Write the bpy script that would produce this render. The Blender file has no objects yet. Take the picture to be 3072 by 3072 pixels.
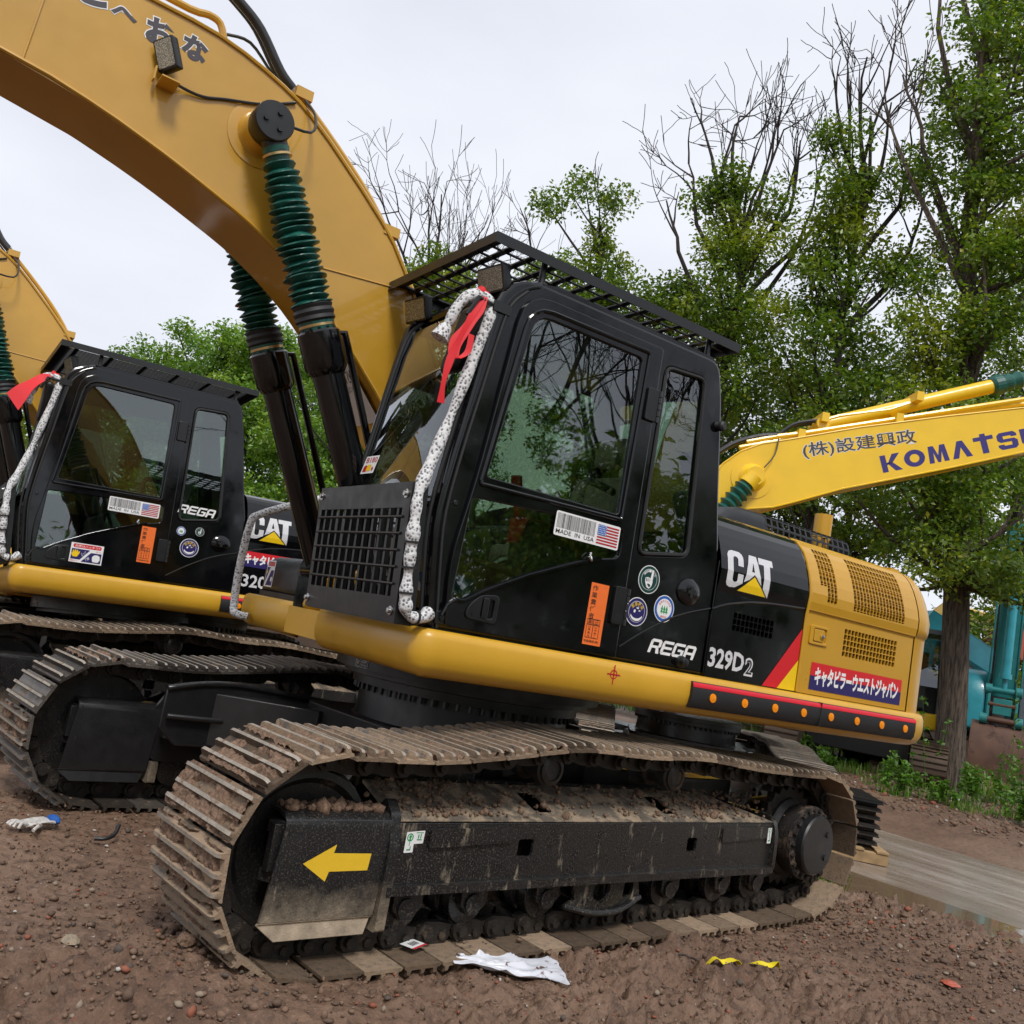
import bpy, bmesh, math, random
import numpy as np
from mathutils import Vector, Matrix, Euler
random.seed(7); RNG = np.random.default_rng(7)
S = bpy.context.scene; COL = S.collection; PI = math.pi; R = math.radians

# ------------------------------------------------------------------ camera, world, sun, exposure
cam = bpy.data.objects.new('camera', bpy.data.cameras.new('camera')); COL.objects.link(cam); S.camera = cam
fw = Vector((-0.6466005, -0.75167963, 0.12994433)); rt = Vector((-0.7309432, 0.65925291, 0.1763736)); up = Vector((0.21824262, -0.01906133, 0.97570837))
M = Matrix((rt, up, -fw)).transposed().to_4x4(); M.translation = Vector((3.95455, 4.73512, 1.46736)); cam.matrix_world = M
cam.data.sensor_width = 36; cam.data.lens = 36 * 2780.6 / 3072; cam.data.clip_start = 0.05; cam.data.clip_end = 2000
S.view_settings.view_transform = 'Standard'; S.view_settings.look = 'None'; S.view_settings.exposure = 0.7; S.view_settings.gamma = 1
S.cycles.max_bounces = 6; S.cycles.diffuse_bounces = 3; S.cycles.glossy_bounces = 3; S.cycles.transparent_max_bounces = 12; S.cycles.transmission_bounces = 4
S.cycles.caustics_reflective = False; S.cycles.caustics_refractive = False; S.cycles.sample_clamp_indirect = 6
W = bpy.data.worlds.new('World'); S.world = W; W.use_nodes = True
nt = W.node_tree; nt.nodes.clear(); N = nt.nodes.new; L = nt.links.new
out = N('ShaderNodeOutputWorld'); bg = N('ShaderNodeBackground'); bg.inputs[1].default_value = 0.1; L(bg.outputs[0], out.inputs[0])
sky = N('ShaderNodeTexSky'); sky.sky_type = 'NISHITA'; sky.sun_disc = False; sky.sun_elevation = R(52); sky.sun_rotation = R(70)
tc = N('ShaderNodeTexCoord'); nz = N('ShaderNodeTexNoise'); nz.inputs['Scale'].default_value = 2.2; nz.inputs['Detail'].default_value = 5; nz.inputs['Roughness'].default_value = 0.5
mp = N('ShaderNodeMapping'); mp.inputs['Scale'].default_value = (1, 1, 2.5); L(tc.outputs['Generated'], mp.inputs[0]); L(mp.outputs[0], nz.inputs['Vector'])
cr = N('ShaderNodeValToRGB'); cr.color_ramp.elements[0].position = 0.32; cr.color_ramp.elements[0].color = (5.1, 5.25, 5.8, 1); cr.color_ramp.elements[1].position = 0.66; cr.color_ramp.elements[1].color = (5.95, 6.1, 6.5, 1)
L(nz.outputs['Fac'], cr.inputs[0])
mx = N('ShaderNodeMixRGB'); mx.inputs[0].default_value = 0.93; L(sky.outputs[0], mx.inputs[1]); L(cr.outputs[0], mx.inputs[2]); L(mx.outputs[0], bg.inputs[0])
sun = bpy.data.objects.new('sun', bpy.data.lights.new('sun', 'SUN')); COL.objects.link(sun)
sun.data.energy = 1.5; sun.data.angle = R(13); sun.data.color = (1, 0.97, 0.92)
sd = Vector((math.cos(R(52)) * math.cos(R(60)), math.cos(R(52)) * math.sin(R(60)), math.sin(R(52)))); sun.rotation_euler = sd.to_track_quat('Z', 'Y').to_euler(); sun.location = (0, 0, 30)

# ------------------------------------------------------------------ materials
MATS = {}
def newmat(name):
    m = bpy.data.materials.new(name); m.use_nodes = True; t = m.node_tree; b = t.nodes['Principled BSDF']; MATS[name] = m
    return m, t, b, (lambda k: t.nodes.new(k)), t.links.new
def noise(t, scale, detail=4, rough=0.55, vec=None, coord='Object', stretch=None):
    n = t.nodes.new('ShaderNodeTexNoise'); n.inputs['Scale'].default_value = scale; n.inputs['Detail'].default_value = detail; n.inputs['Roughness'].default_value = rough
    c = t.nodes.new('ShaderNodeTexCoord'); src = c.outputs[coord]
    if stretch:
        mpn = t.nodes.new('ShaderNodeMapping'); mpn.inputs['Scale'].default_value = stretch; t.links.new(src, mpn.inputs[0]); src = mpn.outputs[0]
    t.links.new(src, n.inputs['Vector']); return n
def ramp(t, src, stops):
    r = t.nodes.new('ShaderNodeValToRGB'); e = r.color_ramp.elements
    while len(e) < len(stops): e.new(0.5)
    for i, (p, c) in enumerate(stops):
        e[i].position = p; e[i].color = (c, c, c, 1) if isinstance(c, (int, float)) else (*c, 1)
    t.links.new(src, r.inputs[0]); return r
def mixc(t, fac, a, b, mode='MIX'):
    m = t.nodes.new('ShaderNodeMixRGB'); m.blend_type = mode
    for i, v in enumerate((fac, a, b)):
        if hasattr(v, 'links'): t.links.new(v, m.inputs[i])
        else: m.inputs[i].default_value = v if i == 0 else (*v, 1)
    return m.outputs[0]
def bump(t, b, src, strength=0.3, dist=0.01):
    k = t.nodes.new('ShaderNodeBump'); k.inputs['Strength'].default_value = strength; k.inputs['Distance'].default_value = dist
    t.links.new(src, k.inputs['Height']); t.links.new(k.outputs[0], b.inputs['Normal'])
MUD = (0.165, 0.105, 0.066)
def paint(name, col, rough=0.35, coat=0.0, metal=0, var=0.12, vs=3.0, bmp=0.0, bs=60, mud=0.0, muds=7, mudcol=MUD, streak=False, mudlow=None, coatr=0.08):
    """mud: share of the surface stained; streak: stains run down; mudlow=(z0,z1): splash gets denser below z1."""
    m, t, b, N_, L_ = newmat(name)
    n = noise(t, vs, 5); c = mixc(t, ramp(t, n.outputs['Fac'], [(0.3, 0.0), (0.7, 1.0)]).outputs[0], tuple(x * (1 - var) for x in col), tuple(min(1, x * (1 + var)) for x in col))
    r0 = ramp(t, noise(t, vs * 4, 4).outputs['Fac'], [(0.3, max(0.02, rough - 0.07)), (0.7, rough + 0.09)]).outputs[0]
    if mud > 0:
        n2 = noise(t, muds, 7, 0.68, stretch=(1, 1, 0.25) if streak else None)
        th = 0.72 - 0.42 * mud; f = ramp(t, n2.outputs['Fac'], [(th, 0.0), (th + 0.1, 1.0)]).outputs[0]
        n3 = noise(t, 130, 2, 0.6); f2 = ramp(t, n3.outputs['Fac'], [(0.56, 0.0), (0.66, 0.65)]).outputs[0]
        f = mixc(t, 1.0, f, mixc(t, 1.0, f2, (min(1, mud * 1.6),) * 3, 'MULTIPLY'), 'ADD')
        if mudlow:
            cz = N_('ShaderNodeTexCoord'); sp = N_('ShaderNodeSeparateXYZ'); L_(cz.outputs['Object'], sp.inputs[0]); mr = N_('ShaderNodeMapRange'); L_(sp.outputs[2], mr.inputs[0])
            mr.inputs[1].default_value = mudlow[1]; mr.inputs[2].default_value = mudlow[0]; n4 = noise(t, 11, 6, 0.7)
            g = ramp(t, mixc(t, 1.0, mr.outputs[0], mixc(t, 1, n4.outputs['Fac'], (0.9,) * 3, 'MULTIPLY'), 'MULTIPLY'), [(0.12, 0.0), (0.42, 0.9)]).outputs[0]
            f = mixc(t, 1.0, f, g, 'ADD')
        fc = N_('ShaderNodeClamp'); L_(f, fc.inputs[0]); f = fc.outputs[0]
        mc = mixc(t, noise(t, 25, 3).outputs['Fac'], tuple(x * 0.7 for x in mudcol), tuple(x * 1.35 for x in mudcol))
        c = mixc(t, f, c, mc); r0 = mixc(t, f, r0, (0.85,) * 3)
        hh = mixc(t, 1.0, f, noise(t, 90, 4).outputs['Fac'], 'MULTIPLY'); bump(t, b, hh, 0.5, 0.012)
        if coat:
            iv = N_('ShaderNodeMath'); iv.operation = 'MULTIPLY_ADD'; L_(f, iv.inputs[0]); iv.inputs[1].default_value = -coat; iv.inputs[2].default_value = coat; L_(iv.outputs[0], b.inputs['Coat Weight'])
    else:
        if bmp: bump(t, b, noise(t, bs, 4).outputs['Fac'], bmp, 0.004)
        b.inputs['Coat Weight'].default_value = coat
    L_(c, b.inputs['Base Color']); L_(r0, b.inputs['Roughness']); b.inputs['Metallic'].default_value = metal; b.inputs['Coat Roughness'].default_value = coatr
    return m
def flat(name, col, rough=0.4, emit=0):
    m, t, b, N_, L_ = newmat(name); b.inputs['Base Color'].default_value = (*col, 1); b.inputs['Roughness'].default_value = rough
    n = noise(t, 30, 3); L_(mixc(t, n.outputs['Fac'], tuple(x * 0.93 for x in col), tuple(min(1, x * 1.06) for x in col)), b.inputs['Base Color']); return m
paint('yellow', (0.52, 0.275, 0.012), 0.33, 0.22, var=0.06, vs=1.2, coatr=0.1, bmp=0.06, bs=9)
paint('yellow_sill', (0.60, 0.33, 0.022), 0.4, 0.22, var=0.07, vs=2.0, mud=0.03, muds=16, coatr=0.18)
paint('yellow_boom', (0.53, 0.285, 0.024), 0.35, 0.7, var=0.09, vs=2.2, coatr=0.07, bmp=0.04, bs=6)
paint('yellow_bright', (0.80, 0.50, 0.012), 0.35, 0.3, var=0.05)
paint('brown_liner', (0.10, 0.045, 0.01), 0.7)
paint('black', (0.0028, 0.003, 0.0038), 0.11, 0.0, var=0.3, vs=2, bmp=0.02, bs=5)
paint('black_satin', (0.0045, 0.005, 0.006), 0.4, 0.05, var=0.3, bmp=0.08)
paint('black_dusty', (0.010, 0.010, 0.011), 0.38, 0.2, mud=0.06, muds=9, streak=True)
paint('frame_mud', (0.010, 0.010, 0.011), 0.30, 0.25, mud=0.33, muds=15, streak=True, mudcol=(0.24, 0.19, 0.13))
paint('dry_mud', (0.31, 0.245, 0.175), 0.9, var=0.35, vs=14, bmp=0.8, bs=120)
paint('frame_top_mud', (0.10, 0.085, 0.068), 0.6, 0.0, mud=0.62, muds=9, mudcol=(0.27, 0.205, 0.14))
paint('guard_mud', (0.010, 0.010, 0.011), 0.36, 0.2, mud=0.16, muds=9, streak=True, mudlow=(0.13, 0.47), mudcol=(0.29, 0.23, 0.16))
paint('chain', (0.028, 0.024, 0.021), 0.5, 0.0, metal=0.3, mud=0.33, muds=13, mudcol=(0.11, 0.078, 0.052))
paint('shoe', (0.13, 0.12, 0.11), 0.45, 0.0, metal=0.3, mud=0.85, muds=9, mudcol=(0.29, 0.215, 0.15))
paint('bar_worn', (0.30, 0.265, 0.22), 0.5, 0.0, metal=0.15, var=0.3, vs=12, mud=0.4, muds=15, mudcol=(0.22, 0.155, 0.105))
paint('shoe_far', (0.10, 0.09, 0.082), 0.42, 0.0, metal=0.3, mud=0.42, muds=7, mudcol=(0.24, 0.18, 0.125))
paint('shoe_rust', (0.07, 0.045, 0.03), 0.65, 0.0, metal=0.2, mud=0.3, muds=8, mudcol=(0.16, 0.08, 0.045))
paint('wheel_mud', (0.010, 0.010, 0.010), 0.35, 0.1, mud=0.24, muds=9, mudcol=(0.11, 0.08, 0.055))
paint('final_drive', (0.018, 0.016, 0.015), 0.5, 0.1, mud=0.36, muds=7, mudcol=(0.12, 0.08, 0.055))
paint('rubber', (0.012, 0.012, 0.013), 0.6, var=0.2, bmp=0.1)
paint('hose', (0.010, 0.010, 0.011), 0.45, 0.1)
paint('bellows', (0.007, 0.085, 0.064), 0.42, 0.15, var=0.35, vs=9, bmp=0.2, bs=40)
paint('steel', (0.45, 0.45, 0.45), 0.28, metal=1)
paint('brass', (0.6, 0.42, 0.2), 0.3, metal=1)
paint('bark', (0.12, 0.088, 0.065), 0.9)
paint('bark_far', (0.028, 0.022, 0.018), 0.9)
paint('wood', (0.36, 0.24, 0.12), 0.8, var=0.3, vs=8)
paint('cardboard', (0.45, 0.26, 0.11), 0.8, var=0.1)
paint('interior', (0.09, 0.10, 0.10), 0.7)
paint('seat_cloth', (0.55, 0.55, 0.53), 0.85, var=0.3, vs=20)
paint('teal', (0.015, 0.20, 0.21), 0.4, 0.2, mud=0.05, muds=6)
paint('cyan', (0.03, 0.30, 0.38), 0.35, 0.3)
paint('orange_paint', (0.62, 0.11, 0.03), 0.4, 0.2)
paint('red_brown_paint', (0.42, 0.09, 0.05), 0.45, 0.1)
paint('grey_paint', (0.10, 0.12, 0.14), 0.4, 0.1)
paint('yellow_worn', (0.55, 0.28, 0.02), 0.55, mud=0.45, muds=3.2, mudcol=(0.17, 0.075, 0.02))
paint('bucket_rust', (0.115, 0.058, 0.04), 0.6, metal=0.2, var=0.3, mud=0.45, muds=2.5, mudcol=(0.075, 0.045, 0.034))
paint('glove_cloth', (0.55, 0.53, 0.50), 0.9, var=0.25, vs=30, mud=0.35, muds=20)
paint('mudclod', (0.17, 0.105, 0.068), 0.92, var=0.55, vs=75, bmp=1.0, bs=170)
for k_ in ('shoe', 'shoe_far'):   # every shoe is differently wet and dirty
    t = MATS[k_].node_tree; b = t.nodes['Principled BSDF']; oi = t.nodes.new('ShaderNodeObjectInfo'); src = b.inputs['Base Color'].links[0].from_socket; r_ = ramp(t, oi.outputs['Random'], [(0.0, (0.30, 0.27, 0.25)), (0.35, (0.62, 0.58, 0.54)), (0.7, (1.0, 0.97, 0.93)), (1.0, (1.25, 1.22, 1.18))]); t.links.new(mixc(t, 1.0, src, r_.outputs[0], 'MULTIPLY'), b.inputs['Base Color'])
flat('red', (0.62, 0.012, 0.02), 0.35); flat('white', (0.80, 0.80, 0.80), 0.35); flat('navy', (0.018, 0.012, 0.11), 0.4); flat('sticker_yellow', (0.85, 0.56, 0.005), 0.4)
flat('arrow_yellow', (0.82, 0.52, 0.03), 0.45); flat('sticker_orange', (0.85, 0.17, 0.03), 0.4); flat('ink', (0.012, 0.012, 0.014), 0.4); flat('flag_blue', (0.02, 0.12, 0.45), 0.4); flat('flag_red', (0.45, 0.008, 0.02), 0.4)
flat('sign_green', (0.015, 0.30, 0.09), 0.4); flat('dark_green', (0.004, 0.045, 0.038), 0.35); flat('pale_grey', (0.62, 0.62, 0.64), 0.4); flat('sticker_blue', (0.02, 0.10, 0.42), 0.4); flat('charcoal', (0.05, 0.045, 0.055), 0.45)
flat('komatsu_blue', (0.03, 0.022, 0.16), 0.4); flat('amber', (0.9, 0.27, 0.005), 0.2); flat('red_strip', (0.72, 0.02, 0.04), 0.3); flat('red_cloth', (0.68, 0.01, 0.018), 0.65); flat('tape_yellow', (0.75, 0.6, 0.02), 0.5); flat('lens', (0.33, 0.29, 0.2), 0.15)
m, t, b, N_, L_ = newmat('wrap')      # white netting wrapped round the rails
v = N_('ShaderNodeTexVoronoi'); v.inputs['Scale'].default_value = 62; c_ = N_('ShaderNodeTexCoord'); L_(c_.outputs['Object'], v.inputs['Vector'])
L_(mixc(t, ramp(t, v.outputs['Distance'], [(0.30, 0.0), (0.48, 1.0)]).outputs[0], (0.14, 0.14, 0.15), (0.66, 0.66, 0.66)), b.inputs['Base Color']); b.inputs['Roughness'].default_value = 0.6; bump(t, b, v.outputs['Distance'], 0.6, 0.006)
m, t, b, N_, L_ = newmat('plastic_sheet')
n = noise(t, 9, 6, 0.65); L_(mixc(t, ramp(t, n.outputs['Fac'], [(0.60, 0.0), (0.63, 1.0)]).outputs[0], (0.60, 0.61, 0.66), (0.10, 0.045, 0.025)), b.inputs['Base Color']); b.inputs['Roughness'].default_value = 0.35
m, t, b, N_, L_ = newmat('lamp_lens')
v = N_('ShaderNodeTexVoronoi'); v.inputs['Scale'].default_value = 160; c_ = N_('ShaderNodeTexCoord'); L_(c_.outputs['Object'], v.inputs['Vector']); L_(mixc(t, ramp(t, v.outputs['Distance'], [(0.2, 1.0), (0.5, 0.0)]).outputs[0], (0.16, 0.135, 0.09), (0.5, 0.45, 0.34)), b.inputs['Base Color']); b.inputs['Roughness'].default_value = 0.12
def glass(name, tint, refl=1.0, dark=1.0):
    m = bpy.data.materials.new(name); m.use_nodes = True; t = m.node_tree; t.nodes.clear(); MATS[name] = m
    o = t.nodes.new('ShaderNodeOutputMaterial'); tr = t.nodes.new('ShaderNodeBsdfTransparent'); tr.inputs[0].default_value = (*tint, 1); g = t.nodes.new('ShaderNodeBsdfGlossy'); g.inputs['Roughness'].default_value = 0.01; g.inputs[0].default_value = (0.92, 0.95, 1, 1)
    fr = t.nodes.new('ShaderNodeFresnel'); fr.inputs[0].default_value = 1.5; mu = t.nodes.new('ShaderNodeMath'); mu.operation = 'MULTIPLY_ADD'; mu.inputs[1].default_value = 1.6 * refl; mu.inputs[2].default_value = 0.05 * refl; mu.use_clamp = True; t.links.new(fr.outputs[0], mu.inputs[0])
    ms = t.nodes.new('ShaderNodeMixShader'); t.links.new(mu.outputs[0], ms.inputs[0]); t.links.new(tr.outputs[0], ms.inputs[1]); t.links.new(g.outputs[0], ms.inputs[2]); t.links.new(ms.outputs[0], o.inputs[0])
    nn = t.nodes.new('ShaderNodeTexNoise'); nn.inputs['Scale'].default_value = 2.0; bp = t.nodes.new('ShaderNodeBump'); bp.inputs['Strength'].default_value = 0.03; bp.inputs['Distance'].default_value = 0.02; t.links.new(nn.outputs['Fac'], bp.inputs['Height']); t.links.new(bp.outputs[0], g.inputs['Normal'])
glass('glass', (0.60, 0.68, 0.60)); glass('glass_front', (0.80, 0.82, 0.62)); glass('glass_dark', (0.2, 0.26, 0.27))
def leafmat(name, c0, c1, c2):
    m, t, b, N_, L_ = newmat(name); g = N_('ShaderNodeNewGeometry')
    a = ramp(t, g.outputs['Random Per Island'], [(0.0, c0), (0.55, c1), (0.93, c1), (1.0, c2)]).outputs[0]
    n = noise(t, 0.55, 3); f = ramp(t, n.outputs['Fac'], [(0.35, 0.65), (0.68, 1.4)]).outputs[0]
    yl_ = ramp(t, noise(t, 0.32, 3).outputs['Fac'], [(0.54, 0.0), (0.66, 0.55)]).outputs[0]; a = mixc(t, yl_, a, c2)
    L_(mixc(t, 1.0, a, f, 'MULTIPLY'), b.inputs['Base Color']); b.inputs['Roughness'].default_value = 0.38
    tl = N_('ShaderNodeBsdfTranslucent'); L_(mixc(t, 1.0, a, (1.5, 1.7, 0.5), 'MULTIPLY'), tl.inputs[0]); ms = N_('ShaderNodeMixShader'); ms.inputs[0].default_value = 0.28
    o = t.nodes['Material Output']; L_(b.outputs[0], ms.inputs[1]); L_(tl.outputs[0], ms.inputs[2]); L_(ms.outputs[0], o.inputs[0])
leafmat('leaf', (0.05, 0.11, 0.016), (0.165, 0.25, 0.032), (0.42, 0.40, 0.04))
leafmat('leaf_light', (0.08, 0.17, 0.025), (0.19, 0.33, 0.05), (0.32, 0.38, 0.06))
leafmat('grass', (0.05, 0.12, 0.015), (0.10, 0.22, 0.022), (0.22, 0.27, 0.05))
m, t, b, N_, L_ = newmat('water'); b.inputs['Base Color'].default_value = (0.17, 0.115, 0.07, 1); b.inputs['Roughness'].default_value = 0.04; b.inputs['Specular IOR Level'].default_value = 0.6; bump(t, b, noise(t, 3, 3).outputs['Fac'], 0.06, 0.02)

# ------------------------------------------------------------------ mesh helpers
class MB:
    def __init__(s): s.v = []; s.f = []; s.m = []
    def add(s, vs, fs, mi=0):
        o = len(s.v); s.v.extend(tuple(v) for v in vs); s.f.extend(tuple(i + o for i in f) for f in fs); s.m.extend([mi] * len(fs)); return s
    def box(s, x0, x1, y0, y1, z0, z1, mi=0):
        return s.add([(x, y, z) for x in (x0, x1) for y in (y0, y1) for z in (z0, z1)], [(0, 1, 3, 2), (4, 6, 7, 5), (0, 4, 5, 1), (2, 3, 7, 6), (0, 2, 6, 4), (1, 5, 7, 3)], mi)
    def bar(s, p, q, w, h, mi=0, upv=(0, 0, 1)):
        p, q = Vector(p), Vector(q); d = (q - p).normalized(); a = d.cross(Vector(upv))
        if a.length < 1e-4: a = d.cross(Vector((1, 0, 0)))
        a.normalize(); b_ = a.cross(d); vs = [c + a * sx * w / 2 + b_ * sy * h / 2 for c in (p, q) for sx, sy in ((-1, -1), (1, -1), (1, 1), (-1, 1))]
        return s.add(vs, [(3, 2, 1, 0), (4, 5, 6, 7), (0, 1, 5, 4), (1, 2, 6, 5), (2, 3, 7, 6), (3, 0, 4, 7)], mi)
    def rings(s, rs, mi=0, closed=True, caps=True, loop=False):
        n = len(rs[0]); fs = []; k = len(rs)
        for i in range(k if loop else k - 1):
            j = (i + 1) % k
            for a in range(n if closed else n - 1):
                b_ = (a + 1) % n; fs.append((i * n + a, i * n + b_, j * n + b_, j * n + a))
        if caps and closed and not loop: fs += [tuple(range(n - 1, -1, -1)), tuple((k - 1) * n + a for a in range(n))]
        return s.add([p for r in rs for p in r], fs, mi)
    def lathe(s, p, axis, prof, n=20, mi=0, caps=True):
        p = Vector(p); d = Vector(axis).normalized(); a = d.orthogonal().normalized(); b_ = d.cross(a)
        return s.rings([[p + d * h + (a * math.cos(2 * PI * i / n) + b_ * math.sin(2 * PI * i / n)) * r for i in range(n)] for r, h in prof], mi, True, caps)
    def cyl(s, p, q, r, n=16, mi=0, r2=None, caps=True):
        d = Vector(q) - Vector(p); return s.lathe(p, d, [(r, 0), (r if r2 is None else r2, d.length)], n, mi, caps)
    def tube(s, path, r, n=8, mi=0, sub=0):
        P = [Vector(p) for p in path]
        if sub: P = smooth_path(P, sub)
        rs = []; a = None
        for i, p in enumerate(P):
            d = (P[min(i + 1, len(P) - 1)] - P[max(i - 1, 0)]).normalized()
            if a is None: a = d.orthogonal().normalized()
            a = (a - d * a.dot(d)).normalized(); b_ = d.cross(a); rr = r[min(i, len(r) - 1)] if isinstance(r, (list, tuple)) else (r(i / (len(P) - 1)) if callable(r) else r)
            rs.append([p + (a * math.cos(2 * PI * k / n) + b_ * math.sin(2 * PI * k / n)) * rr for k in range(n)])
        return s.rings(rs, mi)
    def prism(s, pts, y0, y1, mi=0, fn=None):
        fn = fn or (lambda u, v, w: (u, w, v)); n = len(pts)
        return s.add([fn(u, v, y0) for u, v in pts] + [fn(u, v, y1) for u, v in pts], [tuple(range(n)), tuple(range(2 * n - 1, n - 1, -1))] + [(i, (i + 1) % n, n + (i + 1) % n, n + i) for i in range(n)], mi)
    def plate(s, outlines, fn, thick, mi=0, bev=0.0):
        v, f = fill2d(outlines, thick, bev); return s.add([fn(*p) for p in v], f, mi)
    def build(s, name, mats, parent=None, bevel=0, seg=2, rz=None, smooth=38, label=None):
        me = bpy.data.meshes.new(name); me.from_pydata(s.v, [], s.f); me.polygons.foreach_set('material_index', s.m)
        for mm in ([mats] if isinstance(mats, str) else mats): me.materials.append(MATS[mm])
        bm = bmesh.new(); bm.from_mesh(me); bmesh.ops.recalc_face_normals(bm, faces=bm.faces); bm.to_mesh(me); bm.free()
        me.polygons.foreach_set('use_smooth', [bool(smooth)] * len(me.polygons))
        if smooth: me.set_sharp_from_angle(angle=R(smooth))
        o = bpy.data.objects.new(name, me); COL.objects.link(o)
        if parent: o.parent = parent
        if rz is not None: o.rotation_euler = (0, 0, rz)
        if bevel:
            md = o.modifiers.new('edge', 'BEVEL'); md.width = bevel; md.segments = seg; md.limit_method = 'ANGLE'; md.angle_limit = R(35)
        if label: o['label'] = label
        return o
def smooth_path(P, sub):
    out_ = []
    for i in range(len(P) - 1):
        p0, p1, p2, p3 = P[max(i - 1, 0)], P[i], P[i + 1], P[min(i + 2, len(P) - 1)]
        for k in range(sub):
            t_ = k / sub; out_.append(0.5 * ((2 * p1) + (p2 - p0) * t_ + (2 * p0 - 5 * p1 + 4 * p2 - p3) * t_ * t_ + (3 * p1 - p0 - 3 * p2 + p3) * t_ ** 3))
    return out_ + [P[-1]]
def fill2d(outlines, thick, bev=0.0):
    """flat plate with holes: outlines[0] is the rim, the others are holes."""
    cu = bpy.data.curves.new('c', 'CURVE'); cu.dimensions = '2D'; cu.fill_mode = 'BOTH'; cu.extrude = max(0, thick / 2 - bev); cu.bevel_depth = bev; cu.bevel_resolution = 1; cu.offset = -bev
    for o_ in outlines:
        sp = cu.splines.new('POLY'); sp.points.add(len(o_) - 1); sp.use_cyclic_u = True
        for i, (x, y) in enumerate(o_): sp.points[i].co = (x, y, 0, 1)
    ob = bpy.data.objects.new('c', cu); COL.objects.link(ob); me = bpy.data.meshes.new_from_object(ob.evaluated_get(bpy.context.evaluated_depsgraph_get()))
    v = [tuple(a.co) for a in me.vertices]; f = [tuple(p.vertices) for p in me.polygons]
    bpy.data.objects.remove(ob); bpy.data.curves.remove(cu); bpy.data.meshes.remove(me); return v, f
TXT = {}
def text2d(s_, off=0.0):
    if (s_, off) not in TXT:
        cu = bpy.data.curves.new('t', 'FONT'); cu.body = s_; cu.size = 1; cu.offset = off; cu.resolution_u = 2 if len(s_) > 3 else 3
        ob = bpy.data.objects.new('t', cu); COL.objects.link(ob); me = bpy.data.meshes.new_from_object(ob.evaluated_get(bpy.context.evaluated_depsgraph_get()))
        TXT[s_, off] = (np.array([a.co[:2] for a in me.vertices]), [tuple(p.vertices) for p in me.polygons])
        bpy.data.objects.remove(ob); bpy.data.curves.remove(cu); bpy.data.meshes.remove(me)
    return TXT[s_, off]
def rnd(pts, r, n=4):
    """round the corners of a polygon; r a number or one per corner"""
    o_ = []; k = len(pts)
    for i in range(k):
        p = Vector(pts[i]); a = Vector(pts[i - 1]) - p; b_ = Vector(pts[(i + 1) % k]) - p; rr = r[i] if isinstance(r, (list, tuple)) else r
        rr = min(rr, a.length * 0.49, b_.length * 0.49)
        if rr < 1e-4: o_.append(tuple(p)); continue
        p1 = p + a.normalized() * rr; p2 = p + b_.normalized() * rr
        for j in range(n + 1):
            t_ = j / n; o_.append(tuple((1 - t_) ** 2 * p1 + 2 * t_ * (1 - t_) * p + t_ * t_ * p2))
    return o_
def rect(x0, y0, x1, y1): return [(x0, y0), (x1, y0), (x1, y1), (x0, y1)]
def disc(cx, cy, r, n=28, ry=None): return [(cx + r * math.cos(2 * PI * i / n), cy + (ry or r) * math.sin(2 * PI * i / n)) for i in range(n)]
class Decal:
    """flat printed sticker; fn(u,v,w) maps it on to a surface; every layer lies 0.5 mm above the last"""
    def __init__(s, fn, mats, cuts=None): s.mb = MB(); s.real = fn; s.k = 1; s.mats = mats; s.cuts = cuts; s.fn = (lambda u, v, w: (u, v, w)) if cuts else fn
    def poly(s, pts, mat, holes=()):
        z = 0.0004 + 0.0006 * s.k; s.k += 1; mi = s.mats.index(mat)
        if holes: s.mb.plate([pts] + list(holes), lambda u, v, w: s.fn(u, v, z), 0.0, mi)
        else: s.mb.add([s.fn(u, v, z) for u, v in pts], [tuple(range(len(pts)))], mi)
        return s
    def polys(s, lst, mat):
        k = s.k
        for p in lst: s.k = k; s.poly(p, mat)
        return s
    def text(s, st, x0, y0, x1, y1, mat, off=0.0, shear=0.0, rot=0.0):
        V, F = text2d(st, off); a, b_ = V.min(0), V.max(0); z = 0.0004 + 0.0006 * s.k; s.k += 1; q = []
        for x, y in V:
            u = x0 + (x - a[0]) / (b_[0] - a[0]) * (x1 - x0); v = y0 + (y - a[1]) / max(1e-6, b_[1] - a[1]) * (y1 - y0); u += shear * (v - y0)
            if rot:
                cx, cy = (x0 + x1) / 2, (y0 + y1) / 2; u, v = cx + (u - cx) * math.cos(rot) - (v - cy) * math.sin(rot), cy + (u - cx) * math.sin(rot) + (v - cy) * math.cos(rot)
            q.append(s.fn(u, v, z))
        s.mb.add(q, F, s.mats.index(mat)); return s
    def build(s, name, parent, rz=None, label=None):
        if s.cuts:   # bend on to a curved surface: cut along its facets first
            bm = bmesh.new(); me = bpy.data.meshes.new('d'); me.from_pydata(s.mb.v, [], s.mb.f); me.polygons.foreach_set('material_index', s.mb.m); bm.from_mesh(me); bmesh.ops.triangulate(bm, faces=bm.faces[:])
            for z in s.cuts: bmesh.ops.bisect_plane(bm, geom=bm.verts[:] + bm.edges[:] + bm.faces[:], plane_co=(0, z, 0), plane_no=(0, 1, 0))
            bm.verts.index_update(); s.mb.v = [s.real(*v.co) for v in bm.verts]; s.mb.f = [tuple(v.index for v in f.verts) for f in bm.faces]; s.mb.m = [f.material_index for f in bm.faces]; bm.free(); bpy.data.meshes.remove(me)
        return s.mb.build(name, s.mats, parent, rz=rz, label=label, smooth=0)
def thing(name, label, cat, loc=(0, 0, 0), rot=(0, 0, 0), group=None):
    o = bpy.data.objects.new(name, None); COL.objects.link(o); o.location = loc; o.rotation_euler = rot; o['label'] = label; o['category'] = cat; o.empty_display_size = 0.1
    if group: o['group'] = group
    return o
def tag(o, label, cat, group=None):
    o['label'] = label; o['category'] = cat
    if group: o['group'] = group
    return o
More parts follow.
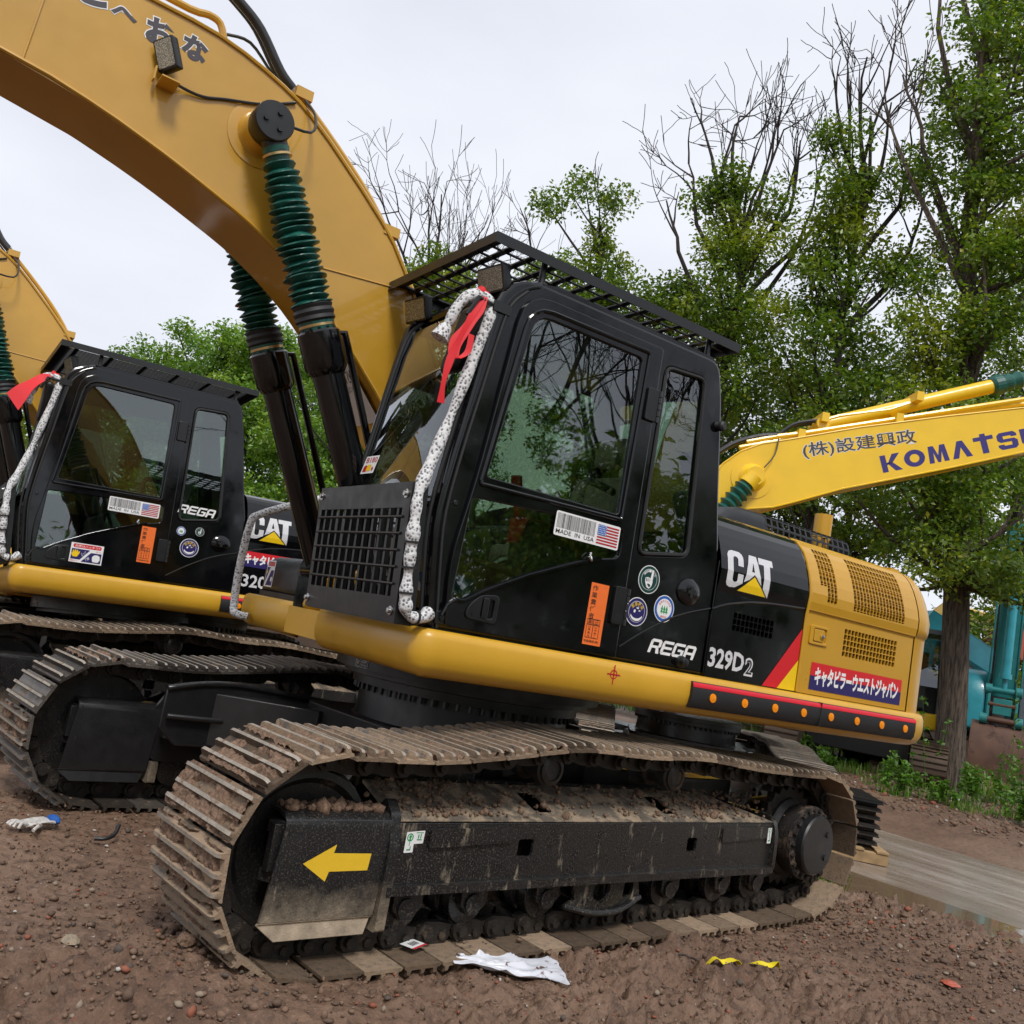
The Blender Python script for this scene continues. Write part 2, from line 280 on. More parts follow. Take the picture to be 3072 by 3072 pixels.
def setting(o, kind='structure'): o['kind'] = kind; return o
def child(o, parent, mat=None):
    COL.objects.link(o); o.parent = parent
    if mat is not None: o.matrix_local = mat
    return o
def vnoise(x, y, seed=0):
    x = np.asarray(x, float); y = np.asarray(y, float); xi = np.floor(x).astype(np.int64); yi = np.floor(y).astype(np.int64); fx = x - xi; fy = y - yi; fx = fx * fx * (3 - 2 * fx); fy = fy * fy * (3 - 2 * fy)
    def h(a, b_):
        n_ = (a * 374761393 + b_ * 668265263 + seed * 1442695041) & 0x7fffffff; n_ = ((n_ ^ (n_ >> 13)) * 1274126177) & 0x7fffffff; return ((n_ ^ (n_ >> 16)) & 0xffff) / 65535.0
    return (h(xi, yi) * (1 - fx) + h(xi + 1, yi) * fx) * (1 - fy) + (h(xi, yi + 1) * (1 - fx) + h(xi + 1, yi + 1) * fx) * fy
def fbm(x, y, oct_=5, seed=0, gain=0.5):
    a = 1.0; s_ = 0; tot = 0
    for i in range(oct_): s_ = s_ + a * vnoise(x * 2 ** i, y * 2 ** i, seed + i * 17); tot += a; a *= gain
    return s_ / tot
# ------------------------------------------------------------------ undercarriage
def track_path(top):
    P = [Vector((1.55, 0.045)), Vector((-1.60, 0.045))]
    c, r = Vector((-1.86, 0.49)), 0.43
    P += [c + Vector((math.cos(a), math.sin(a))) * r for a in np.linspace(R(252), R(95), 12)]
    P += [Vector(p) for p in top]
    c, r = Vector((1.86, 0.462)), 0.42
    P += [c + Vector((math.cos(a), math.sin(a))) * r for a in np.linspace(R(84), R(-78), 13)]
    P.append(P[0]); P = np.array([tuple(p) for p in P]); sl = np.hypot(*np.diff(P, axis=0).T); L_ = np.concatenate([[0], np.cumsum(sl)]); n = round(L_[-1] / 0.2032)
    q = (np.arange(n) + 0.3) * L_[-1] / n
    return np.stack([np.interp(q, L_, P[:, 0]), np.interp(q, L_, P[:, 1])], 1)
TOP = [(-1.5, 0.925), (-1.0, 0.94), (-0.6, 0.972), (-0.4, 0.978), (0, 0.962), (0.4, 0.98), (0.6, 0.972), (1.0, 0.918), (1.4, 0.878)]
SHOES = {}
def shoe_mesh(kind, mats, half=0.3):
    key = (kind, mats, half)
    if key in SHOES: return SHOES[key]
    mb = MB(); rg = np.random.default_rng(hash(kind) % 1000 if not isinstance(kind, int) else kind + 50)
    sec = [(-0.096, -0.004), (-0.096, 0.008), (-0.084, 0.012), (-0.080, 0.043), (-0.066, 0.043), (-0.060, 0.013), (-0.012, 0.012), (-0.008, 0.042), (0.007, 0.042), (0.011, 0.012), (0.054, 0.012), (0.058, 0.042), (0.073, 0.042), (0.077, 0.012), (0.090, 0.008), (0.094, -0.004), (0.088, -0.006), (0.08, -0.004)]
    ys = [(-half, 0.62), (-half + 0.012, 0.92), (-half + 0.03, 1.0), (half - 0.03, 1.0), (half - 0.012, 0.92), (half, 0.62)]
    mb.rings([[(t_, y, n_ if n_ <= 0.013 else 0.012 + (n_ - 0.012) * k) for t_, n_ in sec] for y, k in ys], 0)
    m0 = len(mb.m); nsec = len(sec); nb = len(ys) - 1
    for k_ in range(nb):
        for a_ in (3, 7, 11): mb.m[k_ * nsec + a_] = 2
    if kind:   # packed mud between the bars
        nt_, ny = 21, 58; tt = np.linspace(-0.095, 0.095, nt_); yy = np.linspace(-half + 0.01, half - 0.01, ny); T, Y = np.meshgrid(tt, yy, indexing='ij')
        h = fbm(T * 14 + kind * 7.3, Y * 9 + kind * 3.1, 4, kind); g = fbm(T * 60, Y * 60, 3, kind + 9)
        Z = 0.002 + np.clip((h - 0.40 + 0.02 * (kind % 3)) * 0.20, -0.006, 0.030) + (g - 0.5) * 0.020 + (rg.random(g.shape) - 0.5) * 0.006
        mb.add(list(zip(T.ravel(), Y.ravel(), Z.ravel())), [(i * ny + j, i * ny + j + 1, (i + 1) * ny + j + 1, (i + 1) * ny + j) for i in range(nt_ - 1) for j in range(ny - 1)], 1)
    me = mb.build('track_shoe', list(mats)); d = me.data; bpy.data.objects.remove(me); SHOES[key] = d; return d
def add_track(root, y, rz, mats, chainmat, top=TOP, muddy=None, half=0.3, label=None, parent_name='crawler_track', solo=False):
    """chain of links (the part) and its shoes (sub-parts)"""
    P = track_path(top); n = len(P); mb = MB(); mat_list = []
    for i in range(n):
        p = P[i]; d = (P[(i + 1) % n] - P[i - 1]); d = d / np.hypot(*d); t_ = Vector((d[0], 0, d[1])); nn = t_.cross(Vector((0, 1, 0))); o = Vector((p[0], 0, p[1]))
        mat_list.append(Matrix((t_, Vector((0, 1, 0)), nn)).transposed().to_4x4()); mat_list[-1].translation = o + Vector((0, y, 0))
        for s_ in (-1, 1):
            sec = [(-0.115, -0.03), (-0.125, -0.06), (-0.11, -0.092), (-0.07, -0.105), (0.02, -0.098), (0.055, -0.088), (0.10, -0.085), (0.105, -0.05), (0.075, -0.03), (0.06, -0.004), (-0.085, -0.004)]
            f = lambda u, v, w: o + t_ * u + nn * v + Vector((0, y + w, 0))
            a, b_ = (0.065, 0.105) if s_ > 0 else (-0.105, -0.065); mb.prism(sec, a, b_, 0, f)
            mb.cyl(f(-0.078, -0.058, b_ if s_ > 0 else a), f(-0.078, -0.058, (b_ + 0.022) if s_ > 0 else a - 0.022), 0.042, 10)
            mb.cyl(f(-0.078, -0.058, 0), f(-0.078, -0.058, s_ * 0.15), 0.024, 8)
            mb.cyl(f(0.03, -0.04, b_ if s_ > 0 else a), f(0.03, -0.04, (b_ + 0.012) if s_ > 0 else a - 0.012), 0.02, 8)
    tr = mb.build(parent_name, chainmat, root, rz=rz)
    if label: tr['label'] = label
    for i in range(n):
        k = muddy(P[i], i) if muddy else 0
        child(bpy.data.objects.new('track_shoe', shoe_mesh(k, mats, half)), tr, mat_list[i])
    return tr
def undercarriage(root, rz, detail, shoe_mats=('shoe', 'mudclod', 'bar_worn'), near_muddy=None, frame='frame_mud'):
    for s_ in (1, -1):
        yc = 1.295 * s_; Y = lambda w: yc + s_ * w          # w>0 : outwards
        near = s_ > 0
        add_track(root, yc, rz, shoe_mats if near else ('shoe_far', 'mudclod', 'bar_worn'), 'chain', muddy=near_muddy if near else (lambda p, i: (1 + i % 4) if p[0] > 1.7 and i % 3 == 0 else 0), label=None)
        fr_mat = frame if near else 'black_dusty'
        # --- track frame: outer web with holes, flange, slope with oblong holes, inner web
        mb = MB(); web = lambda w0: (lambda u, v, w: (u, Y(w0 + w), v))
        mb.plate([rnd([(1.54, 0.345), (1.54, 0.615), (-1.40, 0.615), (-1.40, 0.345)], 0.01), rnd(rect(0.665, 0.455, 0.765, 0.535), 0.015), rnd(rect(-0.635, 0.455, -0.545, 0.53), 0.015)], web(0.197), 0.016, 0)
        mb.box(-1.42, 1.50, min(Y(0.16), Y(0.235)), max(Y(0.16), Y(0.235)), 0.315, 0.352)
        sl = lambda u, v, w: (u, Y(0.205 - v), 0.612 + v * 0.345 + w)
        hole = lambda x: rnd(rect(x - 0.07, 0.07, x + 0.055, 0.255), 0.035)
        mb.plate([[(1.5, 0.0), (1.5, 0.30), (-1.0, 0.30), (-1.4, 0.0)], hole(0.56), hole(-0.44)], sl, 0.014, 1)
        for i in range(6):
            a0, a1 = i * PI / 12, (i + 1) * PI / 12
        mb.tube([(1.54, Y(0.19), 0.607), (-1.40, Y(0.19), 0.607)], 0.016, 8)
        mb.plate([rnd([(1.5, 0.30), (1.66, 0.45), (1.5, 0.73), (0.95, 0.80), (0.80, 0.72), (-1.0, 0.72), (-1.4, 0.62), (-1.4, 0.30)], 0.02)], web(-0.19), 0.03, 0)
        mb.plate([rnd([(-0.23, 0.32), (0.235, 0.32), (0.235, 0.56), (0.19, 0.655), (-0.2, 0.655), (-0.23, 0.6)], [0.02, 0.04, 0.06, 0.05, 0.02, 0.02])], lambda u, v, w: (-1.415 + w, Y(u), v), 0.035, 0)
        fr = mb.build('track_frame', [fr_mat, 'frame_top_mud' if near else 'black_dusty'], root, rz=rz, bevel=0.004)
        if detail:   # lugs and small brackets on the outer web
            b2 = MB()
            for x0, x1 in ((0.82, 1.31), (-1.33, -0.86)): b2 = MB(); b2.plate([rnd([(x0, 0.525), (x1, 0.505), (x1, 0.588), (x0, 0.59)], 0.012)], web(0.213), 0.014); b2.build('tie_bracket', 'frame_mud', fr, bevel=0.003)
            b3 = MB(); b3.plate([rnd([(-0.235, 0.17), (0.23, 0.17), (0.23, 0.5), (0.2, 0.645), (0.14, 0.70), (0.10, 0.66), (0.16, 0.6), (0.19, 0.3), (-0.235, 0.3)], 0.015)], lambda u, v, w: (1.50 + w, Y(u), v), 0.05)
            b3.build('end_collar', 'guard_mud', fr, bevel=0.004)
        # --- idler with its guard
        mb = MB(); c = Vector((1.86, 0, 0.465))
        mb.lathe((1.86, Y(-0.085), 0.465), (0, s_, 0), [(0.05, -0.02), (0.28, 0.0), (0.325, 0.0), (0.325, 0.045), (0.345, 0.055), (0.345, 0.115), (0.325, 0.125), (0.325, 0.17), (0.295, 0.175), (0.27, 0.155), (0.12, 0.145), (0.115, 0.19), (0.05, 0.19)], 40)
        mb.build('idler_wheel', 'wheel_mud', fr, smooth=30)
        mb = MB()
        for w0 in (-0.155, 0.155): mb.bar((1.92, Y(w0), 0.465), (1.45, Y(w0), 0.465), 0.05, 0.13)
        mb.build('idler_yoke', 'black_dusty', fr, bevel=0.006)
        mb = MB(); ow = 0.205 if near else 0.205
        for w_sign in ((1,) if near else (1, -1)):
            YY = (lambda w: Y(w)) if w_sign > 0 else (lambda w: Y(-w))
            prof = [(0.06, 0.648), (0.15, 0.648), (0.185, 0.640), (0.206, 0.620), (0.212, 0.59), (0.212, 0.235), (0.205, 0.225), (0.225, 0.168)]
            xs = [(2.02, 2.02, 1.52), (2.02, 2.02, 1.52), (2.02, 2.02, 1.52), (2.02, 2.02, 1.515), (2.02, 2.02, 1.51), (2.055, 2.055, 1.535), (2.06, 2.06, 1.545), (1.985, 1.985, 1.575)]
            n = len(prof); th = 0.014; rs = []
            for i, ((w, z), (xa, _, xb)) in enumerate(zip(prof, xs)): rs.append([(xa, YY(w), z), (xb, YY(w), z), (xb, YY(w - th), z - th * (1 if i < 3 else 0)), (xa, YY(w - th), z - th * (1 if i < 3 else 0))])
            mb.rings(rs[:6], 0); mb.rings(rs[5:], 1)
            if detail:
                for z in (0.585, 0.40): mb.bar((2.035, YY(0.12), z), (1.98, YY(0.2), z), 0.05, 0.05)
                mb.bar((2.03, YY(0.17), 0.60), (2.03, YY(0.17), 0.42), 0.04, 0.05)
        gd = mb.build('idler_guard', ['guard_mud', 'dry_mud'] if near else ['black_dusty', 'black_dusty'], fr, bevel=0.003)
        if near and detail:
            D = Decal(lambda u, v, w: (u, Y(0.2125 + w), v), ['arrow_yellow']); D.poly([(1.915, 0.455), (1.775, 0.527), (1.782, 0.493), (1.60, 0.488), (1.606, 0.421), (1.789, 0.421), (1.80, 0.383)], 'arrow_yellow'); D.build('arrow_sticker', gd)
            D = Decal(lambda u, v, w: (1.432 - u, Y(0.2055 + w), v), ['white', 'sign_green'])
            D.poly(rnd([(0, 0.485), (0.048, 0.487), (0.046, 0.522), (0.095, 0.524), (0.097, 0.578), (0.0, 0.572)], 0.004), 'white')
            D.poly(disc(0.022, 0.55, 0.017), 'sign_green', [disc(0.022, 0.55, 0.012)]).polys([[(0.022, 0.562), (0.012, 0.55), (0.018, 0.55), (0.018, 0.538), (0.026, 0.538), (0.026, 0.55), (0.032, 0.55)], rect(0.0205, 0.515, 0.0235, 0.534), rect(0.012, 0.496, 0.032, 0.501), rect(0.028, 0.499, 0.032, 0.513), rect(0.058, 0.538, 0.085, 0.542), rect(0.062, 0.545, 0.068, 0.562), rect(0.075, 0.545, 0.08, 0.565), rect(0.05, 0.568, 0.09, 0.571)], 'sign_green')
            D.build('lifting_sticker', fr)
            D = Decal(lambda u, v, w: (-1.34 - u, Y(0.2135 + w), v), ['white', 'sign_green']); D.poly(rect(0, 0.492, 0.04, 0.585), 'white').poly(disc(0.02, 0.57, 0.013, ry=0.012), 'sign_green', [disc(0.02, 0.57, 0.008)]).polys([rect(0.018, 0.53, 0.023, 0.558), rect(0.01, 0.505, 0.03, 0.512), rect(0.026, 0.512, 0.03, 0.53)], 'sign_green'); D.build('lifting_sticker', fr)
        if not near and detail:
            D = Decal(lambda u, v, w: (u, Y(-0.206 - w), v), ['arrow_yellow']); D.poly([(0.02, 0.60), (0.10, 0.645), (0.10, 0.618), (0.20, 0.618), (0.225, 0.64), (0.21, 0.60), (0.225, 0.56), (0.20, 0.585), (0.10, 0.585), (0.10, 0.555)], 'arrow_yellow'); D.build('arrow_sticker', fr)
        # --- sprocket and final drive
        mb = MB(); teeth = []
        for i in range(46):
            a = 2 * PI * i / 46; r = 0.335 if i % 2 else 0.295; teeth.append((-1.86 + r * math.cos(a), 0.49 + r * math.sin(a)))
        mb.prism(teeth, Y(-0.03), Y(0.03)); mb.build('sprocket', 'chain', fr, bevel=0.004)
        mb = MB(); mb.lathe((-1.86, Y(-0.22), 0.485), (0, s_, 0), [(0.2, 0), (0.23, 0.1), (0.25, 0.2), (0.25, 0.27), (0.215, 0.30), (0.228, 0.33), (0.228, 0.40), (0.236, 0.405), (0.236, 0.425), (0.20, 0.43), (0.20, 0.435)], 40)
        for i in range(20):
            a = 2 * PI * i / 20; p = Vector((-1.86 + 0.215 * math.cos(a), Y(0.205), 0.485 + 0.215 * math.sin(a))); mb.cyl(p, p + Vector((0, s_ * 0.022, 0)), 0.015, 6)
        fd = mb.build('final_drive', 'final_drive', fr, smooth=35)
        mb = MB(); mb.lathe((-1.86, Y(0.21), 0.485), (0, s_, 0), [(0.192, 0), (0.19, 0.05), (0.18, 0.062), (0.0, 0.064)], 40)
        for a in (R(35), R(-40)): p = Vector((-1.86 - 0.12 * math.cos(a), Y(0.27), 0.485 + 0.12 * math.sin(a))); mb.cyl(p, p + Vector((0, s_ * 0.012, 0)), 0.02, 10)
        mb.build('drive_cover', 'black_dusty', fd, smooth=35)
        # --- rollers
        for x in (0.53, -0.47):
            mb = MB(); mb.lathe((x, Y(-0.12), 0.845), (0, s_, 0), [(0.05, 0), (0.085, 0.01), (0.085, 0.06), (0.062, 0.075), (0.062, 0.16), (0.085, 0.17), (0.085, 0.215), (0.075, 0.225), (0.075, 0.24), (0.05, 0.25), (0.048, 0.238), (0.0, 0.236)], 24); mb.bar((x, Y(-0.19), 0.80), (x, Y(-0.1), 0.84), 0.12, 0.12); mb.build('carrier_roller', 'final_drive', fr, smooth=35)
        for x in (1.33, 0.95, 0.47, -0.02, -0.5, -1.0, -1.36):
            mb = MB(); mb.lathe((x, Y(-0.15), 0.235), (0, s_, 0), [(0.06, 0), (0.105, 0.01), (0.105, 0.05), (0.08, 0.055), (0.08, 0.105), (0.105, 0.11), (0.105, 0.16), (0.08, 0.17), (0.08, 0.215), (0.105, 0.22), (0.105, 0.27), (0.06, 0.275)], 20)
            mb.prism(rnd([(x - 0.085, 0.325), (x - 0.085, 0.235), (x - 0.05, 0.205), (x - 0.04, 0.185), (x + 0.03, 0.185), (x + 0.05, 0.22), (x + 0.07, 0.225), (x + 0.075, 0.325)], 0.012), Y(0.10), Y(0.165)); mb.cyl((x, Y(0.165), 0.235), (x, Y(0.178), 0.235), 0.048, 14); mb.build('track_roller', 'frame_mud', fr, bevel=0.003)
        if detail and near:
            mb = MB(); g = lambda u, v, w: (u, Y(0.185 + w), v)
            mb.plate([rnd([(0.33, 0.318), (0.30, 0.23), (0.37, 0.205), (0.12, 0.158), (-0.14, 0.19), (-0.20, 0.235), (-0.175, 0.318)], 0.012), rnd([(0.17, 0.30), (0.17, 0.235), (0.10, 0.20), (0.05, 0.235), (0.04, 0.30)], 0.02), rnd([(-0.07, 0.305), (-0.06, 0.22), (-0.145, 0.235), (-0.14, 0.305)], 0.02)], g, 0.02)
            mb.tube([(0.38, Y(0.2), 0.205), (0.24, Y(0.21), 0.175), (0.1, Y(0.21), 0.16), (-0.05, Y(0.21), 0.17), (-0.20, Y(0.2), 0.225)], 0.016, 6, sub=3)
            mb.build('track_guide', 'frame_mud', fr, bevel=0.003)
    # --- carbody and slewing ring
    mb = MB(); mb.prism(rnd([(0.75, 0.78), (-0.75, 0.78), (-0.75, -0.78), (0.75, -0.78)], 0.2), 0.50, 0.82, 0, lambda u, v, w: (u, v, w))
    for sx in (1, -1):
        for sy in (1, -1): mb.prism([(sx * 0.2, sy * 0.6), (sx * 0.78, sy * 0.45), (sx * 1.52, sy * 0.99), (sx * 1.5, sy * 1.09), (sx * 0.75, sy * 1.09)], 0.46, 0.785, 0, lambda u, v, w: (u, v, w))
    for sy in (1, -1):
        o1 = [(1.62, 0.79), (1.40, 0.835), (1.15, 0.85), (0.9, 0.83), (0.4, 0.79), (0.4, 0.45), (1.5, 0.45), (1.62, 0.55)]; mb.prism(o1, sy * 0.83, sy * 0.86); mb.tube([(x, sy * 0.83, z) for x, z in o1[:5]], 0.02, 8, sub=3); mb.tube([(1.6, sy * 0.80, 0.63), (1.2, sy * 0.80, 0.62), (0.8, sy * 0.80, 0.58)], 0.018, 8)
    mb.build('carbody', 'black_dusty', root, rz=rz, bevel=0.012)
    mb = MB(); mb.lathe((0, 0, 0.80), (0, 0, 1), [(0.74, 0), (0.69, 0.03), (0.675, 0.22), (0.735, 0.225), (0.735, 0.275), (0.76, 0.28), (0.76, 0.33), (0.6, 0.335)], 72)
    for i in range(60):
        a = 2 * PI * i / 60; p = Vector((0.71 * math.cos(a), 0.71 * math.sin(a), 0.985)); mb.cyl(p, p + Vector((0, 0, 0.05)), 0.014, 6)
    mb.build('slewing_ring', 'black_satin', root, rz=rz, smooth=40)
# ------------------------------------------------------------------ upper structure
PROF = [(1.45, 1.43), (1.45, 1.70), (1.45, 1.93), (1.462, 2.0), (1.463, 2.06), (1.447, 2.13), (1.42, 2.205), (1.395, 2.26), (1.362, 2.315), (1.33, 2.35), (1.295, 2.377), (1.22, 2.405), (1.10, 2.425), (0.9, 2.445), (0.6, 2.455), (0.0, 2.46)]
PZ = [p[1] for p in PROF]; PY = [p[0] for p in PROF]
prof_y = lambda z: float(np.interp(z, PZ, PY))
def skin(mb, x0, x1, z0, z1, grilles, mi=0, off=0.0, sgn=1, hmi=None):
    """body skin between two X and two Z along the hood profile, grilles = (xa, xb, za, zb, nx, nz, mask)"""
    us = {x0, x1}; vs = {z0, z1} | {z for z in PZ if z0 < z < z1}
    for xa, xb, za, zb, nx, nz_, *_ in grilles: us |= set(np.round(np.linspace(xa, xb, nx + 1), 5)); vs |= set(np.round(np.linspace(za, zb, nz_ + 1), 5))
    us = sorted(us); vs = sorted(vs); P = lambda x, z, d=0.0: (x, sgn * (prof_y(z) + off - d), z - (d * 0.6 if z > 2.2 else 0))
    # merge near-equal lines
    vs = [v for i, v in enumerate(vs) if i == 0 or v - vs[i - 1] > 1e-4]
    for i in range(len(us) - 1):
        for j in range(len(vs) - 1):
            xa, xb, za, zb = us[i], us[i + 1], vs[j], vs[j + 1]; xm, zm = (xa + xb) / 2, (za + zb) / 2; hole = False
            for ga in grilles:
                if min(ga[0], ga[1]) < xm < max(ga[0], ga[1]) and ga[2] < zm < ga[3]:
                    c_ = int((xm - ga[0]) / (ga[1] - ga[0]) * ga[4]); r_ = int((zm - ga[2]) / (ga[3] - ga[2]) * ga[5]); hole = ga[6](c_, r_) if len(ga) > 6 else True
            if not hole: mb.add([P(xa, za), P(xb, za), P(xb, zb), P(xa, zb)], [(0, 1, 2, 3)], mi); continue
            f = 0.085; dx, dz = (xb - xa), (zb - za); a0, a1, b0, b1 = xa + dx * f, xb - dx * f, za + dz * f * 0.8, zb - dz * f * 0.8; cx, cz = dx * 0.11, dz * 0.10
            o8 = [(a0 + cx, b0), (a1 - cx, b0), (a1, b0 + cz), (a1, b1 - cz), (a1 - cx, b1), (a0 + cx, b1), (a0, b1 - cz), (a0, b0 + cz)]
            vv = [P(xa, za), P(xb, za), P(xb, zb), P(xa, zb)] + [P(x, z) for x, z in o8] + [P(x, z, 0.012) for x, z in o8]
            ff = [(0, 1, 5, 4), (1, 6, 5), (1, 2, 7, 6), (2, 8, 7), (2, 3, 9, 8), (3, 10, 9), (3, 0, 11, 10), (0, 4, 11)] + [(4 + k, 4 + (k + 1) % 8, 12 + (k + 1) % 8, 12 + k) for k in range(8)]
            mb.add(vv, ff, mi)
def sweep(mb, path, prof, mi=0, caps=True):
    return mb.rings([[(p[0] + n[0] * e, p[1] + n[1] * e, z) for e, z in prof] for p, n in path], mi, True, caps)
def arc(cx, cy, r, a0, a1, n): return [((cx + r * math.cos(a), cy + r * math.sin(a)), (math.cos(a), math.sin(a))) for a in np.linspace(R(a0), R(a1), n)]
SILL = [(-0.08, 1.432), (0.018, 1.432), (0.042, 1.420), (0.053, 1.39), (0.055, 1.32), (0.045, 1.268), (0.02, 1.232), (-0.02, 1.212), (-0.08, 1.205)]
CAT_C = [(.34, .62), (.34, .86), (.315, .93), (.26, .98), (.09, .98), (.03, .94), (0, .86), (0, .15), (.03, .07), (.09, .04), (.20, .06), (.34, .20), (.34, .42), (.225, .42), (.225, .25), (.21, .21), (.17, .19), (.135, .21), (.12, .25), (.12, .79), (.135, .83), (.17, .85), (.21, .83), (.225, .79), (.225, .62)]
CAT_A1 = [(.365, .245), (.475, .98), (.635, .98), (.755, .185), (.72, .20), (.585, .47), (.50, .36)]
CAT_AH = [(.553, .80), (.522, .555), (.585, .555)]
CAT_T = [(.68, .98), (1.0, .98), (1.0, .81), (.93, .81), (.93, -.02), (.885, -.02), (.79, .13), (.79, .81), (.68, .81)]
def cat_logo(fn, x0, x1, z0, z1, name, parent, rz):
    D = Decal(fn, ['pale_grey', 'ink', 'sticker_yellow'], PZ); q = lambda pts: [(x0 + u * (x1 - x0), z0 + v * (z1 - z0)) for u, v in pts]
    D.poly(q(CAT_C), 'pale_grey'); D.k = 1; D.mb.plate([q(CAT_A1), q(CAT_AH)], lambda u, v, w: D.fn(u, v, 0.001), 0, 0); D.poly(q(CAT_T), 'pale_grey'); D.k = 2
    D.poly(q([(.58, .50), (.235, -.02), (.93, -.02)]), 'ink').poly(q([(.58, .44), (.27, 0), (.885, 0)]), 'sticker_yellow'); return D.build(name, parent, rz)
def lamp(root, p, d, upv, w, h, rz, name='work_light'):
    d = Vector(d).normalized(); a = d.cross(Vector(upv)).normalized(); b_ = a.cross(d); p = Vector(p); mb = MB(); f = lambda u, v, n: p + a * u + b_ * v + d * n
    mb.plate([rnd(rect(-w / 2, -h / 2, w / 2, h / 2), 0.012)], lambda u, v, n: f(u, v, n - 0.025), 0.05, 0, 0.006)
    for i in range(6): mb.bar(f(-w / 2 + 0.01, -h / 2 + h * (i + .5) / 6, -0.052), f(w / 2 - 0.01, -h / 2 + h * (i + .5) / 6, -0.052), 0.008, 0.018, 0, d)
    mb.tube([f(w / 2, 0, -0.05), f(w / 2 - .01, -h * .7, -0.05), f(0, -h * .85, -0.05)], 0.008, 6)
    o = mb.build(name, 'black_satin', root, rz=rz); m2 = MB(); m2.plate([rnd(rect(-w / 2 + .012, -h / 2 + .012, w / 2 - .012, h / 2 - .012), 0.008)], lambda u, v, n: f(u, v, n + 0.002), 0.004); m2.build('lens', 'lamp_lens', o); return o
def strip(path, w, th=0.003, mat='red_cloth', tw=None):
    """a ribbon along a path; tw gives the width direction per point"""
    P = [Vector(p) for p in path]; mb = MB(); rs = []
    for i, p in enumerate(P):
        a = Vector(tw[i] if tw else (0, 1, 0)).normalized(); d = (P[min(i + 1, len(P) - 1)] - P[max(i - 1, 0)]).normalized(); n = d.cross(a).normalized(); ww = w[i] if isinstance(w, (list, tuple)) else w
        rs.append([p - a * ww / 2 - n * th / 2, p + a * ww / 2 - n * th / 2, p + a * ww / 2 + n * th / 2, p - a * ww / 2 + n * th / 2])
    mb.rings(rs); return mb
SP = lambda y0: (lambda u, v, w: (u, y0 + w, v))
WIN_UP = rnd([(1.03, 2.19), (0.915, 3.05), (0.20, 3.05), (0.19, 2.19)], [0.02, 0.10, 0.03, 0.02])
WIN_LO = rnd([(1.085, 2.075), (1.10, 1.585), (1.04, 1.58), (0.93, 1.65), (0.69, 1.77), (0.45, 1.87), (0.26, 1.94), (0.14, 1.965), (0.14, 2.12)], [0.02, 0.03, 0.03, 0, 0, 0, 0, 0.03, 0.02])
WIN_RE = rnd([(0.0, 3.07), (-0.30, 3.09), (-0.37, 2.08), (-0.01, 2.02)], 0.05)
DOOR = rnd([(1.11, 1.455), (1.15, 1.75), (1.085, 2.17), (1.0, 3.15), (0.06, 3.15), (0.05, 1.445)], [0.02, 0.2, 0.2, 0.17, 0.02, 0.01])
CAB = rnd([(1.19, 1.44), (1.265, 1.98), (1.19, 2.54), (1.115, 3.22), (-0.40, 3.225), (-0.46, 3.02), (-0.565, 2.39), (-0.625, 2.12), (-0.625, 1.44)], [0.02, 0.4, 0.4, 0.22, 0.08, 0.15, 0.2, 0.1, 0.01])
FRONT = [(1.19, 1.44), (1.235, 1.75), (1.255, 1.98), (1.225, 2.3), (1.185, 2.6), (1.145, 2.9), (1.11, 3.05), (1.03, 3.15), (0.93, 3.205)]
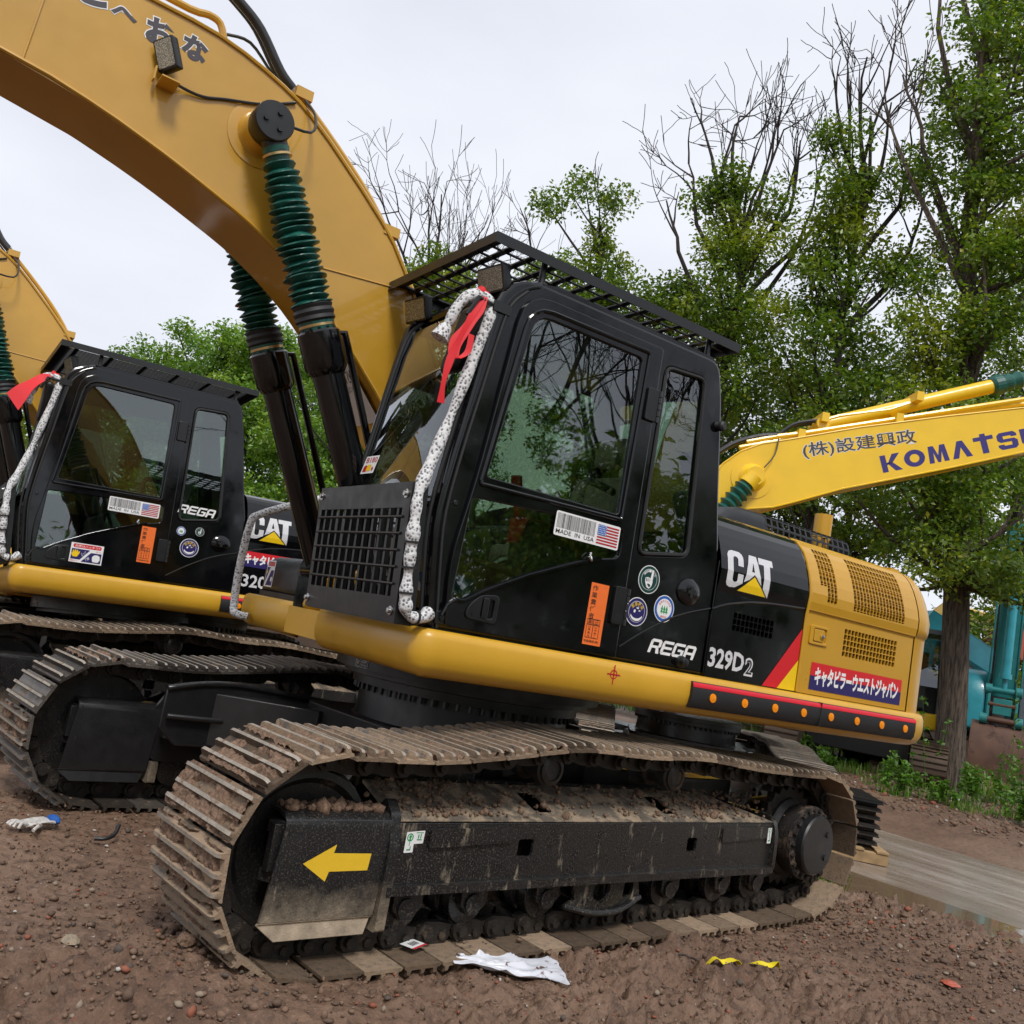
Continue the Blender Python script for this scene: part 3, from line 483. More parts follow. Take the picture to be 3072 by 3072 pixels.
def cab(root, rz, v, front_guard=True):
    mb = MB(); door_hole = rnd([(1.10, 1.50), (1.13, 1.75), (1.065, 2.17), (0.985, 3.13), (0.08, 3.13), (0.07, 1.50)], [0.02, 0.2, 0.2, 0.16, 0.02, 0.02])
    mb.plate([CAB, door_hole, WIN_RE], SP(1.412), 0.056, 0, 0.018)
    mb.plate([CAB, rnd([(1.16, 1.98), (1.05, 3.08), (-0.33, 3.1), (-0.45, 2.12)], 0.05)], SP(0.425), 0.04, 0, 0.01)
    top = rnd([(1.0, 3.13), (0.97, 3.2), (0.80, 3.245), (-0.36, 3.24), (-0.43, 3.17), (-0.41, 3.11)], 0.03); mb.prism(top, 0.43, 1.425)
    rear = lambda u, q, w: (-0.43 - 0.135 * min(1, max(0, (3.1 - q) / 0.75)) + w, u, q)
    mb.plate([rect(0.43, 1.44, 1.40, 3.15), rnd(rect(0.52, 2.25, 1.32, 3.06), 0.05)], rear, 0.03, 0)
    for yy in (0.445, 1.405): mb.tube([(x - 0.035, yy, z) for x, z in FRONT], 0.038, 10, sub=3)
    mb.tube([(1.0, 0.46, 3.165), (1.02, 0.92, 3.17), (1.0, 1.39, 3.165)], 0.035, 8); mb.tube([(1.225, 0.45, 2.02), (1.262, 0.92, 2.02), (1.225, 1.4, 2.02)], 0.022, 8)
    mb.box(1.10, 1.185, 0.43, 1.41, 1.42, 1.52); mb.box(-0.6, 1.12, 0.43, 1.40, 1.40, 1.45)
    cb = mb.build('cab', 'black', root, rz=rz, bevel=0.006)
    for yy, s_ in ((1.43, 1), (0.42, -1)):   # rubber seals along the front post
        m2 = MB(); m2.tube([(x + 0.002, yy - s_ * 0.045, z) for x, z in FRONT[:8]], 0.012, 6, sub=3); m2.tube([(x - 0.05, yy + s_ * 0.012, z) for x, z in FRONT[:8]], 0.008, 6, sub=3); m2.build('window_seal', 'rubber', cb)
    # glass
    mb = MB(); ys = np.linspace(0.475, 1.375, 9); F2 = [p for p in FRONT if 1.98 <= p[1] <= 3.1]
    mb.rings([[(x - 0.012 + 0.035 * (1 - ((y - 0.925) / 0.45) ** 2), y, z) for y in ys] for x, z in F2], 0, False, False); mb.build('windscreen', 'glass_front', cb, smooth=80)
    mb = MB(); mb.rings([[(x - 0.012 + 0.03 * (1 - ((y - 0.925) / 0.45) ** 2), y, z) for y in ys] for x, z in ((1.18, 1.52), (1.235, 1.76), (1.25, 2.0))], 0, False, False); mb.build('lower_windscreen', 'glass_front', cb, smooth=80)
    mb = MB(); mb.plate([WIN_RE], SP(1.425), 0.005); mb.build('rear_side_window', 'glass', cb, smooth=0)
    mb = MB(); mb.plate([rect(0.52, 2.25, 1.32, 3.06)], rear, 0.005); mb.build('rear_window', 'glass_dark', cb, smooth=0)
    mb = MB(); mb.plate([rnd([(1.16, 1.98), (1.05, 3.08), (-0.33, 3.1), (-0.45, 2.12)], 0.05)], SP(0.425), 0.005); mb.build('right_window', 'glass', cb, smooth=0)
    mb = MB(); wr = [(p[0], 1.441, p[1]) for p in WIN_RE]; mb.tube(wr + wr[:1], 0.011, 6); mb.build('window_seal', 'rubber', cb)
    # inside
    mb = MB(); mb.plate([rnd(rect(-0.24, -0.05, 0.24, 0.50), 0.08)], lambda u, q, w: (-0.02 - 0.22 * q + w, 0.93 + u, 1.98 + q), 0.12, 0, 0.03); mb.plate([rnd(rect(-0.25, -0.25, 0.25, 0.25), 0.07)], lambda u, q, w: (0.22 + q, 0.93 + u, 1.90 + w), 0.13, 0, 0.03); mb.plate([rnd(rect(-0.13, 0, 0.13, 0.18), 0.05)], lambda u, q, w: (-0.13 - 0.15 * q + w, 0.93 + u, 2.55 + q), 0.08, 0, 0.02); mb.box(0.05, 0.40, 0.75, 1.1, 1.45, 1.84); mb.build('driver_seat', 'seat_cloth', cb)
    mb = MB()
    for yy in (0.62, 1.24): mb.plate([rnd([(-0.1, 1.5), (0.62, 1.5), (0.62, 1.98), (0.45, 2.06), (-0.1, 2.0)], 0.05)], SP(yy), 0.16, 0, 0.02); mb.tube([(0.55, yy, 2.03), (0.58, yy, 2.15), (0.56, yy, 2.24)], 0.022, 8)
    mb.box(0.8, 1.1, 0.5, 0.62, 1.5, 2.15); mb.box(-0.56, -0.2, 0.5, 1.35, 1.46, 2.1); mb.build('console', 'interior', cb, bevel=0.01)
    mb = MB(); mb.tube([(0.30, 1.26, 2.05), (0.31, 1.27, 2.30), (0.26, 1.27, 2.36), (0.08, 1.26, 2.34)], 0.022, 8, sub=4); mb.build('arm_rest', 'wrap', cb)
    if v == 1:
        mb = MB(); mb.cyl((0.62, 1.25, 1.62), (0.60, 1.25, 2.03), 0.075, 16); mb.build('lever_post', 'interior', cb)
        mb = strip([(0.70, 1.28, 1.93), (0.68, 1.28, 2.06), (0.55, 1.27, 2.07), (0.40, 1.28, 2.02), (0.30, 1.29, 1.93)], [0.1, 0.16, 0.17, 0.2, 0.12], 0.006); mb.tube([(0.66, 1.26, 2.06), (0.72, 1.27, 2.2), (0.745, 1.28, 2.27)], 0.03, 8, sub=3); mb.build('red_wrapping', 'red_cloth', cb)
        mb = MB(); mb.box(0.66, 1.06, 0.95, 1.30, 1.46, 1.78); mb.box(0.9, 1.061, 0.94, 1.301, 1.62, 1.70, 1); mb.prism([(0.56, 1.755), (0.92, 1.79), (0.95, 1.81), (0.6, 1.80)], 1.05, 1.32); mb.build('cardboard_box', ['cardboard', 'flag_blue'], cb)
        mb = MB(); mb.tube([(0.80, 1.2, 1.6), (0.79, 1.22, 1.76), (0.72, 1.24, 1.84), (0.66, 1.24, 1.84)], 0.022, 8, sub=4); mb.build('grab_bar', 'steel', cb)
    mb = MB(); mb.bar((1.16, 0.72, 2.08), (1.05, 1.10, 2.95), 0.012, 0.012); mb.bar((1.16, 0.7, 2.06), (1.20, 0.9, 2.06), 0.012, 0.02); mb.build('wiper', 'rubber', cb)
    # door
    mb = MB(); mb.plate([DOOR, WIN_UP, WIN_LO], SP(1.452), 0.024, 0, 0.006)
    up_ = [(p[0], 1.466, p[1]) for p in rnd([(1.065, 2.145), (0.955, 3.085), (0.155, 3.095), (0.165, 2.165)], [0.02, 0.13, 0.02, 0.02])]
    mb.tube(up_ + up_[:1], 0.011, 8); lo = [(p[0], 1.466, p[1]) for p in WIN_LO]; mb.tube([(1.14, 1.466, 1.50), (1.12, 1.466, 1.555)] + lo[8:-10], 0.009, 6)
    dr = mb.build('door', 'black', root, rz=rz)
    mb = MB(); mb.plate([WIN_UP], SP(1.448), 0.005); mb.build('door_window', 'glass', dr, smooth=0); mb = MB(); mb.plate([WIN_LO], SP(1.447), 0.005); mb.build('lower_door_window', 'glass', dr, smooth=0)
    mb = MB(); mb.plate([rnd([(1.02, 1.51), (1.01, 1.57), (0.95, 1.63), (0.84, 1.645), (0.84, 1.50)], 0.03), rnd(rect(0.865, 1.525, 0.935, 1.615), 0.012)], SP(1.468), 0.014, 0, 0.004); mb.plate([rnd(rect(0.895, 1.52, 0.93, 1.62), 0.01)], SP(1.468), 0.02, 0, 0.004); mb.cyl((0.975, 1.465, 1.535), (0.975, 1.478, 1.535), 0.011, 12); mb.build('door_handle', 'black_satin', dr)
    for z0, z1 in ((1.62, 1.82), (2.73, 2.91)):
        mb = MB(); mb.plate([rnd(rect(0.055, z0, 0.135, z1), 0.012)], SP(1.471), 0.022, 0, 0.004)
        for k in range(5): mb.cyl((0.045, 1.475, z0 + (z1 - z0) * (k + .05) / 5), (0.045, 1.475, z0 + (z1 - z0) * (k + .92) / 5), 0.013, 8)
        mb.build('hinge', 'black_satin', dr)
    mb = MB(); mb.tube([(0.33, 1.466, 1.955), (0.345, 1.48, 1.93), (0.33, 1.48, 1.915), (0.325, 1.466, 1.935)], 0.006, 6); mb.build('door_catch', 'steel', dr)
    for x, z in ((0.985, 2.62), (0.23, 2.47)):
        mb = MB(); mb.box(x - 0.018, x + 0.018, 1.43, 1.447, z - 0.045, z + 0.045); mb.build('window_latch', 'black_satin', dr, bevel=0.004)
    # roof guard
    mb = MB(); x0, x1, y0, y1, z0, z1 = -0.56, 1.20, 0.225, 1.42, 3.335, 3.388
    for yy, s_ in ((y0, 1), (y1, -1)): mb.box(x0, x1, min(yy, yy + s_ * 0.006), max(yy, yy + s_ * 0.006), z0, z1); mb.box(x0, x1, min(yy + s_ * 0.006, yy + s_ * 0.07), max(yy + s_ * 0.006, yy + s_ * 0.07), z1 - 0.006, z1)
    for xx, s_ in ((x0, 1), (x1, -1)): mb.box(min(xx, xx + s_ * 0.006), max(xx, xx + s_ * 0.006), y0 + 0.006, y1 - 0.006, z0, z1); mb.box(min(xx + s_ * 0.006, xx + s_ * 0.09), max(xx + s_ * 0.006, xx + s_ * 0.09), y0 + 0.07, y1 - 0.07, z1 - 0.006, z1)
    for k in range(12 if v == 1 else 6): xx = x0 + 0.16 + k * (x1 - x0 - 0.30) / (11 if v == 1 else 5); mb.box(xx - 0.018, xx + 0.018, y0 + 0.02, y1 - 0.02, z1 - 0.022, z1 - 0.014)
    for k in range(9 if v == 1 else 24): yy = y0 + 0.12 + k * (y1 - y0 - 0.24) / (8 if v == 1 else 23); mb.cyl((x0 + 0.02, yy, z1 - 0.03), (x1 - 0.02, yy, z1 - 0.03), 0.007, 6)
    for xx in (0.86, -0.36):
        for yy in (0.50, 1.36): mb.cyl((xx, yy, 3.22), (xx, yy, 3.37), 0.017, 8); mb.cyl((xx, yy, 3.24), (xx, yy, 3.25), 0.035, 10)
    mb.build('roof_guard', 'black_satin', root, rz=rz)
    for yy in (1.24, 0.43): lamp(root, (1.09, yy, 3.215), (0.95, 0.12, -0.3), (0, 0, 1), 0.21, 0.14, rz)
    # guard in front of the lower windscreen
    mb = MB(); fx = lambda z: 1.36 + 0.04 * (z - 1.43) / 0.65; gf = lambda u, q, w: (fx(q) + w, u, q)
    mb.plate([rect(0.38, 1.43, 1.445, 2.075), rect(0.42, 1.545, 1.375, 1.955)], gf, 0.008)
    for yy in (0.384, 1.441): mb.prism([(fx(1.43) - 0.1, 1.43), (fx(1.43) - 0.004, 1.43), (fx(2.075) - 0.004, 2.075), (fx(2.075) - 0.08, 2.075)], yy - 0.004, yy + 0.004)
    mb.box(1.27, 1.355, 0.388, 1.437, 1.426, 1.434); mb.box(1.32, 1.395, 0.388, 1.437, 2.069, 2.077)
    for k in range(11): yy = 0.42 + 0.955 * (k + 0.6) / 11.2; mb.bar((fx(1.5) - 0.012, yy, 1.50), (fx(2.0) - 0.012, yy, 2.0), 0.022, 0.022, 0, (1, 0, 0))
    for k in range(5): z = 1.545 + 0.41 * (k + 0.75) / 5.3; mb.cyl((fx(z) + 0.006, 0.40, z), (fx(z) + 0.006, 1.395, z), 0.007, 6)
    g = mb.build('window_guard', 'black_satin', root, rz=rz)
    for yy, z in ((0.405, 2.03), (1.40, 2.02), (0.40, 1.475), (1.395, 1.48)):
        m2 = MB(); m2.lathe((fx(z) + 0.004, yy, z), (1, 0, 0), [(0.022, 0), (0.022, 0.004), (0.013, 0.005), (0.012, 0.016), (0, 0.017)], 12); m2.build('bolt', 'steel', g)
    # mirror, hand rail
    mb = MB(); mb.plate([rnd(rect(-0.078, -0.16, 0.078, 0.16), 0.05)], lambda u, q, w: (1.222 + w, 1.315 + u + 0.42 * q, 2.835 + q), 0.07, 0, 0.025); mb.tube([(1.15, 1.42, 3.02), (1.25, 1.45, 3.02), (1.29, 1.44, 2.92)], 0.012, 6); mb.box(1.06, 1.16, 1.44, 1.452, 2.99, 3.04)
    mb.build('mirror', 'black_satin', root, rz=rz)
    rail = [(1.20, 1.46, 1.505), (1.25, 1.475, 1.47), (1.315, 1.475, 1.478), (1.34, 1.475, 1.53), (1.35, 1.475, 1.60), (1.36, 1.475, 1.72), (1.368, 1.475, 1.82), (1.372, 1.47, 1.92), (1.372, 1.46, 2.03), (1.335, 1.43, 2.14), (1.273, 1.41, 2.36), (1.223, 1.41, 2.60), (1.155, 1.41, 2.94), (1.155, 1.41, 3.02), (1.215, 1.40, 3.055), (1.30, 1.385, 2.995), (1.34, 1.37, 2.88), (1.37, 1.36, 2.79)]
    mb = MB(); mb.tube(rail, lambda q: 0.028 + 0.004 * math.sin(q * 90) + 0.004 * math.sin(q * 37 + 1) + (0.014 if q > 0.955 else 0), 12, sub=6)
    hr = mb.build('handrail', 'wrap', root, rz=rz)
    for p, d in (((1.366, 1.475, 1.80), (0.1, 0, 1)), ((1.357, 1.475, 1.685), (0.1, 0, 1)), ((1.346, 1.475, 1.57), (0.1, 0, 1)), ((1.27, 1.475, 1.47), (1, 0, 0))):
        m2 = MB(); m2.cyl(Vector(p) - Vector(d) * 0.005, Vector(p) + Vector(d) * 0.005, 0.035, 12); m2.build('cable_tie', 'rubber', hr)
    for p in ((1.13, 1.45, 1.49), (1.16, 1.43, 2.03)):
        m2 = MB(); m2.box(p[0] - 0.045, p[0] + 0.03, p[1] - 0.02, p[1] + 0.003, p[2] - 0.03, p[2] + 0.03); m2.cyl((p[0], p[1], p[2]), (p[0], p[1] + 0.014, p[2]), 0.014, 8); m2.build('rail_bracket', 'black_satin', hr, bevel=0.003)
    return cb, dr
def upper(root, rz, v, da=0.0):
    """v: 1 near machine, 2 the one behind, 3 the farthest; da: extra boom angle"""
    # --- yellow platform rail
    mb = MB(); sill_path = [((-2.95, -0.6), (-1, 0)), ((-2.95, 1.14), (-1, 0))] + arc(-2.65, 1.15, 0.30, 178, 92, 9) + [((-2.6, 1.45), (0, 1)), ((-0.6, 1.45), (0, 1)), ((1.15, 1.45), (0, 1))] + arc(1.165, 1.42, 0.03, 84, 6, 4) + [((1.195, 1.40), (1, 0)), ((1.195, 0.30), (1, 0)), ((1.17, 0.262), (0.8, -0.6))]
    sweep(mb, sill_path, SILL); pl = mb.build('platform', 'yellow_sill', root, rz=rz, smooth=50)
    mb = MB(); rp = [((1.02, -0.55), (0.6, 0.8)), ((1.05, -0.60), (1, 0)), ((1.05, -1.40), (1, 0))] + arc(1.02, -1.42, 0.03, -6, -84, 4) + [((1.0, -1.45), (0, -1)), ((-2.6, -1.45), (0, -1))] + arc(-2.65, -1.15, 0.3, -92, -178, 7) + [((-2.95, -0.6), (-1, 0))]
    sweep(mb, rp, SILL); mb.box(0.29, 1.09, -0.56, 0.25, 1.235, 1.405); mb.box(0.29, 1.03, -1.40, -0.565, 1.22, 1.428); mb.build('right_platform', 'yellow_sill', root, rz=rz, smooth=50)
    mb = MB(); mb.prism([(1.10, 1.37), (1.10, 0.27), (0.28, 0.27), (0.28, -1.38), (-2.8, -1.38), (-2.8, 1.37)][::-1], 1.222, 1.40, 0, lambda a, b_, w: (a, b_, w)); mb.prism(disc(0, 0, 0.80, 40), 1.085, 1.118, 0, lambda a, b_, w: (a, b_, w)); mb.prism(disc(0, 0, 0.86, 64), 1.118, 1.2215, 0, lambda a, b_, w: (a, b_, w)); mb.build('deck', 'black_satin', root, rz=rz)
    if v < 3:
        D = Decal(lambda a, b_, w: (0.86 * math.cos(b0 + a / 0.86) + w * 0.7, 0.86 * math.sin(b0 + a / 0.86) + w * 0.7, b_), ['pale_grey', 'ink', 'sticker_yellow']); b0 = R(10)
        D.fn = (lambda g_: lambda a, b_, w: g_(a, b_ - 0.042, w + 0.001))(D.fn); D.poly(rect(-0.06, 1.168, 0.06, 1.219), 'pale_grey').poly(rect(-0.057, 1.170, -0.02, 1.217), 'ink').text('CAT', -0.053, 1.193, -0.024, 1.209, 'pale_grey').poly([(-0.045, 1.185), (-0.032, 1.185), (-0.038, 1.195)], 'sticker_yellow'); D.k = 2; D.poly(rect(-0.018, 1.170, 0.057, 1.217), 'ink').text('ACERT', -0.012, 1.196, 0.05, 1.210, 'pale_grey').text('Technology', -0.012, 1.176, 0.05, 1.188, 'pale_grey'); D.build('engine_sticker', pl)
        # bumper with reflectors
        mb = MB(); bp = [((-2.55, 1.45), (0, 1)), ((-0.49, 1.45), (0, 1))]; sec = [(0.050, 1.398), (0.066, 1.392), (0.074, 1.372), (0.076, 1.32), (0.070, 1.275), (0.052, 1.252), (0.03, 1.26)]
        path = [((-2.63, 1.45), (0, 1)), ((-0.487, 1.45), (0, 1))]; sweep(mb, path, sec, 0); sweep(mb, path, [(0.0665, 1.3935), (0.0695, 1.3935), (0.0762, 1.3735), (0.0752, 1.368), (0.07, 1.385)], 1)
        mb.box(-1.612, -1.606, 1.49, 1.5285, 1.255, 1.40); br = mb.build('rubber_bumper', ['rubber', 'red_strip'], pl, smooth=50)
        for k in range(8):
            x = -0.65 - 0.266 * k; m2 = MB(); m2.lathe((x, 1.5245, 1.322), (0, 1, 0), [(0.026, 0), (0.025, 0.005), (0.0, 0.008)], 16); m2.build('reflector', 'amber', br)
    if v == 1:
        D = Decal(lambda a, b_, w: (0.08 - a, 1.5038 + w, 1.362 + b_), ['flag_red']); D.poly(disc(0, 0, 0.025, 24), 'flag_red', [disc(0, 0, 0.019, 24)]).polys([rect(-0.045, -0.004, 0.045, 0.004), rect(-0.004, -0.05, 0.004, 0.05)], 'flag_red'); D.build('lift_mark', pl)
    # --- body
    mb = MB(); skin(mb, -1.428, -0.632, 1.437, 2.46, [(-0.80, -1.16, 1.72, 1.83, 10, 3)] if v == 1 else []); crease = [(0.02, 1.51), (-0.16, 1.63), (-0.37, 1.74), (-0.62, 1.82), (-0.76, 1.87), (-1.02, 1.92), (-1.42, 1.95)]
    cp = smooth_path([Vector((x, prof_y(z) - 0.004, z)) for x, z in crease[3:]], 5); mb.tube(cp, 0.008, 6); mb.box(-1.43, -0.63, 1.2, 1.25, 1.45, 2.2)
    hood = mb.build('engine_hood', 'black', root, rz=rz, smooth=50)
    mb = MB(); skin(mb, -2.9, -0.632, 1.437, 2.46, [], sgn=-1); mb.box(0.25, 1.0, -1.42, -0.62, 1.435, 1.47); mb.plate([rnd([(0.25, 1.46), (1.0, 1.46), (1.0, 1.66), (0.93, 1.73), (0.25, 1.73)], 0.05)], SP(-1.01), 0.82, 0, 0.03); mb.plate([rnd([(-0.63, 1.44), (0.24, 1.44), (0.24, 1.9), (-0.2, 2.2), (-0.63, 2.3)], 0.06)], SP(-1.0), 0.85, 0, 0.03)
    for k in range(3): mb.plate([rnd(rect(-0.74, 1.54 + 0.055 * k, -0.65, 1.58 + 0.055 * k), 0.01)], lambda a, b_, w: (1.0015 + w, a, b_), 0.002, 1)
    rb = mb.build('right_body', ['black_satin', 'ink'], root, rz=rz, smooth=50)
    if v == 1:
        D = Decal(lambda a, b_, w: (1.0 + w, a, b_), ['white', 'red', 'navy', 'sticker_yellow', 'ink']); D.poly(rnd(rect(-1.36, 1.50, -1.20, 1.69), 0.006), 'white').poly(rnd(rect(-1.345, 1.65, -1.215, 1.68), 0.01), 'red').text('合図はハッキリ!!', -1.335, 1.656, -1.225, 1.676, 'white'); D.k = 2; D.poly([(-1.35, 1.53), (-1.35, 1.64), (-1.29, 1.64)], 'navy').poly([(-1.33, 1.51), (-1.21, 1.51), (-1.21, 1.62), (-1.26, 1.62)], 'navy').poly(disc(-1.335, 1.605, 0.012), 'sticker_yellow').poly(disc(-1.23, 1.555, 0.018), 'white').text('止', -1.31, 1.61, -1.295, 1.63, 'white'); D.build('hand_signal_sticker', rb)
    mb = MB(); mb.box(-2.58, -1.45, 1.30, 1.305, 1.45, 2.30); mb.box(-2.58, -1.45, 0.7, 1.30, 2.26, 2.27); mb.build('radiator_core', 'brown_liner' if v == 1 else 'black_satin', root, rz=rz)
    ym = 'yellow' if v == 1 else 'black_satin'
    mb = MB(); skin(mb, -2.60, -1.442, 1.952, 2.44, [(-1.70, -1.53, 2.02, 2.35, 5, 10, lambda c, r: not (r < 3 and c >= 3)), (-2.44, -1.87, 2.01, 2.35, 16, 10)] if v == 1 else [], off=0.010); skin(mb, -2.60, -1.442, 1.437, 1.952, [(-2.42, -1.84, 1.71, 1.89, 16, 5)] if v == 1 else [], off=0.0)
    mb.add([(-2.60, 1.45, 1.952), (-1.442, 1.45, 1.952), (-1.442, 1.462, 1.952), (-2.60, 1.462, 1.952)], [(0, 1, 2, 3)]); mb.tube([(-2.6, 1.456, 1.955), (-1.442, 1.456, 1.955)], 0.009, 8); e = [(-1.440, prof_y(z) + 0.004, z) for z in np.linspace(1.44, 2.44, 16)]; mb.tube(e, 0.011, 8)
    if v == 1:
        mb.plate([rnd(rect(-1.675, 1.745, -1.495, 1.865), 0.015), rnd(rect(-1.655, 1.762, -1.53, 1.848), 0.01)], SP(1.452), 0.016, 0, 0.004); mb.plate([rnd(rect(-1.63, 1.768, -1.535, 1.843), 0.008)], SP(1.456), 0.012, 0, 0.003); mb.cyl((-1.61, 1.462, 1.802), (-1.61, 1.467, 1.802), 0.02, 16)
    sdr = mb.build('side_door', ym, root, rz=rz, smooth=45)
    mb = MB(); cw_prof = [(y - 1.45 + 0.0, z) for y, z in PROF[:13]]; cw_prof = [(e, z) for e, z in cw_prof if z < 1.94] + [(0.004, 1.95), (0.012, 1.956)] + [(e + 0.008, z) for e, z in cw_prof if z > 1.97]
    path = [((-2.615, 1.45), (0, 1)), ((-2.65, 1.45), (0, 1))] + arc(-2.65, 1.15, 0.30, 90, 180, 12) + arc(-2.65, -1.15, 0.30, 180, 270, 8)
    mb.rings([[(p[0] + n[0] * e, p[1] + n[1] * e, z) for e, z in cw_prof] for p, n in path], 0, False, False); mb.prism([(-2.62, 1.2), (-2.62, -1.2), (-2.72, -1.2), (-2.72, 1.2)], 2.40, 2.425, 0, lambda a, b_, w: (a, b_, w)); cw = mb.build('counterweight', 'yellow', root, rz=rz, smooth=50)
    if v == 1:
        m2 = MB(); m2.lathe((-1.61, 1.467, 1.802), (0, 1, 0), [(0.015, 0), (0.013, 0.006), (0, 0.008)], 14); m2.build('lock', 'steel', sdr)
        # raised cowl with its perforated rear part, exhaust
        mb = MB(); sec = lambda h: [(0.76, 2.43), (0.755, 2.43 + 0.6 * h), (0.735, 2.43 + 0.85 * h), (0.69, 2.43 + h), (0.3, 2.43 + h * 1.06), (0.0, 2.43 + h * 1.07)]
        mb.rings([[(x, y, z) for y, z in sec(h)] for x, h in ((-1.22, 0.01), (-1.30, 0.09), (-1.40, 0.17), (-1.52, 0.20), (-1.76, 0.205))], 0, False, False)
        prof = smooth_path([Vector((0, y, z)) for y, z in sec(0.205)], 6); ln = [0]
        for a, b_ in zip(prof, prof[1:]): ln.append(ln[-1] + (b_ - a).length)
        S_ = lambda s_: tuple(np.interp(s_, ln, [p.y for p in prof])) if False else (float(np.interp(s_, ln, [p.y for p in prof])), float(np.interp(s_, ln, [p.z for p in prof])))
        nx, ns = 15, 15; xs = np.linspace(-1.76, -2.72, nx + 1); ss = np.linspace(0.0, ln[-1], ns + 1)
        for i in range(nx):
            for j in range(ns):
                c4 = [(xs[i], ss[j]), (xs[i + 1], ss[j]), (xs[i + 1], ss[j + 1]), (xs[i], ss[j + 1])]; mx_, ms_ = (xs[i] + xs[i + 1]) / 2, (ss[j] + ss[j + 1]) / 2
                inn = [(mx_ + (x - mx_) * 0.68, ms_ + (s_ - ms_) * 0.72) for x, s_ in c4]; V = [(x, *S_(s_)) for x, s_ in c4 + inn]; mb.add(V, [(k, (k + 1) % 4, 4 + (k + 1) % 4, 4 + k) for k in range(4)])
                if j == 0: pass
        mb.prism([(0.755, 2.43), (0.755, 2.55), (0.735, 2.60), (0.69, 2.63), (0, 2.645), (0, 2.43)], -2.718, -2.73, 0, lambda a, b_, w: (w, a, b_)); mb.box(-2.6, -1.8, 0.05, 0.5, 2.44, 2.5); mb.build('cowl', 'black_satin', root, rz=rz, smooth=40)
        mb = MB(); mb.lathe((-2.70, 0.50, 2.55), (0, 0, 1), [(0.07, 0), (0.07, 0.285), (0.063, 0.285), (0.063, 0.1)], 24, caps=False); mb.build('exhaust_pipe', 'yellow', root, rz=rz)
        mb = MB(); mb.tube([(-0.425, 1.40, 2.86), (-0.445, 1.43, 2.86), (-0.46, 1.46, 2.855)], 0.022, 10); mb.lathe((-0.46, 1.455, 2.855), (-0.2, 1, 0), [(0.03, 0), (0.03, 0.02), (0.02, 0.03)], 12); mb.build('door_stop', 'rubber', root, rz=rz)
        mb = MB(); mb.lathe((-0.44, 1.438, 1.49), (0, 1, 0), [(0.035, 0), (0.033, 0.02), (0.022, 0.022), (0.022, 0.05), (0.018, 0.052)], 14); mb.build('body_bolt', 'black_satin', root, rz=rz)
    if v < 3:
        z0 = 1.88 if v == 1 else 1.87; mb = MB(); mb.lathe((-0.42, 1.436, z0), (0, 1, 0), [(0.092, 0), (0.088, 0.014), (0.065, 0.028), (0.03, 0.034), (0, 0.035)], 28)
        mb.v = [(x, y, z0 + (z - z0) * 0.84) for x, y, z in mb.v]; kn = mb.build('lock_cover', 'black', root, rz=rz, smooth=40)
        m2 = MB(); m2.box(-0.43, -0.41, 1.469, 1.4725, z0 - 0.03, z0 + 0.03); m2.box(-0.447, -0.4305, 1.469, 1.4725, z0 - 0.009, z0 + 0.009); m2.box(-0.4095, -0.393, 1.469, 1.4725, z0 - 0.009, z0 + 0.009); m2.build('keyhole', 'ink', kn)
        mb = MB(); mb.tube([Vector((x, 1.4405, z)) for x, z in crease[:4]], 0.006, 6, sub=4); mb.tube([(-0.628, 1.442, 1.45), (-0.628, 1.442, 2.1)], 0.005, 6); mb.build('body_crease', 'black', root, rz=rz)
    cb, dr = cab(root, rz, v)
    # --- stickers
    side = lambda y0: (lambda a, b_, w: (a, y0 + w, b_)); Y1 = 1.4645; YC = 1.4405
    hoodmap = lambda a, b_, w: (a, prof_y(b_) + 0.0012 + w, b_)
    if v < 3:
        x = 0.59 if v == 1 else 0.60; z = 2.0 if v == 1 else 1.995; D = Decal(side(Y1 + 0.0005), ['white', 'ink', 'flag_red', 'flag_blue']); D.poly(rnd([(x, z), (x, z + 0.125), (x - 0.43, z + 0.125), (x - 0.43, z)], 0.012), 'white')
        rg = random.Random(5); u = 0.012; bars = []
        while u < 0.262:
            w_ = rg.choice((0.002, 0.002, 0.003, 0.005)); bars.append(rect(x - u, z + 0.04, x - u - w_, z + 0.116)); u += w_ + rg.choice((0.002, 0.003, 0.004))
        D.polys(bars, 'ink'); D.k -= 0; D.text('MADE  IN  USA', x - 0.012, z + 0.012, x - 0.262, z + 0.034, 'ink', 0.004)
        fl = [rect(x - 0.278, z + 0.012 + 0.1 * k / 13, x - 0.42, z + 0.012 + 0.1 * (k + 1) / 13) for k in range(0, 13, 2)]; D.polys(fl, 'flag_red').poly(rect(x - 0.278, z + 0.058, x - 0.335, z + 0.112), 'flag_blue'); D.polys([disc(x - 0.283 - 0.0095 * i, z + 0.064 + 0.0105 * j, 0.0028, 6) for i in range(6) for j in range(5)], 'white'); D.build('flag_sticker', dr)
        z = 1.49 if v == 1 else 1.59; D = Decal(side(Y1 + 0.0005), ['sticker_orange', 'ink']); D.poly(rect(0.292, z, 0.172, z + 0.32), 'sticker_orange')
        for k, ch in enumerate('作業責任者'): D.k = 2; D.text(ch, 0.280, z + 0.278 - 0.036 * k, 0.243, z + 0.308 - 0.036 * k, 'ink', 0.008)
        D.k = 2; D.poly(rect(0.282, z + 0.035, 0.195, z + 0.135), 'ink', [rect(0.279, z + 0.038, 0.240, z + 0.102), rect(0.279, z + 0.106, 0.240, z + 0.132), rect(0.236, z + 0.038, 0.198, z + 0.102), rect(0.236, z + 0.106, 0.198, z + 0.132)])
        for ch, xa, za, s_ in (('副', 0.274, 0.108, 0.024), ('正', 0.232, 0.108, 0.024)): D.k = 2; D.text(ch, xa, z + za, xa - 0.03, z + za + s_, 'ink', 0.006)
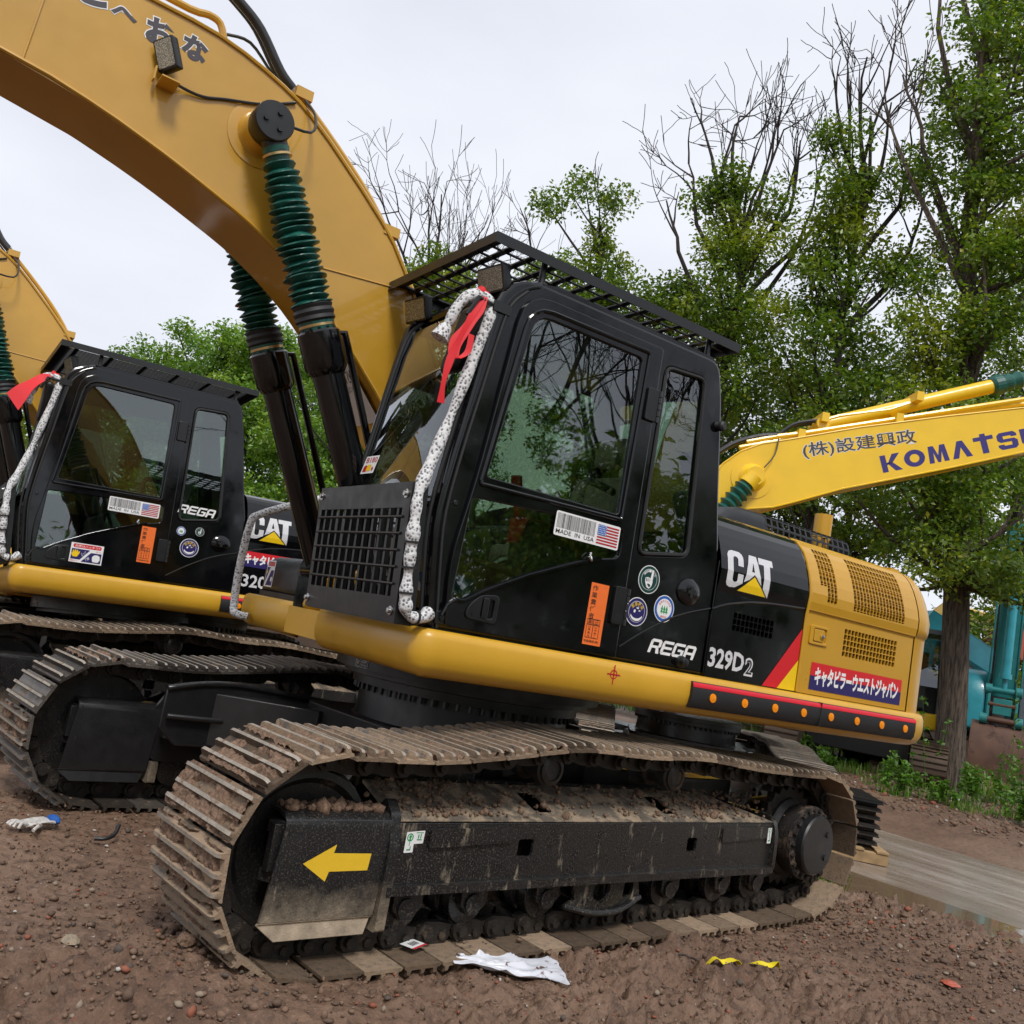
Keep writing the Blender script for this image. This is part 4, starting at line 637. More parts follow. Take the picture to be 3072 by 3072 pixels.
        for i, ch in enumerate('山原高志'): D.k = 2; D.text(ch, 0.269, z + 0.088 - 0.016 * i, 0.252, z + 0.100 - 0.016 * i, 'ink')
        for i, ch in enumerate('山中伸二'): D.k = 2; D.text(ch, 0.227, z + 0.088 - 0.016 * i, 0.210, z + 0.100 - 0.016 * i, 'ink')
        D.k = 2; D.text('宅島建設(株)', 0.286, z + 0.010, 0.186, z + 0.026, 'ink', 0.006); D.build('name_sticker', dr)
        def rega(x0, x1, z0, z1, par, rzz=None):
            D = Decal(side(YC + 0.001), ['white']); t_ = 0.24; w = (x1 - x0) / 4.25; h = z1 - z0
            LT = {'R': [rect(0, 0, t_, .86), [(0, .86), (.14, 1), (.86, 1), (1, .86), (1, .80), (0, .80)], [(.76, .8), (1, .8), (1, .52), (.90, .42), (.76, .42)], rect(.24, .36, .84, .54), [(.6, .36), (.86, .36), (1.0, 0), (.72, 0)]], 'E': [rect(0, .14, t_, .86), [(0, .80), (0, .86), (.14, 1), (1, 1), (1, .80)], rect(.24, .41, .95, .59), [(0, .2), (1, .2), (1, 0), (.14, 0), (0, .14)]], 'G': [rect(0, .14, t_, .86), [(0, .80), (0, .86), (.14, 1), (1, 1), (1, .80)], [(0, .2), (1, .2), (1, .14), (.86, 0), (.14, 0), (0, .14)], rect(.76, .2, 1, .55), rect(.45, .40, .76, .58)], 'A': [rect(0, 0, t_, .86), [(0, .80), (0, .86), (.14, 1), (.86, 1), (1, .86), (1, .80)], rect(.76, 0, 1, .80), rect(.24, .32, .76, .5)]}
            for i, ch in enumerate('REGA'): D.k = 1; D.polys([[(x0 + w * (i * 1.08 + u) - 0.30 * h * (v_ - 0.5), z0 + v_ * h) for u, v_ in p] for p in LT[ch]], 'white')
            D.build('letter_sticker', par, rzz)
        def ring(cx, cz, r, outer, inner, name): D = Decal(side(YC + 0.001), ['white', 'dark_green', 'navy', 'sticker_blue', 'sign_green', 'sticker_yellow', 'red']); D.poly(disc(cx, cz, r), 'white').poly(disc(cx, cz, r * 0.94), outer).poly(disc(cx, cz, r * 0.74), 'white'); D.poly(disc(cx, cz, r * 0.71), inner); return D
        def around(D, s_, cx, cz, r, h, a0, a1, mat):
            k = D.k
            for i, ch in enumerate(s_):
                a = R(a0 + (a1 - a0) * i / max(1, len(s_) - 1)); D.k = k; px, pz = cx - r * math.sin(a), cz + r * math.cos(a); D.text(ch, px + h / 2, pz - h / 2, px - h / 2, pz + h / 2, mat, 0.01, rot=a)
        g_ = (-0.115, 1.895, 0.078) if v == 1 else (-0.215, 1.945, 0.040); D = ring(*g_, 'dark_green', 'dark_green', 'g'); cx, cz, r = g_; s_ = r / 0.078
        if v == 1: around(D, '建設現場一万人ビル', cx, cz, r * 0.6, 0.013, -55, 55, 'white')
        q = lambda pts: [(cx - a * s_, cz + b_ * s_) for a, b_ in pts]
        D.poly(q(rnd([(-0.03, -0.012), (-0.03, 0.008), (-0.012, 0.012), (0.012, 0.008), (0.026, -0.005), (0.022, -0.032), (0.005, -0.05), (-0.015, -0.042)], 0.006)), 'white').poly(q([(0.006, 0.0), (0.012, 0.055), (0.024, 0.055), (0.024, 0.0)]), 'white'); D.k = 6
        D.polys([q(rect(-0.024 + 0.011 * i, -0.012, -0.018 + 0.011 * i, 0.006)) for i in range(3)], 'dark_green').poly(q(rnd([(-0.012, -0.028), (-0.010, -0.022), (0.008, -0.024), (0.014, -0.034), (0.004, -0.042)], 0.004)), 'dark_green'); D.build('hand_sign_sticker', root, rz)
        b_ = (-0.062, 1.71, 0.078) if v == 1 else (-0.145, 1.785, 0.085); D = ring(*b_, 'navy', 'navy', 'b'); cx, cz, r = b_; s_ = r / 0.078; q = lambda pts: [(cx - a * s_, cz + c_ * s_) for a, c_ in pts]; D.k = 5
        around(D, '低騒音型', cx, cz, r * 0.55, 0.020 * s_, 50, -50, 'sticker_yellow'); D.k = 5; sm = [(0.045 * math.cos(a), -0.012 + 0.038 * math.sin(a)) for a in np.linspace(R(200), R(340), 10)] + [(0.042 * math.cos(a), -0.006 + 0.030 * math.sin(a)) for a in np.linspace(R(340), R(200), 10)]
        D.poly(q(sm), 'white').poly(q([(-0.024, 0.004), (-0.016, 0.012), (-0.008, 0.006), (-0.012, -0.006), (-0.022, -0.006)]), 'white').polys([q([(0.012, 0.002), (0.028, 0.008), (0.012, 0.012)]), q([(-0.012, 0.03), (-0.004, 0.02), (0.004, 0.03), (0.008, 0.02), (0.014, 0.03), (0.008, 0.016), (-0.004, 0.016)])], 'white'); D.build('low_noise_sticker', root, rz)
        t_ = (-0.258, 1.758, 0.075) if v == 1 else (-0.05, 1.925, 0.040); D = ring(*t_, 'sticker_blue', 'white', 't'); cx, cz, r = t_; s_ = r / 0.075; q = lambda pts: [(cx - a * s_, cz + c_ * s_) for a, c_ in pts]; D.k = 5
        for i in (-1, 0, 1): D.polys([q([(0.018 * i - 0.009, -0.006), (0.018 * i, 0.02), (0.018 * i + 0.009, -0.006)]), q([(0.018 * i - 0.010, -0.022), (0.018 * i, 0.004), (0.018 * i + 0.010, -0.022)]), q(rect(0.018 * i - 0.002, -0.03, 0.018 * i + 0.002, -0.022))], 'sign_green'); D.k = 5
        if v == 1: around(D, '排出ガス対策型', cx, cz, r * 0.58, 0.012, 60, -60, 'red'); D.k = 5; D.text('建設省', cx + 0.022, cz - 0.05, cx - 0.022, cz - 0.038, 'red')
        D.build('emission_sticker', root, rz)
        if v == 1: rega(-0.195, -0.545, 1.51, 1.588, root, rz); cat_logo(hoodmap, -0.685, -1.085, 1.955, 2.185, 'maker_logo', hood, None)
        else: rega(0.0, -0.325, 2.09, 2.168, root, rz); cat_logo(hoodmap, -0.66, -1.07, 1.96, 2.20, 'maker_logo', hood, None)
        if v == 1:
            D = Decal(hoodmap, ['pale_grey', 'ink', 'red', 'sticker_yellow'], PZ); D.text('329D', -0.645, 1.49, -0.945, 1.605, 'pale_grey', 0.03); D.k = 1; D.text('2', -0.955, 1.477, -1.03, 1.585, 'pale_grey', 0.045).text('2', -0.966, 1.489, -1.019, 1.573, 'ink', 0.0); D.k = 1
            D.poly([(-1.424, 1.825), (-1.424, 1.63), (-1.26, 1.44), (-1.125, 1.44)], 'red').poly([(-1.424, 1.63), (-1.424, 1.44), (-1.26, 1.44)], 'sticker_yellow'); D.build('model_sticker', hood)
            D = Decal(hoodmap, ['red', 'navy', 'white'], PZ); D.poly([(-1.555, 1.555), (-1.555, 1.637), (-2.525, 1.637), (-2.525, 1.555)], 'red').poly([(-1.555, 1.468), (-1.555, 1.5549), (-2.525, 1.5549), (-2.525, 1.468)], 'navy').text('キャタピラーウエストジャパン', -1.60, 1.495, -2.49, 1.615, 'white', 0.045); D.build('name_banner', sdr)
            D = Decal(lambda a, b_, w: (1.205 + 0.05 + w - (b_ - 2.23) * 0.13, a, b_), ['white', 'flag_red', 'sticker_yellow']); D.poly([(0.52, 2.185), (0.68, 2.185), (0.70, 2.285), (0.54, 2.285)], 'white').text('B180', 0.555, 2.245, 0.685, 2.277, 'flag_red', 0.02).poly([(0.54, 2.195), (0.545, 2.225), (0.57, 2.235), (0.60, 2.22), (0.58, 2.195)], 'flag_red').poly([(0.58, 2.198), (0.59, 2.235), (0.635, 2.235), (0.635, 2.2)], 'sticker_yellow').poly(disc(0.657, 2.21, 0.011), 'flag_red'); D.build('number_sticker', cb)
        else:
            D = Decal(hoodmap, ['red', 'navy', 'white', 'pale_grey'], PZ); D.poly(rect(-0.645, 1.77, -1.40, 1.845), 'red').poly(rect(-0.645, 1.70, -1.40, 1.7699), 'navy').text('キャタピラーウエスト', -0.66, 1.725, -1.38, 1.825, 'white', 0.045); D.k = 1; D.text('320D', -0.665, 1.51, -1.02, 1.63, 'pale_grey', 0.02); D.build('name_banner', hood)
            D = Decal(side(Y1 + 0.0005), ['white', 'red', 'navy', 'sticker_yellow']); D.poly(rect(0.83, 1.51, 0.57, 1.675), 'white').poly(rnd(rect(0.812, 1.635, 0.588, 1.667), 0.012), 'red').text('合図はハッキリ!!', 0.80, 1.641, 0.60, 1.661, 'white', 0.01); D.k = 2; D.poly([(0.82, 1.535), (0.82, 1.625), (0.675, 1.625), (0.745, 1.535)], 'navy').poly([(0.735, 1.52), (0.58, 1.52), (0.58, 1.605), (0.665, 1.605)], 'navy')
            hand = lambda cx, cz, s_, k: [(cx - s_ * a, cz + s_ * b_) for a, b_ in rnd([(-1, -.2), (-.6, -.9), (.5, -.9), (.9, -.1), (1.1, .6), (.75, .6), (.6, .2), (.5, .95), (.25, .95), (.15, .35), (0, 1.0), (-.25, 1.0), (-.3, .35), (-.5, .85), (-.75, .8), (-.7, .1), (-.95, .1)] if k else [(-.9, -.3), (-.7, -.9), (.6, -.9), (.95, -.2), (.8, .7), (.2, .95), (-.5, .85), (-.95, .4)], 0.08)]
            D.poly(hand(0.787, 1.585, 0.032, 1), 'sticker_yellow').poly(hand(0.62, 1.56, 0.034, 0), 'white').text('止って', 0.745, 1.575, 0.70, 1.605, 'white', rot=-0.6); D.k = 4; D.text('了解', 0.71, 1.535, 0.67, 1.56, 'white', rot=-0.6); D.k = 3; D.text('合図はパー', 0.825, 1.517, 0.75, 1.530, 'red'); D.k = 3; D.text('グー', 0.63, 1.61, 0.585, 1.626, 'red'); D.build('hand_signal_sticker', dr)
            mb = MB()
    boom(root, rz, v, da)
def ang(px, pz, a, ox=0.42, oz=1.90):
    c_, s_ = math.cos(a), math.sin(a); return (ox + (px - ox) * c_ - (pz - oz) * s_, oz + (px - ox) * s_ + (pz - oz) * c_)
def boom(root, rz, v, da):
    A = lambda p: ang(p[0], p[1], da)
    lo = [(5.9, 3.02), (5.2, 3.36), (4.5, 3.60), (3.9, 3.71), (3.363, 3.735), (2.956, 3.672), (2.685, 3.602), (2.484, 3.541), (2.261, 3.463), (2.058, 3.387), (1.842, 3.277), (1.64, 3.145), (1.474, 3.007), (1.15, 2.712), (0.80, 2.30), (0.55, 1.80)]
    hi = [(0.28, 1.80), (0.40, 2.25), (0.72, 2.90), (1.112, 3.491), (1.323, 3.731), (1.651, 3.992), (1.80, 4.10), (1.949, 4.190), (2.174, 4.274), (2.433, 4.333), (2.769, 4.345), (3.3, 4.34), (4.0, 4.24), (4.8, 3.98), (5.9, 3.48)]
    pts = [A(p) for p in lo[::-1]] ; top = [A(p) for p in hi]; poly = [A(p) for p in lo] + top
    mb = MB(); mb.prism(poly, -0.243, 0.243)
    for yy, s_ in ((0.245, 1), (-0.245, -1)):   # plate edges and weld lines
        mb.tube([(x, yy + s_ * 0.002, z) for x, z in [A((a, b_ + 0.012)) for a, b_ in lo]], 0.011, 6, sub=2); mb.tube([(x, yy + s_ * 0.002, z) for x, z in [A((a, b_ - 0.012)) for a, b_ in hi[1:]]], 0.012, 6, sub=2)
    w1, w2 = A((3.232, 4.33)), A((3.268, 3.74)); mb.tube([(w1[0], 0.244, w1[1]), (w2[0], 0.244, w2[1])], 0.006, 6); w1, w2 = A((1.86, 3.29)), A((1.05, 3.38)); mb.tube([(w1[0], 0.244, w1[1]), (w2[0], 0.244, w2[1])], 0.006, 6)
    px, pz = A((2.115, 3.895))
    for s_ in (1, -1): mb.lathe((px, s_ * 0.242, pz), (0, s_, 0), [(0.182, 0), (0.182, 0.006), (0.172, 0.008), (0.13, 0.010), (0.115, 0.03), (0.105, 0.10), (0.105, 0.105), (0, 0.105)], 40)
    bo = mb.build('boom', 'yellow_boom', root, rz=rz, smooth=30)
    mb = MB()
    for yy in (0.17, -0.05):
        mb.tube([(A(p)[0], yy, A(p)[1]) for p in ((3.6, 4.42), (2.9, 4.43), (2.60, 4.425), (2.50, 4.445), (2.435, 4.43), (2.40, 4.36))], 0.021, 8, sub=3)
        mb.tube([(A(p)[0], yy + 0.02, A(p)[1]) for p in ((1.93, 4.24), (1.66, 4.05), (1.40, 3.84), (1.18, 3.60), (0.98, 3.35), (0.85, 3.15))], 0.020, 8, sub=3)
    for p in ((1.93, 4.24), (1.25, 3.69)): q = A(p); mb.box(q[0] - 0.05, q[0] + 0.05, -0.12, 0.25, q[1] - 0.03, q[1] + 0.03)
    mb.build('boom_pipe', 'yellow_boom', bo)
    mb = MB()
    for yy, dz in ((0.17, 0), (0.06, 0.06)):
        mb.tube([(A(p)[0], yy, A(p)[1] + dz) for p in ((3.0, 4.98), (2.6, 4.72), (2.36, 4.60), (2.22, 4.51), (2.07, 4.34), (1.98, 4.275))], 0.027, 10, sub=4)
        e = A((1.98, 4.27)); e2 = A((1.91, 4.22)); mb.cyl((e[0], yy, e[1] + dz), (e2[0], yy, e2[1] + dz * 0.4), 0.03, 12, 1)
    mb.tube([(A(p)[0], 0.12, A(p)[1]) for p in ((2.38, 4.42), (2.25, 4.44), (2.1, 4.33), (1.98, 4.24))], 0.009, 6, sub=4); mb.build('hydraulic_hose', ['hose', 'steel'], bo)
    mb = MB(); e = A((1.92, 4.20)); mb.tube([(e[0], 0.25, e[1]), (e[0] - 0.05, 0.33, e[1] - 0.10), (e[0] - 0.02, 0.42, e[1] - 0.25), (px - 0.03, 0.44, pz + 0.02), (px - 0.1, 0.44, pz)], 0.008, 6, sub=4); mb.build('grease_line', 'hose', bo)
    if v < 3:
        q = A((2.665, 3.955)); lamp(bo, (q[0] + 0.02, 0.33, q[1] + 0.09), (0.72, 0.62, -0.25), (0.5, 0, 1), 0.12, 0.165, None); mb = MB(); mb.bar((q[0] - 0.03, 0.24, q[1] - 0.045), (q[0] - 0.03, 0.38, q[1] - 0.045), 0.09, 0.008); mb.bar((q[0] + 0.04, 0.29, q[1] - 0.05), (q[0] + 0.04, 0.29, q[1] + 0.02), 0.05, 0.008); mb.build('lamp_bracket', 'yellow_boom', bo)
        mb = MB(); mb.tube([(A(p)[0], y, A(p)[1]) for p, y in (((2.62, 3.93), 0.33), ((2.56, 3.945), 0.27), ((2.45, 3.955), 0.255), ((2.33, 4.0), 0.252), ((2.2, 4.04), 0.26), ((2.1, 4.085), 0.255), ((1.97, 4.16), 0.255))], 0.008, 6, sub=4); mb.build('lamp_wire', 'hose', bo)
    if v == 1:
        D = Decal(lambda a, b_, w: (a, 0.2435 + w, b_), ['white', 'charcoal'])
        for ch, x, z, r_, s_ in (('お', 2.72, 4.185, -0.10, 0.15), ('な', 2.54, 4.19, -0.02, 0.145), ('へ', 2.90, 4.19, -0.16, 0.14), ('こ', 3.06, 4.22, -0.2, 0.15)):
            D.k = 1; h = s_ if ch != 'へ' else 0.075; D.text(ch, x + s_ / 2, z - h / 2, x - s_ / 2, z + h / 2, 'white', 0.085, rot=r_); D.k = 2; D.text(ch, x + s_ / 2 - .006, z - h / 2 + .006, x - s_ / 2 + .006, z + h / 2 - .006, 'charcoal', 0.05, rot=r_)
        D.build('boom_lettering', bo)
        D = Decal(lambda a, b_, w: (b_, a, 0), ['white', 'ink']); p0, p1 = Vector((1.36, 0, 2.905)), Vector((0.90, 0, 2.42)); dv = (p1 - p0).normalized(); nv = Vector((dv.z, 0, -dv.x)); nv = nv if nv.z < 0 else -nv
        D.fn = lambda a, b_, w: tuple(p0 + dv * (b_ * 1.0) + Vector((0, a, 0)) + nv * (w + 0.004)); D.poly(rect(-0.17, 0.02, 0.17, 0.45), 'white').text('作業半径内立入禁止', -0.1, 0.2, 0.1, 0.24, 'ink'); D.text('TAKASK', -0.14, 0.1, 0.14, 0.18, 'ink'); D.build('warning_plate', bo)
    # cylinders
    bx, bz = (0.985, 1.64); pin = Vector((px, 0, pz)); bot = Vector((bx, 0, bz)); d = (bot - pin).normalized(); Lc = (bot - pin).length
    for s_ in (1, -1):
        off = Vector((0, s_ * 0.40, 0)); P = pin + off; mb = MB(); h0 = Lc - 1.42
        mb.lathe(P + d * h0, d, [(0.06, 0), (0.108, 0.0), (0.118, 0.012), (0.118, 0.20), (0.098, 0.235), (0.088, 0.245), (0.088, 1.35), (0.06, 1.42)], 32)
        for i in range(12): a = 2 * PI * i / 12; e1 = d.orthogonal().normalized(); e2 = d.cross(e1); c_ = P + d * (h0 - 0.012) + (e1 * math.cos(a) + e2 * math.sin(a)) * 0.09; mb.cyl(c_, c_ + d * 0.014, 0.012, 6)
        e1 = Vector((-d.z, 0, d.x)); e1 = e1 if e1.x < 0 else -e1
        mb.tube([P + d * (h0 + 0.03) + e1 * 0.11, P + d * (h0 + 0.03) + e1 * 0.155, P + d * (h0 + 0.12) + e1 * 0.155, P + d * (Lc - 0.12) + e1 * 0.135], 0.021, 8); mb.cyl(P + d * (Lc - 0.02) - Vector((0, 0.1, 0)), P + d * (Lc - 0.02) + Vector((0, 0.1, 0)), 0.1, 20); mb.box(bx - 0.12, bx + 0.1, s_ * 0.4 - 0.11, s_ * 0.4 + 0.11, 1.40, 1.60)
        cy = mb.build('boom_cylinder', 'black', root, rz=rz, smooth=35)
        mb = MB(); mb.lathe(P - Vector((0, s_ * 0.052, 0)), (0, s_, 0), [(0.10, 0), (0.108, 0.02), (0.108, 0.128), (0.103, 0.136), (0, 0.138)], 36)
        mb.cyl(P, P + d * 0.15, 0.07, 16)
        for a in (90, 210, 330): c_ = P + Vector((math.cos(R(a + 20)) * 0.05, s_ * 0.084, math.sin(R(a + 20)) * 0.05)); mb.cyl(c_, c_ + Vector((0, s_ * 0.014, 0)), 0.015, 6)
        mb.build('rod_end', 'black_satin', cy, smooth=35)
        # green pleated boot
        rg = random.Random(11 + s_ + v); mb = MB(); e1 = d.orthogonal().normalized(); e2 = d.cross(e1); n = 28; rs = []; nf = 21; l0, l1 = 0.19, h0 - 0.13
        for i in range(nf * 2 + 1):
            f = i / (nf * 2); pk = i % 2; r = (0.112 if pk else 0.076) * (1.0 + rg.uniform(-0.06, 0.06)); r *= 0.82 + 0.18 * min(1, f * 5); ph = rg.uniform(0, 6.28); am = rg.uniform(0.02, 0.09); lean = rg.uniform(-0.012, 0.012); c_ = P + d * (l0 + (l1 - l0) * (f ** 0.92)) + e1 * rg.uniform(-0.006, 0.006)
            if pk: rs.append([c_ - d * 0.006 + (e1 * math.cos(a) + e2 * math.sin(a)) * r * 0.985 * (1 + am * math.cos(2 * a + ph)) + d * lean * math.cos(a + ph) for a in np.linspace(0, 2 * PI, n, endpoint=False)])
            rs.append([c_ + (e1 * math.cos(a) + e2 * math.sin(a)) * r * (1 + am * math.cos(2 * a + ph) + 0.03 * math.cos(5 * a + ph)) + d * lean * math.cos(a + ph) for a in np.linspace(0, 2 * PI, n, endpoint=False)])
        rs.insert(0, [P + d * 0.12 + (e1 * math.cos(a) + e2 * math.sin(a)) * 0.074 for a in np.linspace(0, 2 * PI, n, endpoint=False)]); mb.rings(rs, 0, caps=False); mb.lathe(P + d * (h0 - 0.05), d, [(0.102, -0.01), (0.096, 0.05)], n, 0, caps=False)
        bt = mb.build('rod_boot', 'bellows', cy, smooth=0)
        mb = MB(); mb.lathe(P + d * (h0 - 0.15), d, [(0.09, 0), (0.112, 0.012), (0.104, 0.03), (0.114, 0.05), (0.106, 0.07), (0.112, 0.09), (0.098, 0.105), (0.09, 0.11)], 24); mb.build('boot_wrapping', 'rubber', bt, smooth=25)
        mb = MB(); mb.lathe(P + d * (h0 - 0.035), d, [(0.096, 0), (0.1, 0.002), (0.1, 0.016), (0.096, 0.018)], 24); mb.build('hose_clamp', 'brass', bt); mb = MB(); mb.lathe(P + d * 0.155, d, [(0.077, 0), (0.08, 0.002), (0.08, 0.014), (0.077, 0.016)], 24); mb.build('hose_clamp', 'brass', bt)
    mb = MB()
    for yy in (0.29, -0.29): mb.prism(rnd([(0.05, 1.40), (1.12, 1.40), (1.05, 1.58), (0.7, 1.75), (0.6, 2.02), (0.3, 2.05), (0.05, 1.7)], 0.06), yy - 0.02, yy + 0.02)
    mb.build('boom_bracket', 'yellow', root, rz=rz, bevel=0.005)
    mb = MB(); mb.tube([(1.12, -1.20, 1.27), (1.2, -1.25, 1.28), (1.2, -1.31, 1.345), (1.2, -1.36, 1.565), (1.2, -1.34, 1.90), (1.14, -1.34, 2.0), (0.8, -1.36, 2.17), (0.4, -1.36, 2.35), (0.3, -1.36, 2.3), (0.3, -1.36, 1.75)], 0.028, 10, sub=5); mb.build('handrail', 'wrap', root, rz=rz)
def ribbon(root_mat, label, seed, kind=0):
    """red cloth tied to the top of a hand rail: a thing of its own"""
    rg = random.Random(seed); mb = MB(); B = Vector((1.215, 1.405, 3.045))
    def add(path, w, tw): mb2 = strip(path, w, 0.003, tw=tw); mb.add(mb2.v, mb2.f)
    for k in range(9): a0, a1 = 2 * PI * k / 8, 2 * PI * (k + 1) / 8; 
    mb.lathe(B + Vector((-0.01, -0.02, 0.015)), (0.75, 0, 0.35), [(0.034, -0.03), (0.038, -0.018), (0.033, 0.0), (0.039, 0.014), (0.034, 0.03)], 14)
    if kind == 0:
        pts = [B + Vector((0.0, 0.035, -0.01)), B + Vector((0.02, 0.045, -0.08)), B + Vector((0.065, 0.045, -0.18)), B + Vector((0.11, 0.04, -0.28)), B + Vector((0.105, 0.05, -0.355)), B + Vector((0.05, 0.06, -0.31)), B + Vector((0.045, 0.06, -0.22))]
        P = smooth_path(pts, 5); add(P, [0.03 + 0.032 * math.sin(PI * min(1, i / len(P) * 1.25)) for i in range(len(P))], [Vector((0.75, -0.35, 0.25 * math.sin(i * 0.5))) for i in range(len(P))])
        pts = [B + Vector((0.015, 0.04, -0.02)), B + Vector((0.075, 0.05, -0.18)), B + Vector((0.12, 0.05, -0.33)), B + Vector((0.135, 0.045, -0.47)), B + Vector((0.13, 0.045, -0.58))]; P = smooth_path(pts, 5); add(P, [0.03 + 0.008 * math.sin(i * 0.7) for i in range(len(P))], [Vector((0.8, -0.5 + 0.5 * math.sin(i * 0.25), 0.1)) for i in range(len(P))])
    else:
        pts = [B + Vector((0.02, 0.03, -0.0)), B + Vector((0.09, 0.04, -0.05)), B + Vector((0.18, 0.05, -0.16)), B + Vector((0.26, 0.05, -0.30))]; P = smooth_path(pts, 6); add(P, [0.03 + 0.16 * (i / len(P)) for i in range(len(P))], [Vector((0.5, -0.45 + 0.25 * math.sin(i * 0.5), 0.65)) for i in range(len(P))])
    o = mb.build('red_ribbon', 'red_cloth', None, smooth=60); o.matrix_world = root_mat; return tag(o, label, 'ribbon')
# ------------------------------------------------------------------ ground, road, puddle
def sstep(a, b_, x): t_ = np.clip((x - a) / (b_ - a), 0, 1); return t_ * t_ * (3 - 2 * t_)
def gh(x, y):
    """smooth ground height"""
    x = np.asarray(x, float); y = np.asarray(y, float); e = 0.35 * (fbm(x * 0.4 + 3, y * 0.4, 3, 5) - 0.5) * 2
    h = -0.15 * sstep(-2.9, -4.1, x + e * 0.8) + 0.20 * sstep(-8.2, -9.6, x + e) + 0.10 * sstep(-10, -13, x)
    h = h - 0.17 * sstep(-2.0, -3.4, y) * sstep(-4.0, -3.0, x) + 0.13 * np.exp(-((x - 2.32) ** 2 / 0.12 + (y - 1.4) ** 2 / 0.16)) + 0.05 * np.exp(-((x - 1.9) ** 2 / 0.3 + (y - 1.85) ** 2 / 0.05)) + 0.05 * np.exp(-((x + 2.5) ** 2 / 0.2 + (y - 1.8) ** 2 / 0.8))
    return h
def axis(lo, hi, d, far):
    a = [lo]; s_ = d
    while a[-1] > -far: s_ *= 1.22; a.append(a[-1] - s_)
    b_ = [hi]; s_ = d
    while b_[-1] < far: s_ *= 1.22; b_.append(b_[-1] + s_)
    return np.array(a[::-1] + list(np.arange(lo + d, hi - d / 2, d)) + b_)
def grid_mesh(X, Y, Z, name, mat, parent=None, smooth=True):
    nx, ny = X.shape; v = np.stack([X, Y, Z], -1).reshape(-1, 3); i = np.arange(nx * ny).reshape(nx, ny); f = np.stack([i[:-1, :-1], i[1:, :-1], i[1:, 1:], i[:-1, 1:]], -1).reshape(-1, 4)
    me = bpy.data.meshes.new(name); me.vertices.add(len(v)); me.vertices.foreach_set('co', v.ravel()); me.loops.add(f.size); me.loops.foreach_set('vertex_index', f.ravel()); me.polygons.add(len(f)); me.polygons.foreach_set('loop_start', np.arange(len(f)) * 4)
    me.update(calc_edges=True); me.polygons.foreach_set('use_smooth', np.full(len(f), smooth)); me.materials.append(MATS[mat]); o = bpy.data.objects.new(name, me); COL.objects.link(o); return o
m, t, b, N_, L_ = newmat('mud_ground')
n1 = noise(t, 0.55, 6, 0.6); n2 = noise(t, 9, 8, 0.7); n3 = noise(t, 55, 5, 0.65)
c = mixc(t, ramp(t, n2.outputs['Fac'], [(0.3, 0), (0.7, 1)]).outputs[0], (0.085, 0.045, 0.028), (0.19, 0.112, 0.070)); c = mixc(t, ramp(t, n1.outputs['Fac'], [(0.42, 0), (0.62, 0.75)]).outputs[0], c, (0.25, 0.158, 0.103)); c = mixc(t, ramp(t, noise(t, 20, 6, 0.7).outputs['Fac'], [(0.5, 0.0), (0.62, 0.75)]).outputs[0], c, (0.07, 0.037, 0.024)); c = mixc(t, ramp(t, n3.outputs['Fac'], [(0.56, 0), (0.72, 0.6)]).outputs[0], c, (0.28, 0.175, 0.115))
n5 = noise(t, 38, 2, 0.5); c = mixc(t, ramp(t, n5.outputs['Fac'], [(0.72, 0), (0.74, 0.8)]).outputs[0], c, (0.22, 0.055, 0.025)); n6 = noise(t, 47, 2, 0.5); c = mixc(t, ramp(t, n6.outputs['Fac'], [(0.75, 0), (0.76, 0.9)]).outputs[0], c, (0.5, 0.48, 0.44))
L_(c, b.inputs['Base Color']); L_(ramp(t, n1.outputs['Fac'], [(0.38, 0.8), (0.62, 0.42)]).outputs[0], b.inputs['Roughness']); bump(t, b, mixc(t, 0.5, n2.outputs['Fac'], n3.outputs['Fac']), 0.9, 0.03)
m, t, b, N_, L_ = newmat('wet_road')
n1 = noise(t, 0.8, 6, 0.6, stretch=(3.0, 0.35, 1)); n2 = noise(t, 4, 7, 0.7, stretch=(2.2, 0.5, 1))
c = mixc(t, ramp(t, n1.outputs['Fac'], [(0.35, 0), (0.65, 1)]).outputs[0], (0.17, 0.13, 0.10), (0.42, 0.36, 0.315)); L_(mixc(t, ramp(t, n2.outputs['Fac'], [(0.46, 0), (0.62, 0.8)]).outputs[0], c, (0.15, 0.10, 0.068)), b.inputs['Base Color'])  # pale streaks put part of the wet sky reflection into the colour
L_(ramp(t, n2.outputs['Fac'], [(0.36, 0.04), (0.62, 0.34)]).outputs[0], b.inputs['Roughness']); bump(t, b, noise(t, 6, 7, 0.7, stretch=(2.5, 0.6, 1)).outputs['Fac'], 0.16, 0.03)
ax, ay = axis(-4.4, 3.9, 0.0145, 420), axis(-2.4, 4.2, 0.0145, 420); X, Y = np.meshgrid(ax, ay, indexing='ij')
def relief(X, Y):
    """clods and lumps on top of the smooth height"""
    amp = 0.30 + 1.15 * sstep(0.42, 0.60, fbm(X * 0.55 + 9, Y * 0.55, 3, 3)); rise = np.clip(sstep(-4.7, -3.8, X) + sstep(-8.8, -9.6, X), 0, 1)
    return amp * (0.12 + 0.88 * rise) * ((fbm(X * 2.2, Y * 2.2, 3, 1) - 0.5) * 0.08 + (fbm(X * 6 + Y * 2, Y * 8, 3, 2, 0.6) - 0.5) * 0.075 + np.clip(fbm(X * 13, Y * 13 + X * 4, 3, 8, 0.6) - 0.46, 0, 1) * 0.15 + (vnoise(X * 33, Y * 33, 4) - 0.5) * 0.018 + (vnoise(X * 61, Y * 61, 14) - 0.5) * 0.012)
def gf(x, y): x = np.asarray(x, float); y = np.asarray(y, float); return gh(x, y) + relief(x, y) * (x > -4.4)
def gz(x, y): return float(gf(x, y))
